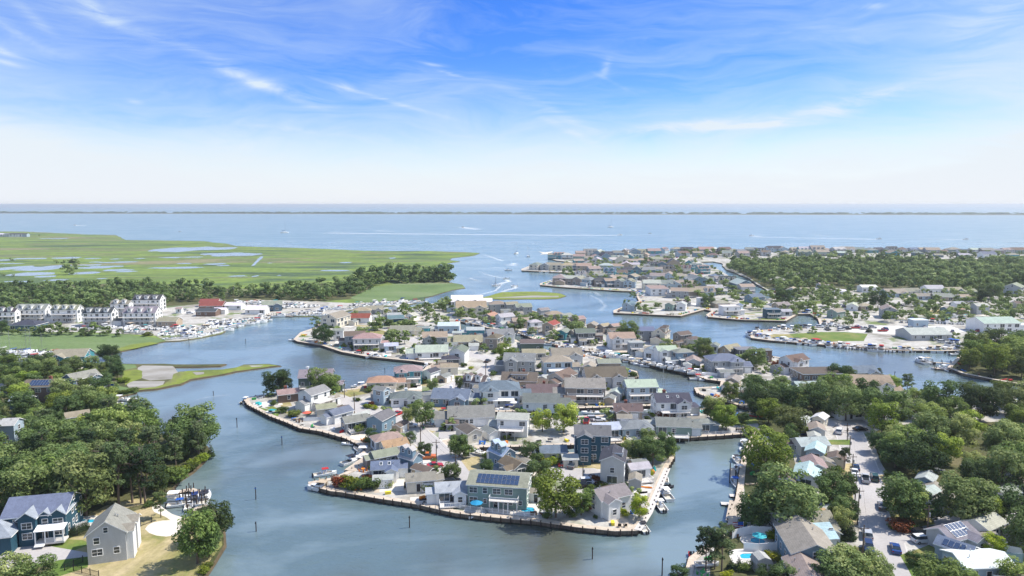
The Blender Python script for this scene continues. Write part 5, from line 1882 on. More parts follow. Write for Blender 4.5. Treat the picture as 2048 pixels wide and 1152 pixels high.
rows(1648, 440, 5.12, 'east', [
    (1110, 755, 190, 2, 1.5, 'g', 'white', 'light grey', 'n', 'by the forest edge'), (1010, 820, 180, 0, 1, 'G', 'pale blue', 'taupe', 'n', 'by the forest edge'),
    (1200, 830, 200, -10, 1, 'g', 'tan', 'taupe', 'n', 'by the forest edge'), (1310, 760, 180, 4, 1, 'g', 'pale blue', 'tan', 'n', 'by the forest edge'),
    (1470, 770, 140, 4, 1, 'g', 'grey', 'taupe', 'n', 'by the forest edge'), (880, 770, 170, 4, 1, 'c', 'cream', 'taupe', 'n', 'by the forest edge'),
    (1440, 830, 170, 4, 1, 'G', 'white', 'tan', 'n', 'in the east blocks'), (1270, 960, 150, 20, 1, 'g', 'steel blue', 'grey', 'n', 'in the east blocks'),
    (1390, 965, 90, 0, 1, 'f', 'tan', 'orange tan', 'n', 'in the east blocks'), (1590, 965, 140, 4, 2, 'g', 'pale grey', 'light grey', 'n', 'in the east blocks'),
    (1370, 900, 110, 4, 1, 'g', 'white', 'light grey', 'n', 'in the east blocks'), (1940, 760, 250, 45, 2, 'g', 'pale grey', 'taupe', 'n', 'at the forest edge'),
    (1990, 900, 120, 4, 1, 'g', 'cream', 'brown', 'n', 'in the east blocks'), (1000, 890, 120, 4, 1, 'G', 'white', 'light grey', 'n', 'in the east blocks')])
far_row(1345, 505, 1530, 507, 10, 21, 'on the bay front')
far_row(1535, 505, 2045, 508, 24, 22, 'on the east bayfront')
far_row(1350, 514, 1500, 515, 5, 20, 'by the forest strip')
far_row(1400, 512, 1700, 512, 8, 19, 'behind the bayfront')
far_row(1760, 514, 2045, 516, 6, 19, 'behind the bayfront')
far_row(1372, 532, 1410, 552, 3, 22, 'west of the creek')
far_row(1425, 556, 1500, 590, 6, 26, 'west of the creek')
# far village beyond the marsh
for u, w_ in ((4, 12), (16, 12), (28, 14), (40, 14), (52, 12)):
    house(u, 473.5, w_, rf.uniform(-10, 10), 2, 'g', rf.choice(('white', 'pale grey', 'pale blue')), rf.choice(('grey', 'dark', 'white')), 'beyond the marsh', det=0, z=.4, extra='n')
# east marina sheds
M['metalroof'] = None
r_ = rows(1648, 640, 5.12, 'marina shed', [(1010, 205, 430, 2, 1, 'G', 'pale grey', 'light grey', 'n', 'in the east marina'), (1720, 130, 400, 3, 2, 'G', 'white', 'light grey', 'n', 'in the east marina'),
                                      (1980, 128, 200, 0, 1.5, 'f', 'white', 'white', 'n', 'in the east marina'), (960, 75, 150, 0, 1.5, 'f', 'pale blue', 'white', 'n', 'in the east marina')], det=1)


def TP(root):
    return mkT(0, 0, 0)


# ---- the blue house by the pool: front wings, porch and windows
def blue_house():
    T = ID
    wm, rm = MB(), MB()
    L, D, tp = 12.4, 10, .5
    base, h = .35, 5.35
    for x, l, d, hh, y in ((-.9, D / 2 + 1.6, 3.4, h - .02, -D / 4 - .8), (2.2, D / 2 + .35, 2.2, h - .04, -D / 4 - .18), (4.8, D / 2 + .5, 2.9, h - .05, -D / 4 - .25)):
        block(wm, rm, mkT(x, y, math.pi / 2), l, d, base, hh, 'g', .75, .35)
    block(wm, rm, mkT(-6.2, -D / 4 - 2.4, math.pi / 2), 9.5, 6.6, base, 2.9, 'h', .6, .4)
    wm.build('wing_wall', M['siding'], TEAL, color=WC['dark blue'])
    rm.build('wing_roof', [M['shingle'], M['trim']], TEAL, color=(.30, .33, .37))
    yf = -D / 2
    for x, y, z, k in ((-.9, yf - 1.62, 3.35, 'd'), (-.9, yf - 1.62, 1.0, 'd'), (2.2, yf - .38, 3.4, 'm'), (4.8, yf - .52, 3.35, 'd'), (3.4, yf - .02, 1.0, 'm'), (4.9, yf - .52, 1.0, 'd'),
                       (-7.6, yf - 4.42, 1.1, 'd'), (-4.9, yf - 4.42, 1.1, 'd')):
        ob('window', WIN[k], TEAL, (x, y, z))
    for y, z, k in ((-3.8, 1.1, 'm'), (-1.2, 1.1, 'm'), (.8, 1.1, 'm'), (-1.2, 3.9, 'm'), (.9, 3.9, 'm'), (0, 6.6, 'm'), (4.2, 4.2, 'm'), (4, 1.1, 'm')):
        ob('window', WIN[k], TEAL, (L / 2 + .005, y, z), math.pi / 2)
    mb = MB()
    mb.box(3.7, yf - 1.6, base - .4, 5.8, 2.6, .4)
    d = mb.build('porch', M['dockwhite'], TEAL)
    mb = MB()
    mb.prism([(.8, yf - 3.1, 3.0), (6.7, yf - 3.1, 3.0), (6.7, yf - .55, 3.5), (.8, yf - .55, 3.5)], (0, 0, .12))
    mb.build('porch_roof', M['trim'], TEAL)
    for x in (1.0, 2.9, 4.7, 6.4):
        mb = MB()
        mb.box(x, yf - 2.8, base, .22, .22, 2.7)
        mb.build('porch_column', M['trim'], TEAL)
    mb = MB()
    for i in range(22):
        mb.box(2.9 + i * .165, yf - 2.8, base, .05, .05, .9)
    mb.box(4.7, yf - 2.8, base + .9, 3.6, .1, .08)
    mb.build('railing', M['trim'], TEAL)
    mb = MB()
    for k in range(3):
        mb.box(1.9, yf - 3.0 - .32 * k, -.1, 1.9, .34, .36 - k * .12)
    mb.build('step', M['trim'], TEAL)
    ob('door', DOOR, TEAL, (2.1, yf - .385, base))
    for x in (L / 2 - .06, -L / 2 + .06):
        mb = MB()
        mb.box(x, yf - .03, base, .22, .1, h - .1)
        mb.build('corner_board', M['trim'], TEAL)


blue_house()


def white_house_side():
    """bays, gable and balcony on the bright right side of the grey house"""
    L, D, tp = 9.0, 7.2, .72
    wm, rm = MB(), MB()
    for x in (-2.6, 1.8):
        block(wm, rm, mkT(x, -D / 2 - .2, math.pi / 2), 2.2, 3.0, .35, 5.2, 'g', .6, .3)
    wm.build('bay_wall', M['siding'], GREY, color=WC['white'])
    rm.build('bay_roof', [M['shingle'], M['trim']], GREY, color=RC['taupe'])


white_house_side()


def solar_house_front():
    """two-storey porch with balcony, sliding doors and windows on the water side"""
    L, D = 14.6, 9.2
    deck(SOLH, 2.0, -D / 2 - 1.2, 2.85, 7.0, 2.4)
    for x in (-1.4, .8, 3.1, 5.3):
        mb = MB()
        mb.box(x, -D / 2 - 2.2, .1, .22, .22, 2.6)
        mb.build('column', M['trim'], SOLH)
    mb = MB()
    mb.box(0, -D / 2 - 1.5, -.25, 15.5, 3.0, .3)
    mb.build('patio', M['dockwhite'], SOLH)


solar_house_front()


# garages and sheds standing in the yards between the houses
rgar = random.Random(64)
for c_, r_, root, px in list(HOUSES):
    if c_.length > 640 or c_.z < 1 or px < 26:
        continue
    for _ in range(3):
        a = rgar.uniform(0, 6.28)
        L, D = rgar.uniform(3.2, 6.5), rgar.uniform(2.8, 5)
        q = Vector((c_.x + math.cos(a) * (r_ + L * .55), c_.y + math.sin(a) * (r_ + L * .55), c_.z))
        if any(((h - q).x ** 2 + (h - q).y ** 2) ** .5 < s * .95 + L * .45 for h, s, _, _ in HOUSES):
            continue
        if not all(pip(q + Vector((dx, dy, 0)), cen) and not pip(q + Vector((dx, dy, 0)), canal) for dx in (-4.5, 4.5) for dy in (-4.5, 4.5)):
            continue
        wl, rf_ = rgar.choice(('white', 'pale grey', 'tan', 'grey', 'cream')), rgar.choice(('grey', 'light grey', 'taupe', 'brown'))
        t = thing('garage' if L > 4.6 else 'garden_shed', f"{wl} {'garage' if L > 4.6 else 'shed'} with {rf_} roof by the {root['label'].split(' with ')[0].replace('tall-roofed ', '')} {root['_ctx']}", 'garage' if L > 4.6 else 'shed', q, root.rotation_euler[2])
        wm, rm = MB(), MB()
        block(wm, rm, ID, L, D, .1, 2.2, 'g', .4, .25)
        wm.build('wall', M['siding'], t, color=WC[wl])
        rm.build('roof', [M['shingle'], M['trim']], t, color=RC[rf_])
        ob('garage_door' if L > 4.6 else 'door', GARAGE if L > 4.6 else DOOR, t, (0, -D / 2 - .001, 0))
        HOUSES.append((q, L / 2, t, 10))
        t['_ctx'] = root['_ctx']
        break


yard_patches(HOUSES)


# ---------------------------------------------------------------- trees and shrubs
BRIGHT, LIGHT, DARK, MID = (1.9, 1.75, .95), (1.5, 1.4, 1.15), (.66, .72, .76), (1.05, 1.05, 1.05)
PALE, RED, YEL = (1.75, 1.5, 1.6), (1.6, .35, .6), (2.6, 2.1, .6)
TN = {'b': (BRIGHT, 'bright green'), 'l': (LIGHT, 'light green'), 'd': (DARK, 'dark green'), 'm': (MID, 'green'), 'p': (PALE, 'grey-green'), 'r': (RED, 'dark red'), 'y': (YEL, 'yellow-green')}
KW = {'oak': 'leafy tree', 'oakfar': 'leafy tree', 'pine': 'pine', 'cone': 'cone-shaped conifer', 'bush': 'rounded shrub'}
TPOS = []


def near_house(p):
    b, bd = None, 1e9
    for c, r, root, px in HOUSES:
        d = (c - p).length - r * .3
        if d < bd:
            b, bd = root, d
    return b


def short(root):
    """wall, size and roof words of a house, for a neighbour's label"""
    l = root['label'].split(' with ')[0]
    return l.replace('tall-roofed ', '')


def trees(x0, y0, s, z, data):
    for d in data:
        x, y, hp = d[:3]
        kind = d[3] if len(d) > 3 else 'oak'
        tn = d[4] if len(d) > 4 else 'm'
        wide = d[5] if len(d) > 5 else 1.0
        u, v = x0 + x / s, y0 + y / s
        p = G(u, v, z)
        h = hp / s * mpp(u, v, z) * 1.06
        if kind == 'oak' and hp / s < 24:
            kind = 'oakfar'
        size = 'tall ' if h > 13 else 'small ' if h < 5.5 and kind != 'bush' else ''
        nh = near_house(p)
        side = 'in front of' if p.y < nh.location.y - 3 else 'behind' if p.y > nh.location.y + 3 else 'beside'
        lb = f'{size}{TN[tn][1]} {KW[kind]} {side} the {short(nh)} {nh["_ctx"]}'
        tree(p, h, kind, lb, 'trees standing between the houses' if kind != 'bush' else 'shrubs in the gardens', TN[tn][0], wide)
        TPOS.append((p, h * .4))


# near left corner
trees(0, 860, 3.945, .5, [(680, 680, 470, 'oak', 'p', .9), (940, 605, 510, 'pine', 'm', .8), (835, 565, 420, 'pine', 'd', .8), (1045, 575, 440, 'pine', 'm', .75), (1113, 580, 400, 'pine', 'd', .8), (1146, 585, 430, 'pine', 'd', .7),
                          (1270, 690, 200, 'pine', 'l', 1.1), (1560, 1052, 420, 'oak', 'l', .8), (1690, 880, 290, 'oak', 'd', .9), (1650, 1000, 260, 'oak', 'm', .8), (1665, 215, 130, 'cone', 'd'), (1560, 130, 110, 'oak', 'm'),
                          (120, 1290, 290, 'oak', 'p', 1.1), (300, 1300, 300, 'oak', 'm', 1.1), (1250, 500, 200, 'oak', 'd', 1.0), (1340, 420, 160, 'bush', 'm'), (1430, 360, 90, 'bush', 'b'), (1540, 290, 80, 'bush', 'b'), (1600, 250, 80, 'bush', 'b'),
                          (1490, 330, 80, 'bush', 'm'), (1600, 1130, 70, 'bush', 'b'), (1640, 1090, 60, 'bush', 'l'), (1180, 600, 60, 'bush', 'd')])
for i in range(11):
    p = G(133 + i * 4.2, 1077 - i * 1.9, .5)
    tree(p, 2.7, 'cone', 'narrow dark evergreen in the clipped row by the swimming pool fence', 'clipped evergreens in a row', DARK, 1.1)
# near peninsula
trees(900, 860, 3.945, LZ, [(70, 215, 170), (285, 345, 115, 'oak', 'd'), (640, 265, 165, 'oak', 'd', 1.1), (700, 410, 170, 'oak', 'd', 1.25), (815, 275, 85, 'bush', 'b'), (835, 690, 350, 'oak', 'b', .95), (1035, 672, 210, 'oak', 'l', 1.0),
                            (1372, 555, 145, 'pine', 'm', 1.0), (1462, 535, 80, 'oak', 'd'), (1492, 695, 175, 'oak', 'y', .85), (1372, 672, 62, 'bush', 'y'), (1240, 690, 30, 'bush', 'd'), (1150, 700, 30, 'bush', 'd'), (1560, 110, 120, 'oak', 'm'),
                            (1440, 250, 170, 'oak', 'p'), (1500, 270, 190, 'oak', 'm'), (1600, 280, 200, 'oak', 'm'), (1650, 240, 160, 'oak', 'd'), (1715, 235, 210, 'oak', 'm', .9), (590, 480, 60, 'oak', 'm'), (1110, 470, 50, 'bush', 'm'),
                            (650, 480, 60, 'bush', 'd'), (950, 680, 70, 'bush', 'm'), (760, 690, 60, 'bush', 'm'), (1740, 190, 90, 'bush', 'b'), (1210, 460, 60, 'bush', 'd')])
trees(480, 860, 3.945, LZ, [(1035, 115, 120, 'oak', 'd'), (1110, 118, 95, 'oak', 'd'), (1190, 110, 110, 'oak', 'm'), (1250, 118, 95, 'oak', 'd'), (1345, 140, 130, 'pine', 'm', 1.2), (1455, 205, 105, 'oak', 'd', 1.1), (1385, 220, 70, 'cone', 'l', 1.6),
                            (1735, 205, 160, 'oak', 'm', .8), (1805, 212, 90, 'oak', 'l'), (1580, 380, 90, 'oak', 'l'), (1665, 398, 140, 'oak', 'm'), (1945, 358, 105, 'oak', 'd'), (780, 445, 100, 'bush', 'r'), (850, 458, 120, 'bush', 'b'), (905, 465, 90, 'bush', 'd'),
                            (960, 462, 105, 'bush', 'm'), (1030, 462, 105, 'bush', 'd'), (1090, 455, 80, 'bush', 'm'), (1150, 450, 70, 'bush', 'l'), (1490, 485, 75, 'bush', 'm'), (1945, 230, 60, 'bush', 'm'), (1530, 262, 40, 'bush', 'p'), (1870, 560, 20, 'bush', 'd')])
trees(400, 640, 5.12, LZ, [(790, 760, 250, 'oak', 'd', .95), (880, 745, 200, 'oak', 'd', .9), (1230, 810, 300, 'oak', 'm', 1.05), (1335, 820, 260, 'oak', 'l', .85), (860, 945, 80, 'bush', 'd'), (980, 990, 80, 'bush', 'm'), (930, 985, 60, 'bush', 'd'), (1115, 970, 45, 'bush', 'y'),
                           (1640, 1148, 90, 'bush', 'l'), (1890, 1010, 120, 'oak', 'm', 1.5), (1755, 880, 60, 'bush', 'r'), (1800, 730, 70, 'oak', 'd'), (1735, 905, 55, 'bush', 'y'), (1790, 915, 50, 'bush', 'y'), (1690, 900, 45, 'bush', 'm'), (1280, 240, 180, 'oak', 'd', 1.05),
                           (1200, 215, 130, 'oak', 'm', 1.1), (1365, 160, 100, 'oak', 'd'), (1180, 62, 90, 'oakfar', 'p', .9), (1800, 90, 125, 'oak', 'd'), (1960, 80, 95, 'oak', 'd'), (1570, 305, 45, 'bush', 'd'), (1655, 325, 50, 'bush', 'm'), (1715, 320, 60, 'oak', 'd'), (1800, 320, 40, 'bush', 'b'),
                           (1450, 890, 30, 'bush', 'd'), (1590, 830, 40, 'bush', 'm'), (1620, 830, 40, 'bush', 'd'), (750, 870, 60, 'bush', 'd'), (710, 780, 70, 'oak', 'd')])
trees(780, 640, 5.12, LZ, [(1560, 1145, 230, 'oak', 'b', 1.0), (1780, 1150, 285, 'oak', 'b', 1.0), (330, 1110, 285, 'oak', 'm', .85), (190, 1065, 175, 'oak', 'p', .9), (440, 735, 140, 'oak', 'p', .8), (710, 715, 135, 'oak', 'm', .7), (1190, 480, 225, 'oak', 'b', .95), (1150, 480, 90, 'oak', 'd'),
                           (445, 300, 130, 'pine', 'd', 1.1), (950, 335, 85, 'oak', 'd', 1.2), (275, 325, 80, 'oak', 'd', 1.3), (170, 365, 80, 'oak', 'd', 1.2), (635, 295, 60, 'oak', 'd'), (790, 295, 55, 'bush', 'd'), (580, 768, 55, 'bush', 'd'), (630, 770, 35, 'bush', 'd'),
                           (870, 745, 55, 'bush', 'm'), (930, 910, 105, 'oak', 'd', 1.1), (1330, 1025, 110, 'oak', 'p', 1.1), (1080, 1075, 100, 'oak', 'd'), (120, 235, 125, 'oak', 'l'), (40, 235, 115, 'oak', 'l'), (230, 115, 110, 'oak', 'p'), (70, 115, 95, 'oak', 'd'),
                           (1640, 375, 90, 'oak', 'p', 1.2), (1390, 70, 65, 'oak', 'm'), (1640, 710, 70, 'bush', 'm', 1.2), (1450, 735, 60, 'bush', 'm', 1.2), (960, 1060, 60, 'bush', 'd'), (1200, 250, 70, 'oak', 'd'), (1080, 340, 60, 'bush', 'm', 1.2), (860, 575, 50, 'bush', 'l'),
                           (1060, 560, 45, 'bush', 'd', 1.6), (830, 500, 30, 'bush', 'y', 1.6), (750, 480, 50, 'bush', 'd'), (120, 700, 60, 'bush', 'd'), (220, 690, 50, 'bush', 'd'), (840, 800, 45, 'bush', 'm'), (1530, 490, 60, 'bush', 'd'), (590, 1120, 110, 'oak', 'p', .8), (1160, 710, 70, 'bush', 'm'),
                           (560, 90, 40, 'bush', 'd'), (1500, 1050, 90, 'oak', 'd'), (1870, 1010, 110, 'oak', 'm')])
trees(1120, 640, 5.12, LZ, [(700, 210, 185, 'oak', 'l', 1.0), (620, 160, 70, 'oak', 'd'), (1490, 430, 170, 'oak', 'l', 1.0), (1470, 345, 160, 'oak', 'd', 1.0), (1390, 340, 80, 'oak', 'd'), (650, 575, 90, 'oak', 'd', 1.1), (750, 580, 60, 'bush', 'd', 1.4), (815, 690, 65, 'bush', 'd'),
                            (880, 692, 75, 'cone', 'd', 1.2), (490, 720, 35, 'bush', 'l'), (540, 670, 90, 'oak', 'd'), (690, 695, 65, 'bush', 'm', 1.4), (490, 1020, 110, 'oak', 'l', 1.1), (1060, 1010, 85, 'bush', 'r', 1.1), (1540, 1010, 200, 'oak', 'm', 1.1), (1700, 1130, 250, 'oak', 'b', 1.0),
                            (190, 1070, 70, 'oak', 'd'), (1360, 1130, 70, 'bush', 'm'), (440, 690, 60, 'oak', 'p', .8), (80, 110, 90, 'oak', 'd'), (180, 95, 85, 'oak', 'd'), (1290, 310, 60, 'bush', 'm'), (1160, 300, 60, 'bush', 'm'), (520, 120, 60, 'oak', 'd'), (1030, 830, 30, 'bush', 'b'),
                            (900, 1040, 70, 'bush', 'd'), (1030, 1090, 60, 'bush', 'b')])
trees(1400, 640, 5.12, LZ, [(310, 840, 200, 'oak', 'l', 1.1), (140, 1020, 240, 'oak', 'p', 1.05), (230, 1110, 240, 'oak', 'b', 1.0), (520, 730, 170, 'oak', 'm', 1.2), (700, 840, 210, 'oak', 'm', 1.2), (810, 730, 160, 'oak', 'm', 1.2), (940, 910, 220, 'oak', 'p', 1.1), (1050, 930, 180, 'oak', 'l', 1.0),
                            (1165, 950, 265, 'oak', 'd', 1.0), (700, 1060, 250, 'oak', 'b', 1.0), (560, 990, 180, 'oak', 'd', 1.0), (930, 1190, 290, 'oak', 'p', 1.3), (1490, 1030, 330, 'oak', 'p', .95), (1690, 1025, 300, 'oak', 'm', 1.1), (1420, 670, 220, 'oak', 'd', .9), (1390, 705, 150, 'cone', 'd', 2.0),
                            (1520, 670, 160, 'oak', 'm', 1.1), (560, 500, 200, 'oak', 'm', 1.0), (650, 540, 110, 'oak', 'd'), (790, 560, 75, 'oak', 'd', 1.6), (1825, 620, 130, 'pine', 'p', 1.0), (1745, 600, 130, 'pine', 'p', 1.0), (1835, 662, 50, 'cone', 'd', 1.3), (1870, 692, 75, 'cone', 'd', 1.2),
                            (1960, 760, 180, 'oak', 'b', .9), (800, 475, 80, 'bush', 'r'), (750, 470, 60, 'bush', 'r'), (1880, 800, 180, 'oak', 'm'), (1600, 880, 200, 'oak', 'm', 1.1), (1300, 980, 150, 'oak', 'm', 1.1), (860, 1010, 150, 'oak', 'm', 1.1), (440, 1080, 130, 'oak', 'd', 1.1), (1760, 900, 200, 'oak', 'd', 1.1),
                            (480, 1150, 90, 'bush', 'm', 1.2)])
trees(1648, 640, 5.12, LZ, [(690, 765, 180, 'oak', 'b', .9), (850, 730, 180, 'pine', 'p', 1.4), (850, 760, 110, 'oak', 'm', 1.3), (1100, 830, 150, 'oak', 'm', 1.1), (950, 860, 160, 'oak', 'l', 1.1)])
trees(1300, 860, 3.945, LZ, [(440, 1112, 340, 'pine', 'd', .95), (565, 1115, 370, 'pine', 'm', 1.0), (510, 1100, 280, 'pine', 'd', .9), (230, 1190, 120, 'oak', 'd', 1.1), (1050, 770, 440, 'oak', 'p', 1.15), (960, 740, 330, 'oak', 'd', 1.1), (800, 780, 260, 'oak', 'd', 1.1), (1180, 740, 260, 'oak', 'd', 1.0), (1430, 640, 280, 'oak', 'm', .9),
                             (1500, 840, 230, 'oak', 'p', .8), (915, 345, 330, 'oak', 'b', 1.1), (1100, 120, 160, 'oak', 'm'), (930, 1230, 160, 'oak', 'd', 1.2), (1050, 1240, 170, 'oak', 'm', 1.2), (1550, 1290, 330, 'oak', 'p', 1.1), (1400, 320, 80, 'bush', 'd'),
                             (1530, 330, 190, 'pine', 'm', 1.0), (1490, 340, 70, 'bush', 'l'), (640, 1100, 100, 'cone', 'd', 1.6), (700, 1105, 110, 'cone', 'd', 1.6), (750, 1110, 80, 'bush', 'm'), (660, 790, 60, 'bush', 'l'), (840, 640, 130, 'oak', 'm'), (740, 760, 90, 'oak', 'm'), (1250, 620, 120, 'oak', 'm', 1.0), (610, 1160, 60, 'bush', 'y')])
for i in range(8):
    p = G(1664 + i * 5.6, 1079, LZ)
    tree(p, 4.4, 'cone', 'tall dark evergreen in the hedge row facing the street', 'evergreen hedge trees by the street', DARK, 1.25)
trees(1648, 860, 3.945, LZ, [(90, 570, 260, 'oak', 'm', 1.1), (130, 770, 220, 'oak', 'm', .9), (200, 740, 190, 'oak', 'd', .9), (222, 480, 90, 'cone', 'd', 2.2), (560, 300, 220, 'oak', 'm', 1.1), (420, 180, 160, 'oak', 'd', 1.1), (600, 720, 360, 'oak', 'm', .95), (690, 730, 260, 'oak', 'l', .9), (800, 730, 220, 'oak', 'd', 1.0),
                             (1080, 760, 400, 'oak', 'p', 1.05), (1180, 740, 300, 'oak', 'd', 1.0), (1310, 750, 220, 'oak', 'b', .9), (1420, 750, 200, 'pine', 'd', 1.2), (600, 795, 100, 'bush', 'r', 1.4), (700, 790, 60, 'bush', 'm', 1.4), (540, 780, 50, 'bush', 'l', 1.2), (1330, 990, 160, 'oak', 'y', 1.2), (800, 1070, 130, 'cone', 'd', 2.2), (700, 1070, 110, 'oak', 'd'),
                             (900, 1330, 300, 'oak', 'l', 1.0), (1050, 1340, 260, 'oak', 'l', 1.0), (200, 1280, 330, 'oak', 'p', 1.1), (60, 1290, 290, 'oak', 'm', 1.1), (350, 1270, 300, 'oak', 'p', .9), (460, 1290, 240, 'oak', 'p', .8), (1530, 1270, 240, 'oak', 'l', 1.2), (1560, 760, 320, 'oak', 'd', 1.1), (1580, 950, 340, 'oak', 'd', 1.1),
                             (1190, 430, 200, 'oak', 'm', 1.1), (1400, 480, 330, 'oak', 'p', 1.1), (500, 380, 60, 'bush', 'm'), (1020, 800, 50, 'bush', 'r')])
# northern end and points
trees(780, 440, 5.12, LZ, [(320, 935, 75), (360, 1035, 85, 'oak', 'd', 1.2), (490, 925, 85, 'oak', 'd', 1.1), (560, 925, 85, 'oak', 'd', 1.1), (720, 1005, 85, 'oak', 'd', 1.1), (585, 860, 55, 'bush', 'm'), (935, 905, 55, 'bush', 'l', 1.2), (160, 935, 85, 'oak', 'd'), (430, 925, 65, 'oak', 'p'), (1470, 1045, 90, 'oak', 'd', 1.2),
                           (1560, 1055, 80, 'oak', 'd', 1.2), (1680, 1065, 95, 'oak', 'd', 1.2), (1400, 1095, 70, 'oak', 'm', 1.1), (40, 1105, 65, 'oak', 'd', 1.3), (640, 940, 70, 'oak', 'm')])
trees(1120, 440, 5.12, LZ, [(685, 880, 60, 'oak', 'd'), (830, 940, 90, 'oak', 'd', 1.1), (900, 955, 85, 'oak', 'm', 1.1), (1010, 905, 65, 'oak', 'm'), (1270, 880, 90, 'oak', 'm', 1.1), (1520, 880, 130, 'oak', 'm', 1.0), (1560, 710, 105, 'oak', 'd', .8), (1700, 700, 90, 'oak', 'm', 1.1), (1740, 755, 90, 'oak', 'd', .9), (1810, 790, 85, 'oak', 'd', .8),
                            (1905, 800, 85, 'oak', 'm', 1.2), (1640, 770, 70, 'oak', 'm'), (1620, 600, 70, 'oak', 'd', 1.1), (1355, 475, 75, 'oak', 'd', 1.1), (1290, 505, 55, 'oak', 'm'), (1245, 445, 80, 'oak', 'm', 1.2), (1530, 375, 80, 'oak', 'm', 1.3), (1690, 345, 60, 'oak', 'd', 1.2), (1570, 510, 50, 'oak', 'd'), (1420, 410, 60, 'oak', 'm', 1.2),
                            (1260, 500, 50, 'oak', 'd'), (740, 800, 60, 'oak', 'd'), (700, 470, 40, 'oak', 'd'), (1250, 610, 40, 'oak', 'd'), (1450, 640, 45, 'oak', 'd'), (1050, 450, 45, 'oak', 'd'), (440, 380, 55, 'oak', 'd', 1.1), (1340, 560, 50, 'oak', 'd'), (1420, 540, 60, 'oak', 'm')])
trees(1400, 440, 5.12, LZ, [(830, 710, 90, 'oak', 'd', 1.2), (850, 860, 150, 'oak', 'd', 1.2), (660, 800, 85, 'oak', 'm', 1.1), (790, 760, 50, 'bush', 'r', 1.4), (1080, 775, 75, 'oak', 'd', 1.1), (1010, 765, 50, 'bush', 'r', 1.2), (1020, 840, 75, 'oak', 'd', 1.2), (1150, 860, 80, 'oak', 'd'), (1150, 690, 65, 'oak', 'd', 1.2), (1230, 825, 85, 'oak', 'd', 1.0),
                            (1300, 815, 75, 'oak', 'l', 1.1), (1360, 905, 110, 'oak', 'l', 1.5), (1440, 810, 95, 'oak', 'd', 1.2), (1530, 840, 75, 'oak', 'b', 1.2), (1545, 740, 75, 'oak', 'm', 1.2), (1650, 865, 125, 'oak', 'm', 1.2), (1820, 905, 180, 'oak', 'd', 1.15), (960, 935, 95, 'oak', 'l', 1.1), (1060, 930, 95, 'oak', 'm', 1.1), (1150, 935, 80, 'oak', 'd'),
                            (580, 915, 110, 'oak', 'd', 1.2), (460, 900, 60, 'oak', 'l', 1.2), (1400, 1050, 60, 'oak', 'd', 1.2), (1480, 990, 65, 'oak', 'm'), (1500, 1085, 95, 'oak', 'm', 1.3), (1560, 1085, 70, 'pine', 'd'), (1680, 1025, 50, 'oak', 'd'), (1330, 705, 50, 'oak', 'd', 1.2), (1735, 1150, 75, 'cone', 'd', 2.0), (1000, 1150, 80, 'oak', 'd'), (1150, 1155, 60, 'oak', 'd'),
                            (930, 940, 40, 'bush', 'r', 1.5)])
trees(1648, 440, 5.12, LZ, [(1100, 940, 115, 'oak', 'd', 1.0), (880, 880, 95, 'oak', 'm', 1.2), (765, 885, 50, 'pine', 'm'), (1250, 1055, 90, 'oak', 'p', 1.3), (1840, 930, 120, 'oak', 'm', 1.1), (1870, 1010, 95, 'oak', 'p', 1.3), (1650, 860, 140, 'oak', 'd', 1.1), (1730, 810, 150, 'oak', 'd', 1.1), (1930, 850, 115, 'oak', 'd', 1.1), (1580, 850, 90, 'oak', 'm', 1.1),
                            (1450, 955, 65, 'oak', 'm', 1.2), (1160, 950, 65, 'oak', 'm'), (760, 1005, 80, 'oak', 'm', 1.3), (1500, 200 + 1010, 80, 'oak', 'p'), (1740, 1200, 70, 'oak', 'm', 1.2), (1350, 1225, 70, 'oak', 'p'), (1100, 1230, 60, 'oak', 'm')])
trees(0, 640, 5.12, .5, [(1150, 440, 175, 'oak', 'd', 1.1), (1080, 400, 140, 'oak', 'd', 1.0), (550, 510, 90, 'oak', 'd', 1.1), (620, 600, 100, 'oak', 'm'), (330, 530, 110, 'oak', 'm', 1.2), (430, 540, 120, 'oak', 'p', 1.1), (200, 480, 120, 'oak', 'm', 1.1), (280, 690, 170, 'oak', 'b', 1.0), (130, 600, 150, 'oak', 'd', 1.1), (30, 580, 130, 'oak', 'd', 1.1),
                         (1060, 570, 140, 'oak', 'm', 1.1), (830, 560, 120, 'oak', 'd', 1.2), (740, 600, 100, 'oak', 'd', 1.1), (990, 690, 130, 'oak', 'd', 1.0), (1040, 640, 100, 'oak', 'm'), (1180, 700, 80, 'oak', 'm', 1.2), (700, 580, 40, 'bush', 'r', 1.4), (1250, 640, 60, 'bush', 'b', 1.4), (1350, 740, 60, 'bush', 'm', 1.5), (1230, 760, 50, 'bush', 'd', 1.5),
                         (1000, 880, 130, 'oak', 'm', 1.1), (900, 820, 100, 'oak', 'm', 1.1), (760, 830, 90, 'oak', 'm', 1.1), (1060, 920, 120, 'oak', 'd'), (350, 900, 120, 'oak', 'p', 1.2), (150, 900, 70, 'oak', 'm', 1.2), (500, 1000, 150, 'oak', 'd', 1.0), (420, 980, 120, 'oak', 'm', 1.0), (860, 930, 110, 'oak', 'd', 1.1), (950, 1130, 190, 'oak', 'd', .9),
                         (870, 1140, 160, 'oak', 'b', .9), (1180, 1010, 90, 'oak', 'p', .8), (680, 880, 110, 'oak', 'p', 1.2), (20, 880, 120, 'oak', 'm', 1.0), (640, 1010, 80, 'oak', 'm', 1.2)])
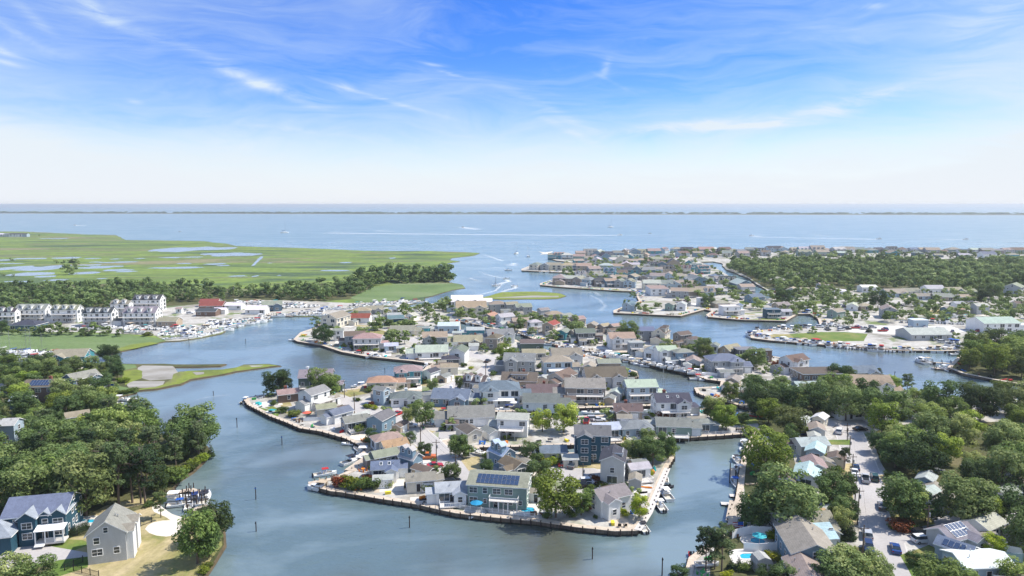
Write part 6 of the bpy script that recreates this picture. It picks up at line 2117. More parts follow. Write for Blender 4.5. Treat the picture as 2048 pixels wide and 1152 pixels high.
trees(0, 640, 5.12, .45, [(915, 155, 120, 'oak', 'p', 1.0), (1070, 160, 95, 'oak', 'd', .9), (1230, 165, 75, 'oak', 'p', 1.1), (560, 155, 120, 'oak', 'd', 1.1), (110, 150, 90, 'oak', 'd', 1.2), (370, 155, 85, 'oak', 'l', 1.1), (20, 140, 130, 'oak', 'd', 1.0), (450, 150, 110, 'oak', 'p', 1.0), (720, 150, 70, 'oak', 'd', 1.0), (1510, 160, 50, 'bush', 'l', 1.5), (640, 150, 60, 'oak', 'm'),
                          (230, 150, 70, 'oak', 'd', 1.2), (860, 160, 70, 'oak', 'd')])


KEEP = [(-20, 56, 878, 945), (122, 198, 850, 890), (1815, 1905, 985, 1050), (1985, 2060, 990, 1050), (1800, 1840, 880, 905), (55, 130, 800, 830)]      # yards that stay open in the photograph


def scatter(px, z, gap, rnd, clear=True, tries=30000, mx=9999):
    poly = P(px, z)
    xs, ys = [p.x for p in poly], [p.y for p in poly]
    out, grid = [], {}
    for _ in range(tries):
        p = Vector((rnd.uniform(min(xs), max(xs)), rnd.uniform(min(ys), max(ys)), z))
        k = (int(p.x // gap), int(p.y // gap))
        if any((q - p).length < gap for i in (-1, 0, 1) for j in (-1, 0, 1) for q in grid.get((k[0] + i, k[1] + j), ())):
            continue
        if not pip(p, poly):
            continue
        uu, vv = to_px(p)
        if any(a <= uu <= b and c <= vv <= d for a, b, c, d in KEEP):
            continue
        if clear and (any(((c - p).x ** 2 + (c - p).y ** 2) ** .5 < r + 2.2 for c, r, _, _ in HOUSES) or any((c - p).length < r + .5 for c, r in TPOS)):
            continue
        grid.setdefault(k, []).append(p)
        out.append(p)
        if len(out) >= mx:
            break
    return out


rw = random.Random(8)


def wood(px, z, gap, h, label, group, kinds, tints, mx=999):
    for p in scatter(px, z, gap, rw, mx=mx):
        k = rw.choice(kinds)
        t = rw.choice(tints)
        word = {'pine': 'pine', 'oak': 'leafy tree'}[k]
        vs_ = [v for _, v in px]
        q = (to_px(p)[1] - min(vs_)) / (max(vs_) - min(vs_))
        where = 'at the front' if q > .66 else 'in the middle' if q > .33 else 'at the back'
        tree(p, h * rw.uniform(.75, 1.25), k, f'{TN[t][1]} {word} {where} of {label}', group, TN[t][0], rw.uniform(.9, 1.15))


wood([(-90, 1062), (0, 1040), (60, 1035), (130, 1028), (170, 1022), (190, 1000), (240, 985), (300, 978), (345, 965), (385, 935), (412, 908), (392, 888), (300, 880), (240, 862), (215, 850), (150, 864), (80, 880), (0, 895), (-90, 905)], .5, 6.4, 10.0,
     'the woods above the blue house', 'trees of the near left woods', ['oak', 'oak', 'pine'], 'mmldp')
wood([(-60, 870), (0, 880), (60, 872), (130, 868), (215, 848), (216, 800), (190, 790), (60, 806), (-60, 815)], .5, 7.5, 7.5, 'the southwest thicket', 'trees of the southwest shore', ['oak'], 'mldpb', 40)
wood([(-60, 778), (60, 792), (200, 776), (240, 760), (243, 740), (200, 742), (100, 736), (-60, 738)], .5, 8.5, 7.5, 'the thicket beyond the southwest parking', 'trees of the southwest shore', ['oak'], 'mldp', 40)
wood([(1742, 850), (1800, 828), (1900, 818), (1960, 812), (2120, 812), (2200, 900), (2160, 1000), (1960, 1000), (1890, 985), (1850, 960), (1815, 945), (1790, 930), (1768, 880)], LZ, 10.0, 10.4,
     'the woods east of the street', 'trees of the east woods', ['oak'], 'mlldpppb', 76)
wood([(1800, 1020), (1860, 1000), (1960, 1006), (2100, 1000), (2140, 1010), (2000, 1024), (1900, 1040)], LZ, 10, 9.5, 'the woods east of the street', 'trees of the east woods', ['oak'], 'mldp', 12)
wood([(1500, 812), (1580, 810), (1640, 800), (1720, 800), (1740, 812), (1680, 820), (1600, 826), (1560, 842), (1530, 848), (1490, 826)], LZ, 9, 9.5, 'the grove by the small inlet', 'trees by the small inlet', ['oak'], 'mldp', 20)
wood([(1932, 738), (1945, 712), (1990, 702), (2060, 700), (2150, 720), (2150, 772), (2060, 764), (1990, 752)], LZ, 9.5, 11, 'the grove below the east marina', 'trees of the east marina shore', ['oak'], 'mldb', 26)


# far woods: one mass each
import numpy as np


def far_wood(name, label_pts, h, wide=1.15, lo=.02, per=2, tintr=(.0, 1.0)):
    protos = [crown_mesh('crown', M['leaf'], 90 + i, 12, 330, .085) for i in range(3)]
    data = []
    for me in protos:
        n = len(me.vertices)
        co = np.empty(n * 3, np.float32)
        me.vertices.foreach_get('co', co)
        tn = np.empty(len(me.polygons), np.float32)
        me.attributes['tone'].data.foreach_get('value', tn)
        data.append((co.reshape(-1, 3), tn))
    V, T_ = [], []
    r = random.Random(len(label_pts))
    for p in label_pts:
        co, tn = data[r.randrange(3)]
        hh = h * r.choice((r.uniform(.5, .9), r.uniform(.9, 1.4)))
        if isinstance(p, tuple):
            p, hh = p[0], p[1]
        a = r.uniform(0, 6.28)
        ca, sa = math.cos(a), math.sin(a)
        w_ = hh * wide * r.uniform(.85, 1.2)
        x = (co[:, 0] * ca - co[:, 1] * sa) * w_ + p.x
        y = (co[:, 0] * sa + co[:, 1] * ca) * w_ + p.y
        z = co[:, 2] * hh + p.z + lo * hh
        V.append(np.stack([x, y, z], 1))
        T_.append(np.clip(tn * .55 + r.uniform(*tintr) * .75 - .1, 0, 1.2))
    V = np.concatenate(V)
    T_ = np.concatenate(T_)
    nf = len(V) // 4
    me = bpy.data.meshes.new(name)
    me.vertices.add(len(V))
    me.vertices.foreach_set('co', V.ravel().astype(np.float32))
    me.loops.add(nf * 4)
    me.loops.foreach_set('vertex_index', np.arange(nf * 4, dtype=np.int32))
    me.polygons.add(nf)
    me.polygons.foreach_set('loop_start', np.arange(0, nf * 4, 4, dtype=np.int32))
    me.materials.append(M['leaf'])
    at = me.attributes.new('tone', 'FLOAT', 'FACE')
    at.data.foreach_set('value', T_.astype(np.float32))
    me.update()
    me.validate()
    o = ob(name, me, None, None, 0, (1.08, 1.08, 1.12))
    o['kind'] = 'stuff'
    return o


pts = scatter([(-300, 584), (60, 582), (130, 580), (200, 581), (280, 577), (420, 580), (500, 589), (560, 585), (650, 573), (740, 571), (742, 577), (705, 594), (640, 602), (560, 598), (500, 596), (420, 600), (330, 606), (325, 612), (200, 618), (60, 630), (-300, 640)], .4, 9.0, rw, tries=60000)
far_wood('far_woodland', pts, 8.6)['label'] = 'broad belt of dark green woodland between the marsh and the west marina'
pts = scatter([(797, 567), (830, 566), (860, 565), (895, 564), (890, 558), (860, 556), (835, 558)], .4, 7, rw, tries=8000) + scatter([(700, 575), (790, 566), (795, 560), (740, 562)], .4, 10, rw, tries=9000)
far_wood('far_woodland', pts, 13)['label'] = 'dark clump of trees on the marsh point'
pts = scatter([(1452, 536), (1470, 530), (1600, 528), (1760, 528), (2060, 530), (2400, 530), (2400, 590), (2060, 588), (1900, 584), (1800, 578), (1700, 573), (1640, 570), (1600, 575), (1560, 582), (1530, 570), (1500, 552)], LZ, 9.5, rw, tries=120000)
far_wood('far_woodland', pts, 10.5)['label'] = 'wide mass of green woodland beyond the creek'
pts = scatter([(1345, 509), (1500, 511), (1700, 511), (2050, 514), (2060, 519), (1600, 517), (1420, 518), (1360, 516)], LZ, 22, rw, tries=30000, mx=45)
far_wood('far_woodland', pts, 5.5)['label'] = 'line of trees between the far bayfront houses'
pts = [Vector((random.Random(i).uniform(-7000, 7000), 0, 1)) for i in range(1500)]
for p in pts:
    t_ = (p.x + 9000) / 18000
    p.y = 6350 - t_ * 1700 + random.Random(p.x).uniform(60, 330) + (0 if abs(p.x) < 4000 else 60)
far_wood('barrier_island_scrub', pts, 11, wide=4.5)['label'] = 'thin dark line of scrub on the barrier island'
# small trees of the marsh
trees(0, 440, 5.12, .4, [(580, 450, 40, 'oakfar', 'd'), (645, 450, 40, 'oakfar', 'd'), (710, 440, 35, 'oakfar', 'd'), (745, 440, 60, 'cone', 'd', 2.5), (785, 450, 50, 'oakfar', 'd'), (695, 560, 95, 'oakfar', 'p', .7), (735, 530, 80, 'oakfar', 'p', .7), (35, 575, 30, 'oakfar', 'd'), (140, 580, 25, 'oakfar', 'd'), (120, 420, 30, 'oakfar', 'd'), (405, 165, 15, 'oakfar', 'd')])
for r in [q for q in REQ[-10:]]:
    a_ = list(r['a'])
    a_[3] = a_[3].split(' beside the ')[0].split(' behind the ')[0].split(' in front of the ')[0] + ' standing alone in the open marsh'
    r['a'] = tuple(a_)
# garden shrubs at the corners of the houses
rg = random.Random(12)
for c_, r_, root, px in HOUSES:
    if c_.length > 620 or px < 24:
        continue
    for _ in range(rg.choice((0, 1, 1, 2))):
        a = rg.uniform(0, 6.28)
        p = Vector((c_.x + math.cos(a) * (r_ + 1.2), c_.y + math.sin(a) * (r_ + 1.2), c_.z))
        if any(((q - p).x ** 2 + (q - p).y ** 2) ** .5 < s * .8 for q, s, _, _ in HOUSES if q is not c_):
            continue
        if not (pip(p, cen) and not pip(p, canal)):
            continue
        tn = rg.choice('mmdlbry')
        tree(p, rg.uniform(1.3, 3.2), 'bush', f'{TN[tn][1]} rounded shrub by the {short(root)} {root["_ctx"]}', 'shrubs in the gardens', TN[tn][0], rg.uniform(.9, 1.3))
# build the broadleaf trees, largest in view first
FLUSH[0] = True
REQ.sort(key=lambda r: -r['a'][1] / max(r['a'][0].y, 1))
for r in REQ[:290]:
    t = tree(*r['a'])
    if '_shared' in r:
        t['_shared'] = 1
rest = [r['a'] for r in REQ[290:]]

for px_, gap_, mx_ in (([(1540, 596), (1640, 578), (1800, 588), (2060, 592), (2060, 640), (1900, 650), (1640, 636), (1560, 630)], 13, 130), ([(1130, 528), (1340, 512), (1480, 600), (1420, 620), (1300, 600), (1290, 570), (1120, 566)], 13, 90),
                       ([(700, 640), (860, 612), (960, 620), (1200, 668), (1500, 720), (1480, 735), (1100, 680), (930, 640), (860, 690), (740, 700)], 15, 90), ([(1340, 506), (2060, 508), (2060, 514), (1340, 512)], 14, 90)):
    rest += [(p, rw.uniform(3, 8.5)) for p in scatter(px_, LZ, gap_, rw, mx=mx_) if not pip(p, canal) and not pip(p, creek) and (pip(p, cen) or pip(p, nor))]
far_wood('small_trees', [(a[0], a[1]) for a in rest], 6, 1.3)['label'] = 'many small garden and woodland trees scattered between the more distant houses'

# ---------------------------------------------------------------- boats
rb = random.Random(77)


def boats(x0, y0, s, ctx, data, z=0.0):
    for d in data:
        x, y, kind, ang, cv = d[:5]
        sc = d[5] if len(d) > 5 else 1.0
        u, v = x0 + x / s, y0 + y / s
        p = G(u, v, z)
        w_ = f'white {BWORD[kind]}' if kind not in ('jetski', 'rowboat') else f'{cv} {BWORD[kind]}'
        cn = '' if kind in ('runabout', 'jetski', 'rowboat') else f' with {cv} {CWORD[kind]}'
        boat(p, math.radians(ang), kind, cv, f'{w_}{cn} {d[6] if len(d) > 6 else ctx}', 'boats in the canals and marinas', sc, far=(v < 715 and kind != 'sailboat'), z=z)


boats(480, 860, 3.945, 'at the west bulkhead', [(640, 478, 'cruiser', 170, 'tan', .8, 'moored at the west tip of the near bulkhead'), (672, 358, 'console', 22, 'red', .85), (885, 258, 'cruiser', 48, 'black', .75), (862, 118, 'runabout', 178, 'red', .75), (925, 160, 'rowboat', 130, 'white', 1.2),
                                                (1472, 618, 'runabout', 176, 'white', 1.0, 'moored below the low white house'), (1000, 190, 'pontoon', 8, 'white', .9)])
boats(900, 860, 3.945, 'at the east bulkhead', [(262, 690, 'runabout', 4, 'white', 1.05, 'moored below the solar-panelled house'), (1525, 782, 'console', 98, 'black', .72, 'moored at the bulkhead corner'), (1660, 612, 'console', 96, 'white', .85), (1702, 525, 'cruiser', 97, 'white', .75), (1716, 462, 'jetski', 15, 'black', 1.2),
                                                (1698, 398, 'rowboat', 80, 'white', 1.3), (1320, 92, 'runabout', 2, 'white', .9, 'in the near canal'), (920, 112, 'runabout', 4, 'white', .9, 'in the near canal'), (560, 98, 'runabout', 172, 'blue', .8, 'in the near canal'), (660, 118, 'rowboat', 0, 'red', 1.2, 'in the near canal'),
                                                (790, 118, 'console', 0, 'black', .8, 'in the near canal'), (330, 128, 'runabout', 0, 'tan', .8, 'in the near canal')])
boats(900, 860, 3.945, 'on a trailer', [(228, 182, 'runabout', 140, 'white', .75, 'parked on a trailer beside the near street')], z=LZ + .5)
boats(1300, 860, 3.945, 'on the east dock', [(682, 250, 'console', 95, 'black', .8), (704, 330, 'console', 96, 'white', .85), (672, 430, 'console', 92, 'blue', .85), (738, 178, 'runabout', 96, 'green', .8), (744, 120, 'console', 96, 'white', .75), (515, 955, 'console', 155, 'blue', .7, 'behind the tall pines'),
                                             (330, 1010, 'jetski', 100, 'red', 1.1, 'at the brick-coloured dock')])
boats(1300, 860, 3.945, 'on land', [(450, 1068, 'rowboat', 4, 'white', 1.3, 'lying on the ground below the pines')], z=LZ + .3)
boats(400, 640, 5.12, 'at the west tip', [(470, 842, 'console', 82, 'white', .85), (735, 985, 'cruiser', 158, 'teal', .75), (805, 1018, 'rowboat', 158, 'white', 1.3), (858, 1026, 'rowboat', 158, 'yellow', 1.3), (1058, 1118, 'runabout', 165, 'blue', .95), (555, 806, 'runabout', 25, 'white', .8),
                                          (960, 214, 'runabout', 190, 'white', .9, 'at the northwest point'), (1280, 268, 'runabout', 170, 'green', 1, 'at the northwest point'), (1370, 288, 'runabout', 172, 'white', 1, 'at the northwest point'), (1470, 330, 'console', 172, 'navy', 1, 'at the northwest point'),
                                          (1600, 362, 'runabout', 174, 'yellow', 1, 'at the northwest point'), (1640, 700, 'cruiser', 200, 'white', .8, 'on the west lagoon'), (1180, 208, 'cruiser', 5, 'white', .9, 'at the northwest point')])
boats(780, 640, 5.12, 'in the middle canal', [(1205, 948, 'cruiser', 183, 'navy', .9, 'moored below the white mansion'), (800, 955, 'runabout', 2, 'tan', 1.0), (660, 958, 'runabout', 0, 'white', .9), (1000, 940, 'rowboat', 0, 'tan', 1.3), (275, 430, 'runabout', 172, 'white', 1, 'on the west lagoon'), (372, 488, 'console', 90, 'white', .9, 'on the west lagoon'),
                                              (545, 955, 'console', 0, 'red', .8)])
boats(1120, 640, 5.12, 'in the lagoon', [(820, 465, 'runabout', 168, 'white', 1), (900, 482, 'console', 166, 'tan', 1), (965, 700, 'cruiser', 98, 'blue', .8), (1045, 810, 'sailboat', 58, 'blue', .95), (655, 902, 'jetski', 0, 'yellow', 1.2, 'in the middle canal'), (735, 604, 'runabout', 3, 'red', .9), (870, 880, 'console', 4, 'navy', .9, 'in the middle canal'),
                                         (1330, 560, 'console', 168, 'black', .9), (230, 890, 'rowboat', 2, 'blue', 1.2, 'in the middle canal'), (1855, 868, 'runabout', 150, 'white', .8, 'in the small inlet')])
boats(1648, 640, 5.12, 'at the east pier', [(990, 440, 'cruiser', 96, 'white', .9), (1060, 440, 'console', 98, 'tan', 1.1), (1230, 512, 'console', 94, 'white', 1), (1168, 500, 'rowboat', 8, 'white', 1.6), (1355, 362, 'runabout', 4, 'blue', 1.1), (1265, 505, 'rowboat', 4, 'tan', 1.4)])
boats(1120, 640, 5.12, 'x', [(1940, 175, 'cruiser', 95, 'navy', 1.1, 'at the tip of the east marina'), (1995, 165, 'cruiser', 60, 'white', 1.0, 'at the tip of the east marina')])
boats(0, 860, 3.945, 'in the near boat basin', [(1408, 560, 'pontoon', 8, 'white', .95), (1420, 600, 'console', 14, 'blue', .8), (1490, 612, 'runabout', 110, 'white', .8), (1540, 560, 'cruiser', 112, 'navy', .7), (1618, 560, 'cruiser', 100, 'black', .85), (1560, 110, 'rowboat', 8, 'white', 1.3, 'among the shore trees')])
boats(0, 640, 5.12, 'at the flagpole dock', [(1240, 832, 'pontoon', 2, 'white', .9), (1355, 822, 'runabout', 0, 'blue', .9), (1190, 870, 'console', 4, 'tan', .8)])
boats(0, 640, 5.12, 'on the flagpole lawn', [(1040, 748, 'cruiser', 172, 'white', .8), (1112, 740, 'runabout', 5, 'white', .8), (925, 845, 'rowboat', 0, 'white', 1.4), (520, 540, 'rowboat', 0, 'white', 1.2)], z=.9)


def boat_row(u0, v0, u1, v1, n, ang, ctx, z=0.0, kinds=('runabout', 'console', 'cruiser', 'runabout'), jit=9, sc=1.0, sail=0):
    for i in range(n):
        t = (i + .5) / n
        u, v = u0 + (u1 - u0) * t + rb.uniform(-1.5, 1.5), v0 + (v1 - v0) * t + rb.uniform(-.5, .5)
        k = rb.choice(kinds)
        if sail and rb.random() < sail:
            k = 'sailboat'
        cv = rb.choice(('white', 'white', 'white', 'blue', 'navy', 'tan', 'black', 'red', 'teal'))
        p = G(u, v, z)
        cn = '' if k == 'runabout' else f' with {cv} {CWORD[k]}'
        boat(p, math.radians(ang + rb.uniform(-jit, jit) + (180 if rb.random() < .3 else 0)), k, cv, f'white {BWORD[k]}{cn} {ctx}', 'boats in the canals and marinas', sc * rb.uniform(.85, 1.1), far=True, z=z)


boat_row(455, 658, 540, 641, 9, 20, 'in the first slips of west marina')
boat_row(398, 674, 455, 662, 7, 25, 'in the first slips of west marina')
boat_row(330, 680, 398, 676, 6, 15, 'in the lower slips of west marina')
boat_row(320, 671, 400, 668, 10, 80, 'behind the lower slips of west marina')
boat_row(405, 660, 470, 650, 8, 80, 'behind the first slips of west marina')
boat_row(250, 657, 400, 661, 20, 85, 'on land below the apartments', .5)
boat_row(255, 664, 300, 668, 6, 5, 'on land below the apartments', .5)
boat_row(130, 660, 240, 657, 10, 30, 'on land beside the apartments', .5)
boat_row(410, 651, 540, 635, 16, 85, 'on the yard of west marina', .5)
boat_row(545, 634, 655, 632, 11, 8, 'along the outer dock of west marina')
boat_row(600, 626, 650, 625, 6, 85, 'on the yard of west marina', .5)
boat_row(470, 607, 600, 609, 14, 40, 'against the woodland edge', .5)
boat_row(560, 616, 640, 613, 9, 60, 'against the woodland edge', .5)
boat_row(640, 622, 700, 619, 7, 10, 'along the marina channel')
boat_row(706, 617, 850, 605, 17, 30, 'along the marina channel')
boat_row(700, 611, 810, 604, 12, 70, 'above the marina channel', .5)
boat_row(0, 707, 118, 709, 13, 85, 'in the southwest boat inlet', sail=.35)
boat_row(0, 719, 100, 722, 11, 20, 'in the southwest boat inlet')
boat_row(925, 646, 1010, 662, 9, -22, 'in the upper inner canal')
boat_row(1036, 668, 1100, 686, 8, -22, 'in the upper inner canal')
boat_row(1100, 690, 1180, 703, 9, -22, 'in the middle inner canal')
boat_row(1120, 695, 1156, 704, 4, -18, 'in the middle inner canal')
boat_row(1190, 708, 1296, 733, 11, -22, 'in the lower inner canal')
boat_row(1190, 708, 1240, 719, 5, -22, 'on the north side of inner canal', LZ)
boat_row(1290, 726, 1400, 751, 8, -20, 'on the north side of inner canal', LZ + .1)
boat_row(1110, 700, 1190, 714, 5, -18, 'on the south side of inner canal')
boat_row(640, 692, 760, 720, 7, -12, 'along the northwest bulkhead')
boat_row(1170, 828, 1290, 824, 5, 2, 'in the middle canal east')
boat_row(500, 812, 640, 868, 4, -22, 'under the west bulkhead')
boat_row(1385, 758, 1440, 765, 3, -8, 'by the curved white fence')
boat_row(1508, 675, 1550, 682, 5, 10, 'at the tip of the east marina')
boat_row(1550, 684, 1650, 692, 11, 12, 'along the east marina shore', sc=1.1)
boat_row(1652, 693, 1790, 703, 18, 62, 'along the east marina shore')
boat_row(1790, 703, 1925, 703, 18, 75, 'along the east marina shore')
boat_row(1510, 664, 1640, 658, 15, 60, 'on the north side of east marina')
boat_row(1645, 650, 1690, 654, 6, 60, 'in the east boatyard', LZ)
boat_row(1800, 644, 1930, 648, 13, 60, 'in the east boatyard', LZ)
boat_row(1850, 634, 1935, 636, 8, 20, 'in the east boatyard', LZ)
boat_row(1900, 690, 2040, 690, 14, 40, 'on land behind the east marina', LZ)
boat_row(1120, 546, 1200, 547, 6, 5, 'between the first two points')
boat_row(1075, 545, 1120, 546, 3, 5, 'between the first two points')
boat_row(1280, 586, 1284, 600, 4, 5, 'beside the blue deck')
boat_row(1140, 575.5, 1270, 583, 5, 5, 'along the third finger')
boat_row(1410, 634, 1470, 640, 3, 5, 'at the beach corner')
boat_row(1605, 628, 1622, 628, 3, 60, 'in the marina canal')
boat_row(1515, 566, 1550, 588, 5, -30, 'on the creek', .0)
boat_row(1100, 517, 1135, 523, 3, 5, 'at the far point')
# boats out on the bay
for u, v, k, a, lb in ((991, 572, 'console', 200, 'small dark boat just above the marsh island'), (1016, 541, 'console', 175, 'dark motor boat in the middle of the channel'), (1012, 558, 'runabout', 210, 'white boat throwing a wake in the channel'),
                       (1028, 573, 'runabout', 215, 'white boat speeding close to the marsh island'), (1240, 470.5, 'cruiser', 0, 'motor boat at the end of the long white wake'), (1503, 472, 'cruiser', 180, 'motor boat leading the short wake on the bay'),
                       (1758, 478.5, 'cruiser', 0, 'motor boat leading the right-hand long wake'), (1932, 479.5, 'cruiser', 0, 'motor boat leading the rightmost wake'), (150, 451, 'cruiser', 180, 'motor boat crossing the bay far to the left'), (360, 464, 'console', 0, 'small dark boat off the marsh shore'),
                       (1300, 467, 'console', 0, 'small dark boat beyond the long wake'), (926, 455, 'cruiser', 160, 'motor boat leading the short slanted wake')):
    p = G(u, v, 0)
    boat(p, math.radians(a), k, 'black' if 'dark' in lb else 'white', lb, 'boats out on the bay', 1.3 if v < 500 else 1.1, far=True)
for u, v, a, lb, sc in ((1033, 508, 60, 'moored sailing boat with a tall mast at the channel mouth', 1.35), (1056, 514, 100, 'moored sailing boat nearest the white sandbar', 1.35), (569, 466, 20, 'distant white sailing boat off the marsh', 2.2), (1221, 455, 20, 'faint white sailing boat far out on the bay', 2.2)):
    boat(G(u, v, 0), math.radians(a), 'sailboat', 'navy', lb, 'boats out on the bay', sc, far=True)

# ---------------------------------------------------------------- foam and the sandbar
fm, ft, fb = new_mat('foam')
fc = ft.node('ShaderNodeNewGeometry').outputs['Position']
fn = ft.noise(fc, .35, 5, .7)
fb.inputs['Base Color'].default_value = (.86, .89, .91, 1)
fb.inputs['Roughness'].default_value = .8
ft.l.new(ft.math('MULTIPLY', ft.ramp(fn, [(.35, .15), (.6, 1.0)]), ft.node('ShaderNodeAttribute', attribute_name='fade').outputs['Fac']), fb.inputs['Alpha'])


def wake(px, w0, w1, a0=1.0, a1=.15):
    """foam strip along pixels; widths in metres; a = cover at both ends"""
    pts = [G(u, v, .05) for u, v in px]
    q = []
    for a, b in zip(pts, pts[1:]):
        q += [a.lerp(b, k / 6) for k in range(6)]
    pts = q + [pts[-1]]
    n = len(pts)
    vs, fade = [], []
    for i, p in enumerate(pts):
        t = i / (n - 1)
        d = (pts[min(i + 1, n - 1)] - pts[max(i - 1, 0)]).normalized()
        nn = Vector((-d.y, d.x, 0))
        w_ = (w0 + (w1 - w0) * t) / 2
        for k, s in ((0, -1), (1, 0), (0, 1)):
            vs.append(p + nn * w_ * s)
            fade.append((a0 + (a1 - a0) * t) * k)
    fs = []
    for i in range(n - 1):
        for k in range(2):
            fs.append((i * 3 + k, i * 3 + k + 1, i * 3 + k + 4, i * 3 + k + 3))
    me = bpy.data.meshes.new('wake_foam')
    me.from_pydata([tuple(v) for v in vs], [], fs)
    me.materials.append(fm)
    at = me.attributes.new('fade', 'FLOAT', 'POINT')
    at.data.foreach_set('value', fade)
    me.update()
    ob('wake_foam', me)['kind'] = 'stuff'


for a in (([(1238, 470.6), (1120, 470.5), (960, 469), (780, 467.5), (650, 466)], 34, 60, 1, .6), ([(1240, 470.8), (1400, 472), (1500, 473)], 18, 18, .5, .25), ([(1505, 472), (1522, 472.6)], 50, 40, 1, .7), ([(1755, 478.6), (1640, 476.6), (1500, 474)], 26, 34, 1, .4),
          ([(1628, 470), (1665, 471)], 36, 20, .9, .2), ([(1930, 479.5), (1830, 478)], 24, 26, 1, .3), ([(928, 455), (948, 458), (955, 460)], 70, 40, .9, .2), ([(753, 461.5), (790, 463)], 50, 30, .9, .2), ([(152, 451), (175, 452)], 60, 40, .9, .2),
          ([(1150, 446), (1170, 446)], 30, 20, .8, .1), ([(1000, 573), (990, 582), (960, 589), (940, 592)], 3, 7, .8, .35), ([(1013, 559), (1018, 563), (1004, 566), (992, 573)], 8, 10, 1, .6), ([(1028, 571), (1032, 576), (1014, 580), (1003, 584)], 6, 8, 1, .5),
          ([(1010, 537), (990, 535), (978, 535)], 3, 9, .7, .1), ([(1008, 557), (985, 552), (970, 548), (962, 543)], 3, 9, .6, .1), ([(1028, 526), (1026, 532), (1018, 528)], 14, 22, .7, .2), ([(1005, 522), (985, 515), (965, 508)], 8, 12, .6, .15), ([(940, 556), (950, 560), (965, 563)], 5, 9, .5, .1),
          ([(1180, 590), (1200, 600), (1210, 612), (1200, 622)], 2, 6, .35, .2), ([(1160, 586), (1190, 584), (1200, 592)], 3, 7, .45, .2), ([(392, 800), (420, 793), (460, 790)], 1, 3, .25, .1)):
    wake(*a)
flat('sandbar', [(1077, 503.5), (1090, 505), (1106, 502.6), (1104, 504.5), (1097, 506.5), (1107, 508.5), (1092, 508), (1080, 509), (1086, 506.5)], .2, M['sand'], 0)

# ---------------------------------------------------------------- cars
ROADA = (lambda a, b: math.atan2((b - a).y, (b - a).x))(G(1768, 1090), G(1728, 950))


def cars(x0, y0, s, data, z=LZ + .04):
    for x, y, k, a, c, lb in data:
        u, v = x0 + x / s, y0 + y / s
        car(G(u, v, z), ROADA if a == 'R' else ROADA + math.pi if a == 'Q' else math.radians(a), k, c, f'{c} {dict(sedan="car", suv="suv", pickup="pickup truck")[k]} {lb}', z, far=v < 800)


cars(1648, 860, 3.945, [(325, 400, 'pickup', 'R', 'silver', 'driving on the long street'), (398, 390, 'suv', 'R', 'dark green', 'parked at the edge of the dry verge'), (457, 612, 'sedan', 'R', 'grey', 'parked in the bend of the street'), (242, 352, 'sedan', 'Q', 'white', 'parked by the hedge top of street'),
                        (342, 840, 'suv', 'R', 'silver', 'parked beside the evergreen hedge'), (352, 950, 'suv', 'Q', 'navy', 'parked in front of the driveway'), (563, 950, 'sedan', 'R', 'blue', 'in the middle of the crossing'), (780, 885, 'suv', 6, 'white', 'parked beside the solar-roofed corner house'),
                        (775, 835, 'suv', 8, 'black', 'parked behind the white suv'), (872, 808, 'sedan', 12, 'dark green', 'parked on the side street'), (250, 308, 'sedan', 'R', 'navy', 'parked near the top of the street'), (905, 345, 'sedan', 8, 'grey', 'parked under the east trees'), (120, 22, 'suv', 60, 'white', 'parked at the street corner'),
                        (20, 640, 'suv', 90, 'black', 'parked between trees west of the street'), (1150, 300, 'suv', 20, 'white', 'parked deep under the east trees'), (-170, 40, 'sedan', 10, 'blue', 'parked before the street corner house')])
cars(480, 860, 3.945, [(1475, 225, 'pickup', 2, 'orange', 'parked by the near street'), (1540, 292, 'sedan', 18, 'red', 'parked by the near street'), (1672, 418, 'suv', 2, 'black', 'parked behind the low white house')])
cars(900, 860, 3.945, [(915, 288, 'sedan', 4, 'red', 'in the cul-de-sac'), (1092, 425, 'suv', 5, 'white', 'in the cul-de-sac'), (1058, 452, 'suv', 5, 'black', 'in the cul-de-sac'), (965, 290, 'sedan', 70, 'grey', 'in the cul-de-sac')])
cars(400, 640, 5.12, [(1492, 935, 'sedan', -40, 'red', 'beside the west street'), (1560, 160, 'sedan', 10, 'orange', 'on the northwest point'), (2030, 970, 'sedan', 60, 'red', 'beside the low white house')])
cars(780, 640, 5.12, [(745, 748, 'suv', 70, 'white', 'beside the bending street'), (545, 632, 'sedan', 60, 'dark green', 'beside the bending street'), (215, 1092, 'sedan', 4, 'white', 'under the dark tree'), (535, 312, 'sedan', 4, 'white', 'beside the white gabled house'), (400, 1092, 'sedan', 4, 'grey', 'under the dark tree'),
                      (1000, 430, 'sedan', 70, 'black', 'beside the bend'), (1580, 600, 'suv', 70, 'silver', 'between two brown-roofed houses'), (610, 1100, 'suv', 4, 'black', 'by the white garage')])
cars(1120, 640, 5.12, [(345, 1028, 'suv', 4, 'silver', 'below the middle finger'), (400, 1035, 'sedan', 4, 'white', 'below the middle finger'), (270, 1050, 'pickup', 80, 'red', 'below the middle finger'), (1395, 1020, 'suv', 4, 'white', 'beside the black and white house')])  # the red pickup truck stands in for a dumpster
cars(1400, 640, 5.12, [(1425, 1150, 'sedan', 60, 'white', 'on the corner street'), (1640, 1130, 'sedan', 10, 'black', 'on the corner street'), (1445, 106, 'suv', 20, 'white', 'on the east marina lot'), (1620, 78, 'sedan', 4, 'blue', 'on the east marina lot'), (1510, 98, 'suv', 10, 'black', 'on the east marina lot'), (1870, 118, 'pickup', 4, 'red', 'on the east marina lot')])
cars(0, 640, 5.12, [(200, 790, 'pickup', 20, 'black', 'on the southwest parking area')], .56)
rc = random.Random(9)
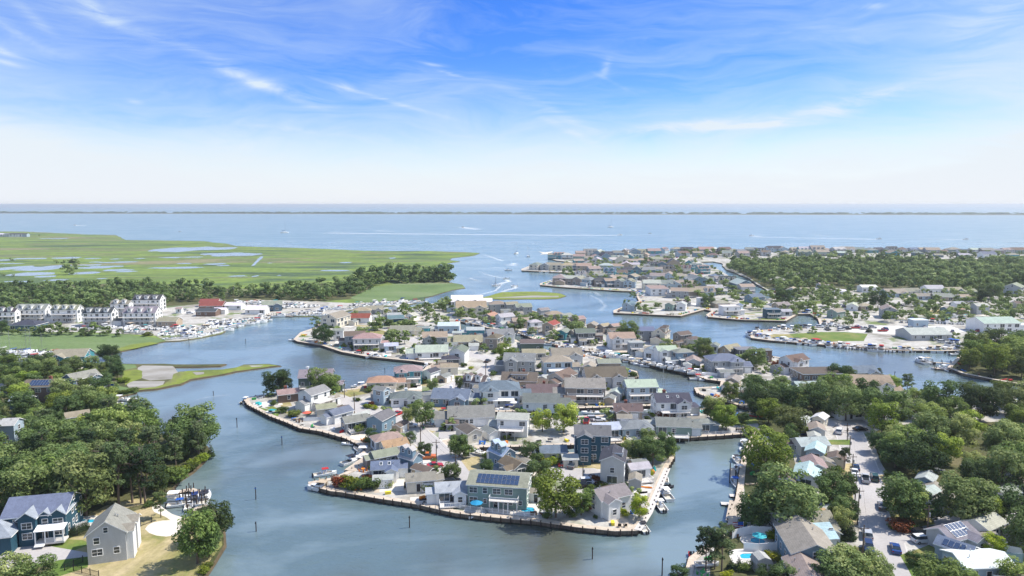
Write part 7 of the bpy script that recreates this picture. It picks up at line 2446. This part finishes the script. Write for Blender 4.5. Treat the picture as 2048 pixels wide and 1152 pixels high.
for i, (u, v) in enumerate([(1354, 516), (1375, 531), (1402, 549), (1418, 553), (1440, 568), (1455, 581), (1484, 592), (1480, 600), (1545, 612), (1600, 607), (1690, 615), (1745, 609), (1800, 612), (1860, 604), (1905, 610), (1955, 600), (1712, 657), (1730, 659), (1745, 656), (1770, 660), (1800, 662), (1822, 658), (1850, 655), (1880, 660), (1905, 664),
                                (1875, 690 - 8), (1885, 686), (1640, 655), (1655, 660), (1960, 664), (1985, 668), (370, 622), (380, 628), (420, 626), (455, 612), (520, 611)]):
    k, c = rc.choice(('sedan', 'suv', 'suv', 'pickup')), rc.choice(('white', 'silver', 'black', 'grey', 'red', 'blue', 'white'))
    zz = LZ + .04 if u > 1000 else .5
    w_ = 'on the far street' if v < 605 and u < 1500 else 'on the forest street' if v < 620 and u > 1000 else 'on the east marina lot' if u > 1000 else 'in the west marina yard'
    car(G(u, v, zz), math.radians(rc.choice((0, 80)) + rc.uniform(-20, 20)), k, c, f'{c} {dict(sedan="car", suv="suv", pickup="pickup truck")[k]} {w_}', zz, far=True)

# ---------------------------------------------------------------- poles, markers, docks, pools, fences, small things
pm = MB()
pm.tube((0, 0, -.5), (0, 0, 1), .017, .012, 8)
POLE_ME = None


def pole(x0, y0, s, x, y, hp, lb, arm=0.0, z=LZ):
    u, v = x0 + x / s, y0 + y / s
    p = G(u, v, z)
    h = hp / s * mpp(u, v, z) * 1.08
    t = thing('utility_pole', lb, 'utility pole', p, arm, 'wooden utility poles along the streets')
    mb = MB()
    mb.tube((0, 0, -.3), (0, 0, h), .16, .11, 8)
    mb.build('post', M['pole'], t)
    mb = MB()
    mb.box(0, 0, h - .9, 2.2, .12, .14)
    mb.build('crossarm', M['pole'], t)
    mb = MB()
    mb.tube((.28, 0, h - 2.6), (.28, 0, h - 1.7), .2, .2, 8)
    mb.build('transformer', M['metal'], t)
    return p + Vector((0, 0, h - .8))


TOPS = [pole(1648, 860, 3.945, *a) for a in ((183, 85, 95, 'wooden utility pole at the top of the long street'), (200, 205, 150, 'wooden utility pole beside the driveways'), (222, 335, 140, 'wooden utility pole at the hedge corner'), (243, 575, 240, 'leaning pair utility pole, left one beside the street'),
                                               (263, 750, 285, 'tall wooden utility pole beside the two parked cars'), (303, 985, 230, 'wooden utility pole in front of the long driveway'))]
pole(1648, 860, 3.945, 810, 855, 250, 'wooden utility pole behind the white suv on the side street')
T2 = [pole(480, 860, 3.945, *a) for a in ((1425, 100, 150, 'utility pole where the near streets meet'), (1550, 258, 175, 'utility pole beside the orange pickup truck'), (1703, 400, 200, 'utility pole behind the low white house'))]
pole(900, 860, 3.945, 1048, 405, 135, 'utility pole in the middle of the cul-de-sac')
pole(900, 860, 3.945, 945, 440, 90, 'thin utility pole beside the bright green tree')
T3 = [pole(400, 640, 5.12, 1480, 795, 180, 'utility pole on the dry lawn by the west lagoon'), pole(400, 640, 5.12, 1583, 955, 200, 'utility pole beside the west street')]
T4 = [pole(780, 640, 5.12, *a) for a in ((980, 585, 165, 'utility pole on the middle street corner'), (748, 625, 95, 'utility pole by the sandy lots'), (655, 1095, 125, 'utility pole behind the low grey roof'), (150, 240, 90, 'utility pole by the north street'), (1660, 60, 60, 'utility pole near the inner canal'))]
pole(1400, 640, 5.12, 1505, 1150, 90, 'utility pole at the corner of the long street')
pole(1400, 640, 5.12, 465, 860, 100, 'utility pole by the small inlet')
pole(1648, 440, 5.12, 530, 930, 110, 'utility pole beside the east marina road')
pole(1648, 440, 5.12, 950, 945, 60, 'utility pole in the east blocks')
pole(0, 640, 5.12, 135, 825, 140, 'utility pole beside the southwest parking', z=.5)
pole(0, 640, 5.12, 288, 730, 100, 'thin pole behind the brown solar-roofed house', z=.5)
pole(400, 440, 5.12, 348, 830, 150, 'tall white mast pole in the west marina', z=.5)


def wires(tops, lb):
    mb = MB()
    for a, b in zip(tops, tops[1:]):
        for off in (-.9, .9):
            last = a + Vector((off, 0, 0))
            for k in range(1, 9):
                t = k / 8
                q = a.lerp(b, t) + Vector((off, 0, -1.2 * 4 * t * (1 - t) * min(1, (b - a).length / 40)))
                mb.tube(last, q, .018, .018, 3, caps=False)
                last = q
    tag(mb.build('power_line', M['black']), lb, 'cable')


wires(TOPS, 'thin black power lines strung along the long street')
wires(T2, 'thin black power lines along the near street')
wires(T3, 'thin black power lines by the west street')


def marker(x0, y0, s, x, y, hp, lb):
    u, v = x0 + x / s, y0 + y / s
    p = G(u, v, 0)
    h = hp / s * mpp(u, v) * 1.08
    t = thing('channel_marker', lb, 'marker post', p, 0, 'marker posts standing in the water')
    mb = MB()
    mb.tube((0, 0, -1), (0, 0, h), .14, .11, 7)
    mb.build('post', M['pile'], t)
    mb = MB()
    mb.box(0, -.14, h - .5, .34, .05, .34)
    mb.build('marker_board', M['canvas_blue'] if rb.random() < .2 else M['black'], t)


for a in ((480, 860, 3.945, 1338, 770, 90, 'marker post in the water below the sandy yard'), (480, 860, 3.945, 332, 120, 70, 'marker post in the river opposite the red boat'), (480, 860, 3.945, 128, 800, 75, 'marker post in the lower left water'), (480, 860, 3.945, 126, 548, 95, 'thin marker post in the left water'),
          (400, 640, 5.12, 138, 775, 45, 'short marker post off the west tip'), (400, 640, 5.12, 380, 1100, 95, 'tall thin marker post below the west tip'), (400, 640, 5.12, 468, 240, 45, 'marker post in the wide river bend'), (900, 860, 3.945, 1123, 1018, 92, 'marker post below the timber wall'),
          (1300, 860, 3.945, 95, 1150, 140, 'thin marker post at the lower edge'), (0, 640, 5.12, 1938, 268, 75, 'dark marker post off the west marina'), (1400, 440, 5.12, 595, 1110, 80, 'tall marker post before the east marina'), (1400, 440, 5.12, 870, 1095, 65, 'second marker post before the east marina'),
          (1400, 640, 5.12, 1830, 355, 25, 'short marker post in the wide canal'), (400, 640, 5.12, 1893, 545, 50, 'marker post in the west lagoon'), (780, 440, 5.12, 1082, 680, 90, 'thin pole above the marsh island'), (1400, 640, 5.12, 1990, 610, 80, 'post by the wide canal trees')):
    marker(*a)


def dock(x0, y0, s, pts, lb, wid=1.8, mat='plank', z=.75, piles=True, post=1.4):
    P_ = [G(x0 + x / s, y0 + y / s, z) for x, y in pts]
    t = thing('dock', lb, 'dock', (P_[0].x, P_[0].y, 0))
    o = Vector((P_[0].x, P_[0].y, 0))
    pl = MB()
    pl.box(0, 0, 0, wid, .28, .06)
    pme = pl.mesh('plank', M[mat])
    pq = MB()
    pq.tube((0, 0, -1.2), (0, 0, z + post), .15, .13, 6)
    qme = pq.mesh('pile', M['pile'])
    st = MB()
    cnt = 0
    for a, b in zip(P_, P_[1:]):
        L, d = (b - a).length, (b - a).normalized()
        rz = math.atan2(d.y, d.x)
        m_ = (a + b) / 2 - o
        st.box(m_.x, m_.y, z - .22, L, wid * .8, .14, 0, rz)
        n = int(L / .32)
        for i in range(n):
            p = a + d * (i + .5) * L / n - o
            if cnt < 280:
                ob('plank', pme, t, (p.x, p.y, z - .02), rz + math.pi / 2)
            cnt += 1
        if piles:
            k = max(1, int(L / 3.5))
            nn = Vector((-d.y, d.x, 0)) * (wid / 2 + .16)
            for i in range(k + 1):
                for sg in (-1, 1):
                    p = a + d * L * i / k + nn * sg - o
                    ob('pile', qme, t, (p.x, p.y, 0))
    st.build('stringer', M['pile'], t)
    return t


dock(0, 860, 3.945, [(1310, 512), (1500, 468), (1592, 495)], 'pale plank dock with tall piles round the near boat basin')
dock(0, 860, 3.945, [(1500, 640), (1640, 590)], 'short plank pier closing the near boat basin')
dock(0, 640, 5.12, [(1075, 803), (1395, 806)], 'plank dock with boats below the flagpole')
dock(0, 640, 5.12, [(1110, 850), (1215, 862)], 'short lower dock beside the flagpole dock')
dock(1648, 640, 5.12, [(1300, 445), (1110, 432)], 'long narrow pier reaching out from the east trees')
dock(1648, 640, 5.12, [(1310, 505), (1140, 495)], 'lower narrow pier under the east trees')
dock(1300, 860, 3.945, [(628, 515), (720, 522)], 'white floating dock sticking out, upper of two', 1.7, 'dockwhite', .4, False)
dock(1300, 860, 3.945, [(560, 578), (655, 584)], 'white floating dock sticking out, lower of two', 1.7, 'dockwhite', .4, False)
dock(1300, 860, 3.945, [(655, 300), (652, 400)], 'dark narrow pier with tall piles beside the moored boats', 1.2, 'plank', .7)
dock(1300, 860, 3.945, [(670, 560), (655, 640), (640, 720)], 'grey plank dock along the east shore', 2.6, 'plank', 1.32, False)
dock(480, 860, 3.945, [(930, 200), (1050, 205)], 'white platform dock beside the west bulkhead', 4.2, 'dockwhite', 1.3, False)
dock(480, 860, 3.945, [(860, 320), (1010, 215)], 'tan plank dock behind the dark cruiser', 3.0, 'plank', 1.34, False)
dock(1400, 640, 5.12, [(1115, 500), (1260, 545)], 'plank dock beside the white gabled house on the wide canal')
dock(900, 860, 3.945, [(1480, 790), (1570, 650), (1715, 300)], 'white walkway along the east bulkhead', 1.7, 'dockwhite', LZ + .22, False)
dock(400, 440, 5.12, [(690, 970), (950, 985)], 'plank dock in front of the west marina building')
dock(0, 640, 5.12, [(150, 322), (610, 328)], 'long pale dock along the reed bed in the southwest inlet', 1.6)
pg = thing('mooring_piles', 'cluster of bare dark piles rising from the water in the southwest', 'piles', G(245, 823, 0))
pq = MB()
pq.tube((0, 0, -1), (0, 0, 2.0), .16, .14, 6)
qm = pq.mesh('pile', M['pile'])
for i in range(14):
    p = G(231 + (i % 7) * 4.2, 820 + (i // 7) * 5, 0) - pg.location
    ob('pile', qm, pg, p)
pg = thing('mooring_piles', 'tall dark piles standing among the boats of the near basin', 'piles', G(385, 1000, 0))
pq = MB()
pq.tube((0, 0, -1), (0, 0, 3.2), .17, .14, 6)
qm = pq.mesh('pile', M['pile'])
for u, v in ((366, 1002), (372, 1006), (378, 1001), (383, 1012), (388, 1004), (394, 1014), (352, 998), (360, 1010), (400, 1002), (404, 1012), (410, 1004), (374, 1020)):
    ob('pile', qm, pg, G(u, v, 0) - pg.location)


def pool(x0, y0, s, x, y, wp, hp, lb, shape='r', cope=True, water='poolwater', rz=0.0, z=LZ):
    u, v = x0 + x / s, y0 + y / s
    c = G(u, v, z)
    a = wp / s * mpp(u, v, z) / 2
    b = abs((G(u, v - hp / s / 2, z) - c).y)
    t = thing('swimming_pool', lb, 'swimming pool', c, rz)
    def ring(k):
        out = []
        for i in range(28):
            q = 2 * math.pi * i / 28
            ce, se = math.cos(q), math.sin(q)
            pw = 1 if shape == 'o' else .55
            r_ = 1 + (.12 * math.sin(2 * q) if shape == 'k' else 0)
            out.append(Vector((math.copysign(abs(ce) ** pw, ce) * (a + k) * r_, math.copysign(abs(se) ** pw, se) * (b + k) * r_, 0)))
        return out
    w_ = MB()
    w_.add([(p.x, p.y, .06) for p in ring(0)], [tuple(range(28))])
    w_.build('pool_water', M[water], t)
    c_ = MB()
    band(c_, ring(.5), ring(-.02), -.1, .14)
    c_.build('coping', M['dockwhite'], t)
    d_ = MB()
    d_.add([(p.x, p.y, .045) for p in ring(2.2)], [tuple(range(28))])
    d_.build('pool_deck', M['drive'], t)


pool(900, 860, 3.945, 612, 630, 105, 34, 'rectangular turquoise pool beside the solar-panelled house')
pool(1300, 860, 3.945, 850, 878, 112, 50, 'oval turquoise pool in the white fenced yard', 'o')
pool(1300, 860, 3.945, 775, 998, 130, 40, 'deep blue kidney-shaped pool below the oval pool', 'k')
pool(0, 860, 3.945, 690, 722, 190, 26, 'bright blue pool behind the grey gabled house', 'k', z=.56)
pool(1120, 640, 5.12, 2050, 717, 150, 26, 'pale blue pool on the tip of the lagoon point')
pool(900, 860, 3.945, 1500, 448, 60, 22, 'small round hot tub pool on the white decks', 'o')


def fence(x0, y0, s, pts, h, lb, mat, z=LZ, panel=2.4, style='board', name='fence'):
    t = None
    for (xa, ya), (xb, yb) in zip(pts, pts[1:]):
        a, b = G(x0 + xa / s, y0 + ya / s, z), G(x0 + xb / s, y0 + yb / s, z)
        if t is None:
            t = thing(name, lb, 'fence', a)
            o = a.copy()
            pn = MB()
            if style == 'board':
                pn.box(0, 0, .08, panel - .13, .05, h - .12)
                pn.box(0, 0, h - .03, panel - .13, .09, .06)
            else:
                for k in range(int(panel / .24)):
                    pn.box(-panel / 2 + .12 + k * .24, 0, .05, .035, .035, h - .1)
                for zz in (.15, h - .2):
                    pn.box(0, 0, zz, panel - .1, .05, .05)
            pme = pn.mesh('fence_panel', M[mat])
            qn = MB()
            qn.box(0, 0, -.2, .12, .12, h + .35)
            qme = qn.mesh('post', M[mat])
        L, d = (b - a).length, (b - a).normalized()
        rz = math.atan2(d.y, d.x)
        n = max(1, round(L / panel))
        for i in range(n):
            q = a + d * (i + .5) * L / n - o
            w_ = ob('fence_panel', pme, t, q, rz)
            w_.scale = (L / n / panel, 1, 1)
            q = a + d * i * L / n - o
            ob('post', qme, t, q, rz)
        ob('post', qme, t, b - o, rz)
    return t


M['bluefence'] = simple('grey_blue_vinyl', (.24, .33, .38), .6, var=.06)
fence(1648, 860, 3.945, [(1165, 1012), (1565, 1052)], 2.0, 'long grey-blue panel fence below the white roofed house', 'bluefence')
fence(1648, 860, 3.945, [(1420, 975), (1560, 1000)], 1.9, 'short white panel fence behind the grey-blue one', 'trim')
fence(1300, 860, 3.945, [(650, 860), (710, 840), (800, 822), (955, 832)], 2.0, 'curved white panel fence behind the oval pool', 'trim')
fence(1300, 860, 3.945, [(740, 952), (860, 960), (1000, 950)], 1.8, 'straight white panel fence between the two blue pools', 'trim')
fence(1300, 860, 3.945, [(290, 48), (800, 22)], 1.1, 'low white railing fence along the basin bulkhead', 'trim', style='picket')
fence(0, 860, 3.945, [(510, 1110), (655, 1045)], 1.4, 'black metal picket fence left of the dry lawn', 'black', .51, style='picket')
fence(0, 860, 3.945, [(580, 1112), (780, 1165)], 1.4, 'black metal picket fence at the lower photo edge', 'black', .51, style='picket')
fence(0, 860, 3.945, [(1110, 760), (1200, 728)], 1.3, 'short dark picket fence beside the white sand', 'black', .51, style='picket')
fence(0, 860, 3.945, [(520, 862), (700, 808)], 1.3, 'dark picket fence behind the row of evergreens', 'black', .51, style='picket')
fence(0, 860, 3.945, [(598, 800), (690, 770)], 1.8, 'white vinyl fence beside the bright blue pool', 'trim', .51)
fence(900, 860, 3.945, [(0, 610), (160, 628), (420, 660), (670, 690)], 1.0, 'low white railing along the bulkhead of the solar-panelled house', 'trim', LZ + .16, style='picket')
fence(780, 640, 5.12, [(1090, 895), (1320, 890)], 1.0, 'white railing in front of the white mansion', 'trim', style='picket')
fence(1120, 640, 5.12, [(1495, 560), (1760, 590)], 1.2, 'white curved panel fence before the slate-roofed house', 'trim')
fence(400, 640, 5.12, [(1060, 1040), (1240, 1030)], 1.3, 'low white fence on the west tip', 'trim')
fence(1300, 860, 3.945, [(1440, 870), (1560, 882)], .8, 'low dark fence behind the long driveway', 'black', style='picket')


def garden_chair(u, v, rz, lb):
    t = thing('garden_chair', lb, 'chair', G(u, v, LZ + .02), rz)
    mb = MB()
    mb.prism([(-.3, -.35, .42), (.3, -.35, .42), (.3, .3, .28), (-.3, .3, .28)], (0, 0, .05))
    mb.build('seat', M['black'], t)
    mb = MB()
    mb.prism([(-.3, .25, .3), (.3, .25, .3), (.34, .6, 1.1), (-.34, .6, 1.1)], (0, .05, .02))
    mb.build('backrest', M['black'], t)
    for sx in (-.34, .34):
        mb = MB()
        mb.box(sx, 0, .55, .12, .8, .04)
        mb.build('armrest', M['black'], t)
        for y in (-.35, .3):
            mb = MB()
            mb.box(sx, y, 0, .07, .07, .55)
            mb.build('leg', M['black'], t)


garden_chair(900 + 1338 / 3.945, 860 + 765 / 3.945, 2.9, 'left dark garden chair on the corner patio')
garden_chair(900 + 1382 / 3.945, 860 + 765 / 3.945, 3.3, 'right dark garden chair on the corner patio')


def umbrella(x0, y0, s, x, y, col, lb, z=LZ):
    t = thing('parasol', lb, 'parasol', G(x0 + x / s, y0 + y / s, z))
    mb = MB()
    mb.tube((0, 0, 0), (0, 0, 2.6), .04, .04, 6)
    mb.build('pole', M['metal'], t)
    mb = MB()
    n = 8
    mb.add([(math.cos(i * math.pi / 4) * 1.6, math.sin(i * math.pi / 4) * 1.6, 2.15) for i in range(n)] + [(0, 0, 2.7)], [(i, (i + 1) % n, n) for i in range(n)])
    mb.build('canopy', M['flat'], t, color=col)


umbrella(1300, 860, 3.945, 862, 905, (.05, .4, .45), 'turquoise parasol beside the oval pool')
umbrella(400, 640, 5.12, 1095, 1010, (.6, .12, .08), 'orange-red parasol on the west tip patio')
umbrella(780, 640, 5.12, 1270, 900, (.7, .7, .7), 'white parasol before the white mansion')
umbrella(900, 860, 3.945, 210, 640, (.02, .25, .45), 'blue parasol on the patio left of the solar-panelled house')


def flagpole(x0, y0, s, x, y, hp, lb, z=.5):
    u, v = x0 + x / s, y0 + y / s
    p = G(u, v, z)
    h = hp / s * mpp(u, v, z) * 1.06
    t = thing('flagpole', lb, 'flagpole', p)
    mb = MB()
    mb.tube((0, 0, 0), (0, 0, h), .07, .04, 6)
    mb.build('pole', M['trim'], t)
    mb = MB()
    fw, fh = 2.4, 1.4
    for k in range(7):
        q0, q1 = h - .2 - k * fh / 7, h - .2 - (k + 1) * fh / 7
        xs = [0, -.6, -1.2, -1.8, -2.4]
        ys = [0, .14, 0, -.14, 0]
        for i in range(4):
            mb.add([(xs[i] - .05, ys[i], q0), (xs[i + 1] - .05, ys[i + 1], q0), (xs[i + 1] - .05, ys[i + 1], q1), (xs[i] - .05, ys[i], q1)], [(0, 1, 2, 3)], 2 if (i < 2 and k < 4) else (0 if k % 2 == 0 else 1))
    mb.build('flag', [M['tail'], M['trim'], M['canvas_blue']], t)


flagpole(0, 640, 5.12, 1175, 790, 135, 'white flagpole with a striped flag on the southwest dock lawn')
flagpole(0, 640, 5.12, 1062, 1010, 105, 'flagpole with a striped flag among the left shore trees')
flagpole(1300, 860, 3.945, 735, 800, 80, 'short flagpole with a striped flag by the east trees', LZ)
flagpole(1648, 860, 3.945, 90, 880, 60, 'short flagpole with a striped flag beside the driveway', LZ)

# shed beside the pools
sh = thing('garden_shed', 'small grey barn-shaped shed below the deep blue pool', 'shed', G(1300 + 875 / 3.945, 860 + 1105 / 3.945, LZ), .1)
mb = MB()
mb.box(0, 0, -.1, 3.2, 2.8, 2.2)
mb.build('wall', M['siding'], sh, color=(.30, .32, .33))
mb = MB()
mb.prism([(-1.8, -1.6, 2.1), (-1.35, -1.6, 3.0), (0, -1.6, 3.5), (1.35, -1.6, 3.0), (1.8, -1.6, 2.1)], (0, 3.1, 0))
mb.build('roof', M['shingle'], sh, color=(.4, .4, .38))
ob('door', DOOR, sh, (0, -1.41, 0))

# loose things in the waterside yards: storage boxes, kayaks, tables
ry = random.Random(31)
kb = MB()
hull_mb(3.4, .75, .32, kb, 0, 0, .3)
KAY = kb.mesh('kayak', M['flat'])
xb = MB()
xb.box(0, 0, 0, 1.5, .7, .62, 0)
xb.box(0, 0, .621, 1.58, .78, .08, 0)
BOXM = xb.mesh('deck_box', M['flat'])
tb = MB()
tb.tube((0, 0, .7), (0, 0, .76), .6, .6, 12)
tb.tube((0, 0, 0), (0, 0, .7), .06, .06, 6)
for k in range(4):
    a = k * math.pi / 2 + .4
    tb.box(math.cos(a) * 1.0, math.sin(a) * 1.0, 0, .42, .42, .45, 0, a)
    tb.box(math.cos(a) * 1.2, math.sin(a) * 1.2, .45, .06, .42, .45, 0, a)
TABM = tb.mesh('patio_table_set', M['flat'])
YC = {'white': (.75, .75, .75), 'tan': (.45, .36, .25), 'red': (.5, .03, .03), 'orange': (.7, .22, .03), 'yellow': (.75, .6, .05), 'blue': (.03, .15, .5), 'green': (.05, .3, .08), 'black': (.03, .03, .03), 'turquoise': (.05, .5, .5), 'brown': (.16, .08, .04)}
for outline, sgn in ((cen, 1), (canal, -1), (nor, 1)):
    ins = inset(outline, 3.4 * sgn)
    for i in range(len(outline)):
        a, b = ins[i], ins[(i + 1) % len(ins)]
        L = (b - a).length
        if not (3 < L < 90) or a.y > 760 or a.y < 120 or (a.x > 330):
            continue
        for _ in range(max(1, int(L / 5))):
            p = a.lerp(b, ry.random())
            if any(((c - p).x ** 2 + (c - p).y ** 2) ** .5 < r + .6 for c, r, _, _ in HOUSES):
                continue
            k = ry.choice((('deck_box', BOXM, 'storage box'), ('kayak', KAY, 'kayak'), ('patio_table_set', TABM, 'patio table with chairs'), ('deck_box', BOXM, 'storage box')))
            cn = ry.choice(list(YC))
            z = LZ + .02
            nh = near_house(p)
            o = ob(k[0], k[1], None, (p.x, p.y, z), ry.uniform(0, 3.14), YC[cn])
            tag(o, f'{cn} {k[2]} near the {short(nh)} {nh["_ctx"]}', {'deck_box': 'box', 'kayak': 'kayak', 'patio_table_set': 'table'}[k[0]], 'things in the waterside yards')

# ---------------------------------------------------------------- labels: likes get their place in the row
ORD = ['first', 'second', 'third', 'fourth', 'fifth', 'sixth', 'seventh', 'eighth', 'ninth', 'tenth', 'eleventh', 'twelfth', 'thirteenth', 'fourteenth', 'fifteenth', 'sixteenth', 'seventeenth', 'eighteenth', 'nineteenth', 'twentieth']
by = {}
for o in THINGS:
    by.setdefault(o.get('label', ''), []).append(o)
for lb, lst in by.items():
    if len(lst) < 2 or lst[0].get('_shared'):
        continue
    lst.sort(key=lambda o: to_px(o.location)[0])
    n = len(lst)
    for i, o in enumerate(lst):
        w = 'leftmost' if i == 0 else 'rightmost' if i == n - 1 else (ORD[i] if i < n / 2 else ORD[n - 1 - i]) + (' from left' if i < n / 2 else ' from right')
        ws = lb.split()
        o['label'] = ' '.join(ws[:16 - len(w.split())]) + ', ' + w if n > 1 else lb
for o in THINGS:
    ws = o['label'].split()
    if len(ws) > 16:
        o['label'] = ' '.join(ws[:16])
    for k in ('_ctx', '_shared'):
        if k in o:
            del o[k]
bpy.context.view_layer.update()
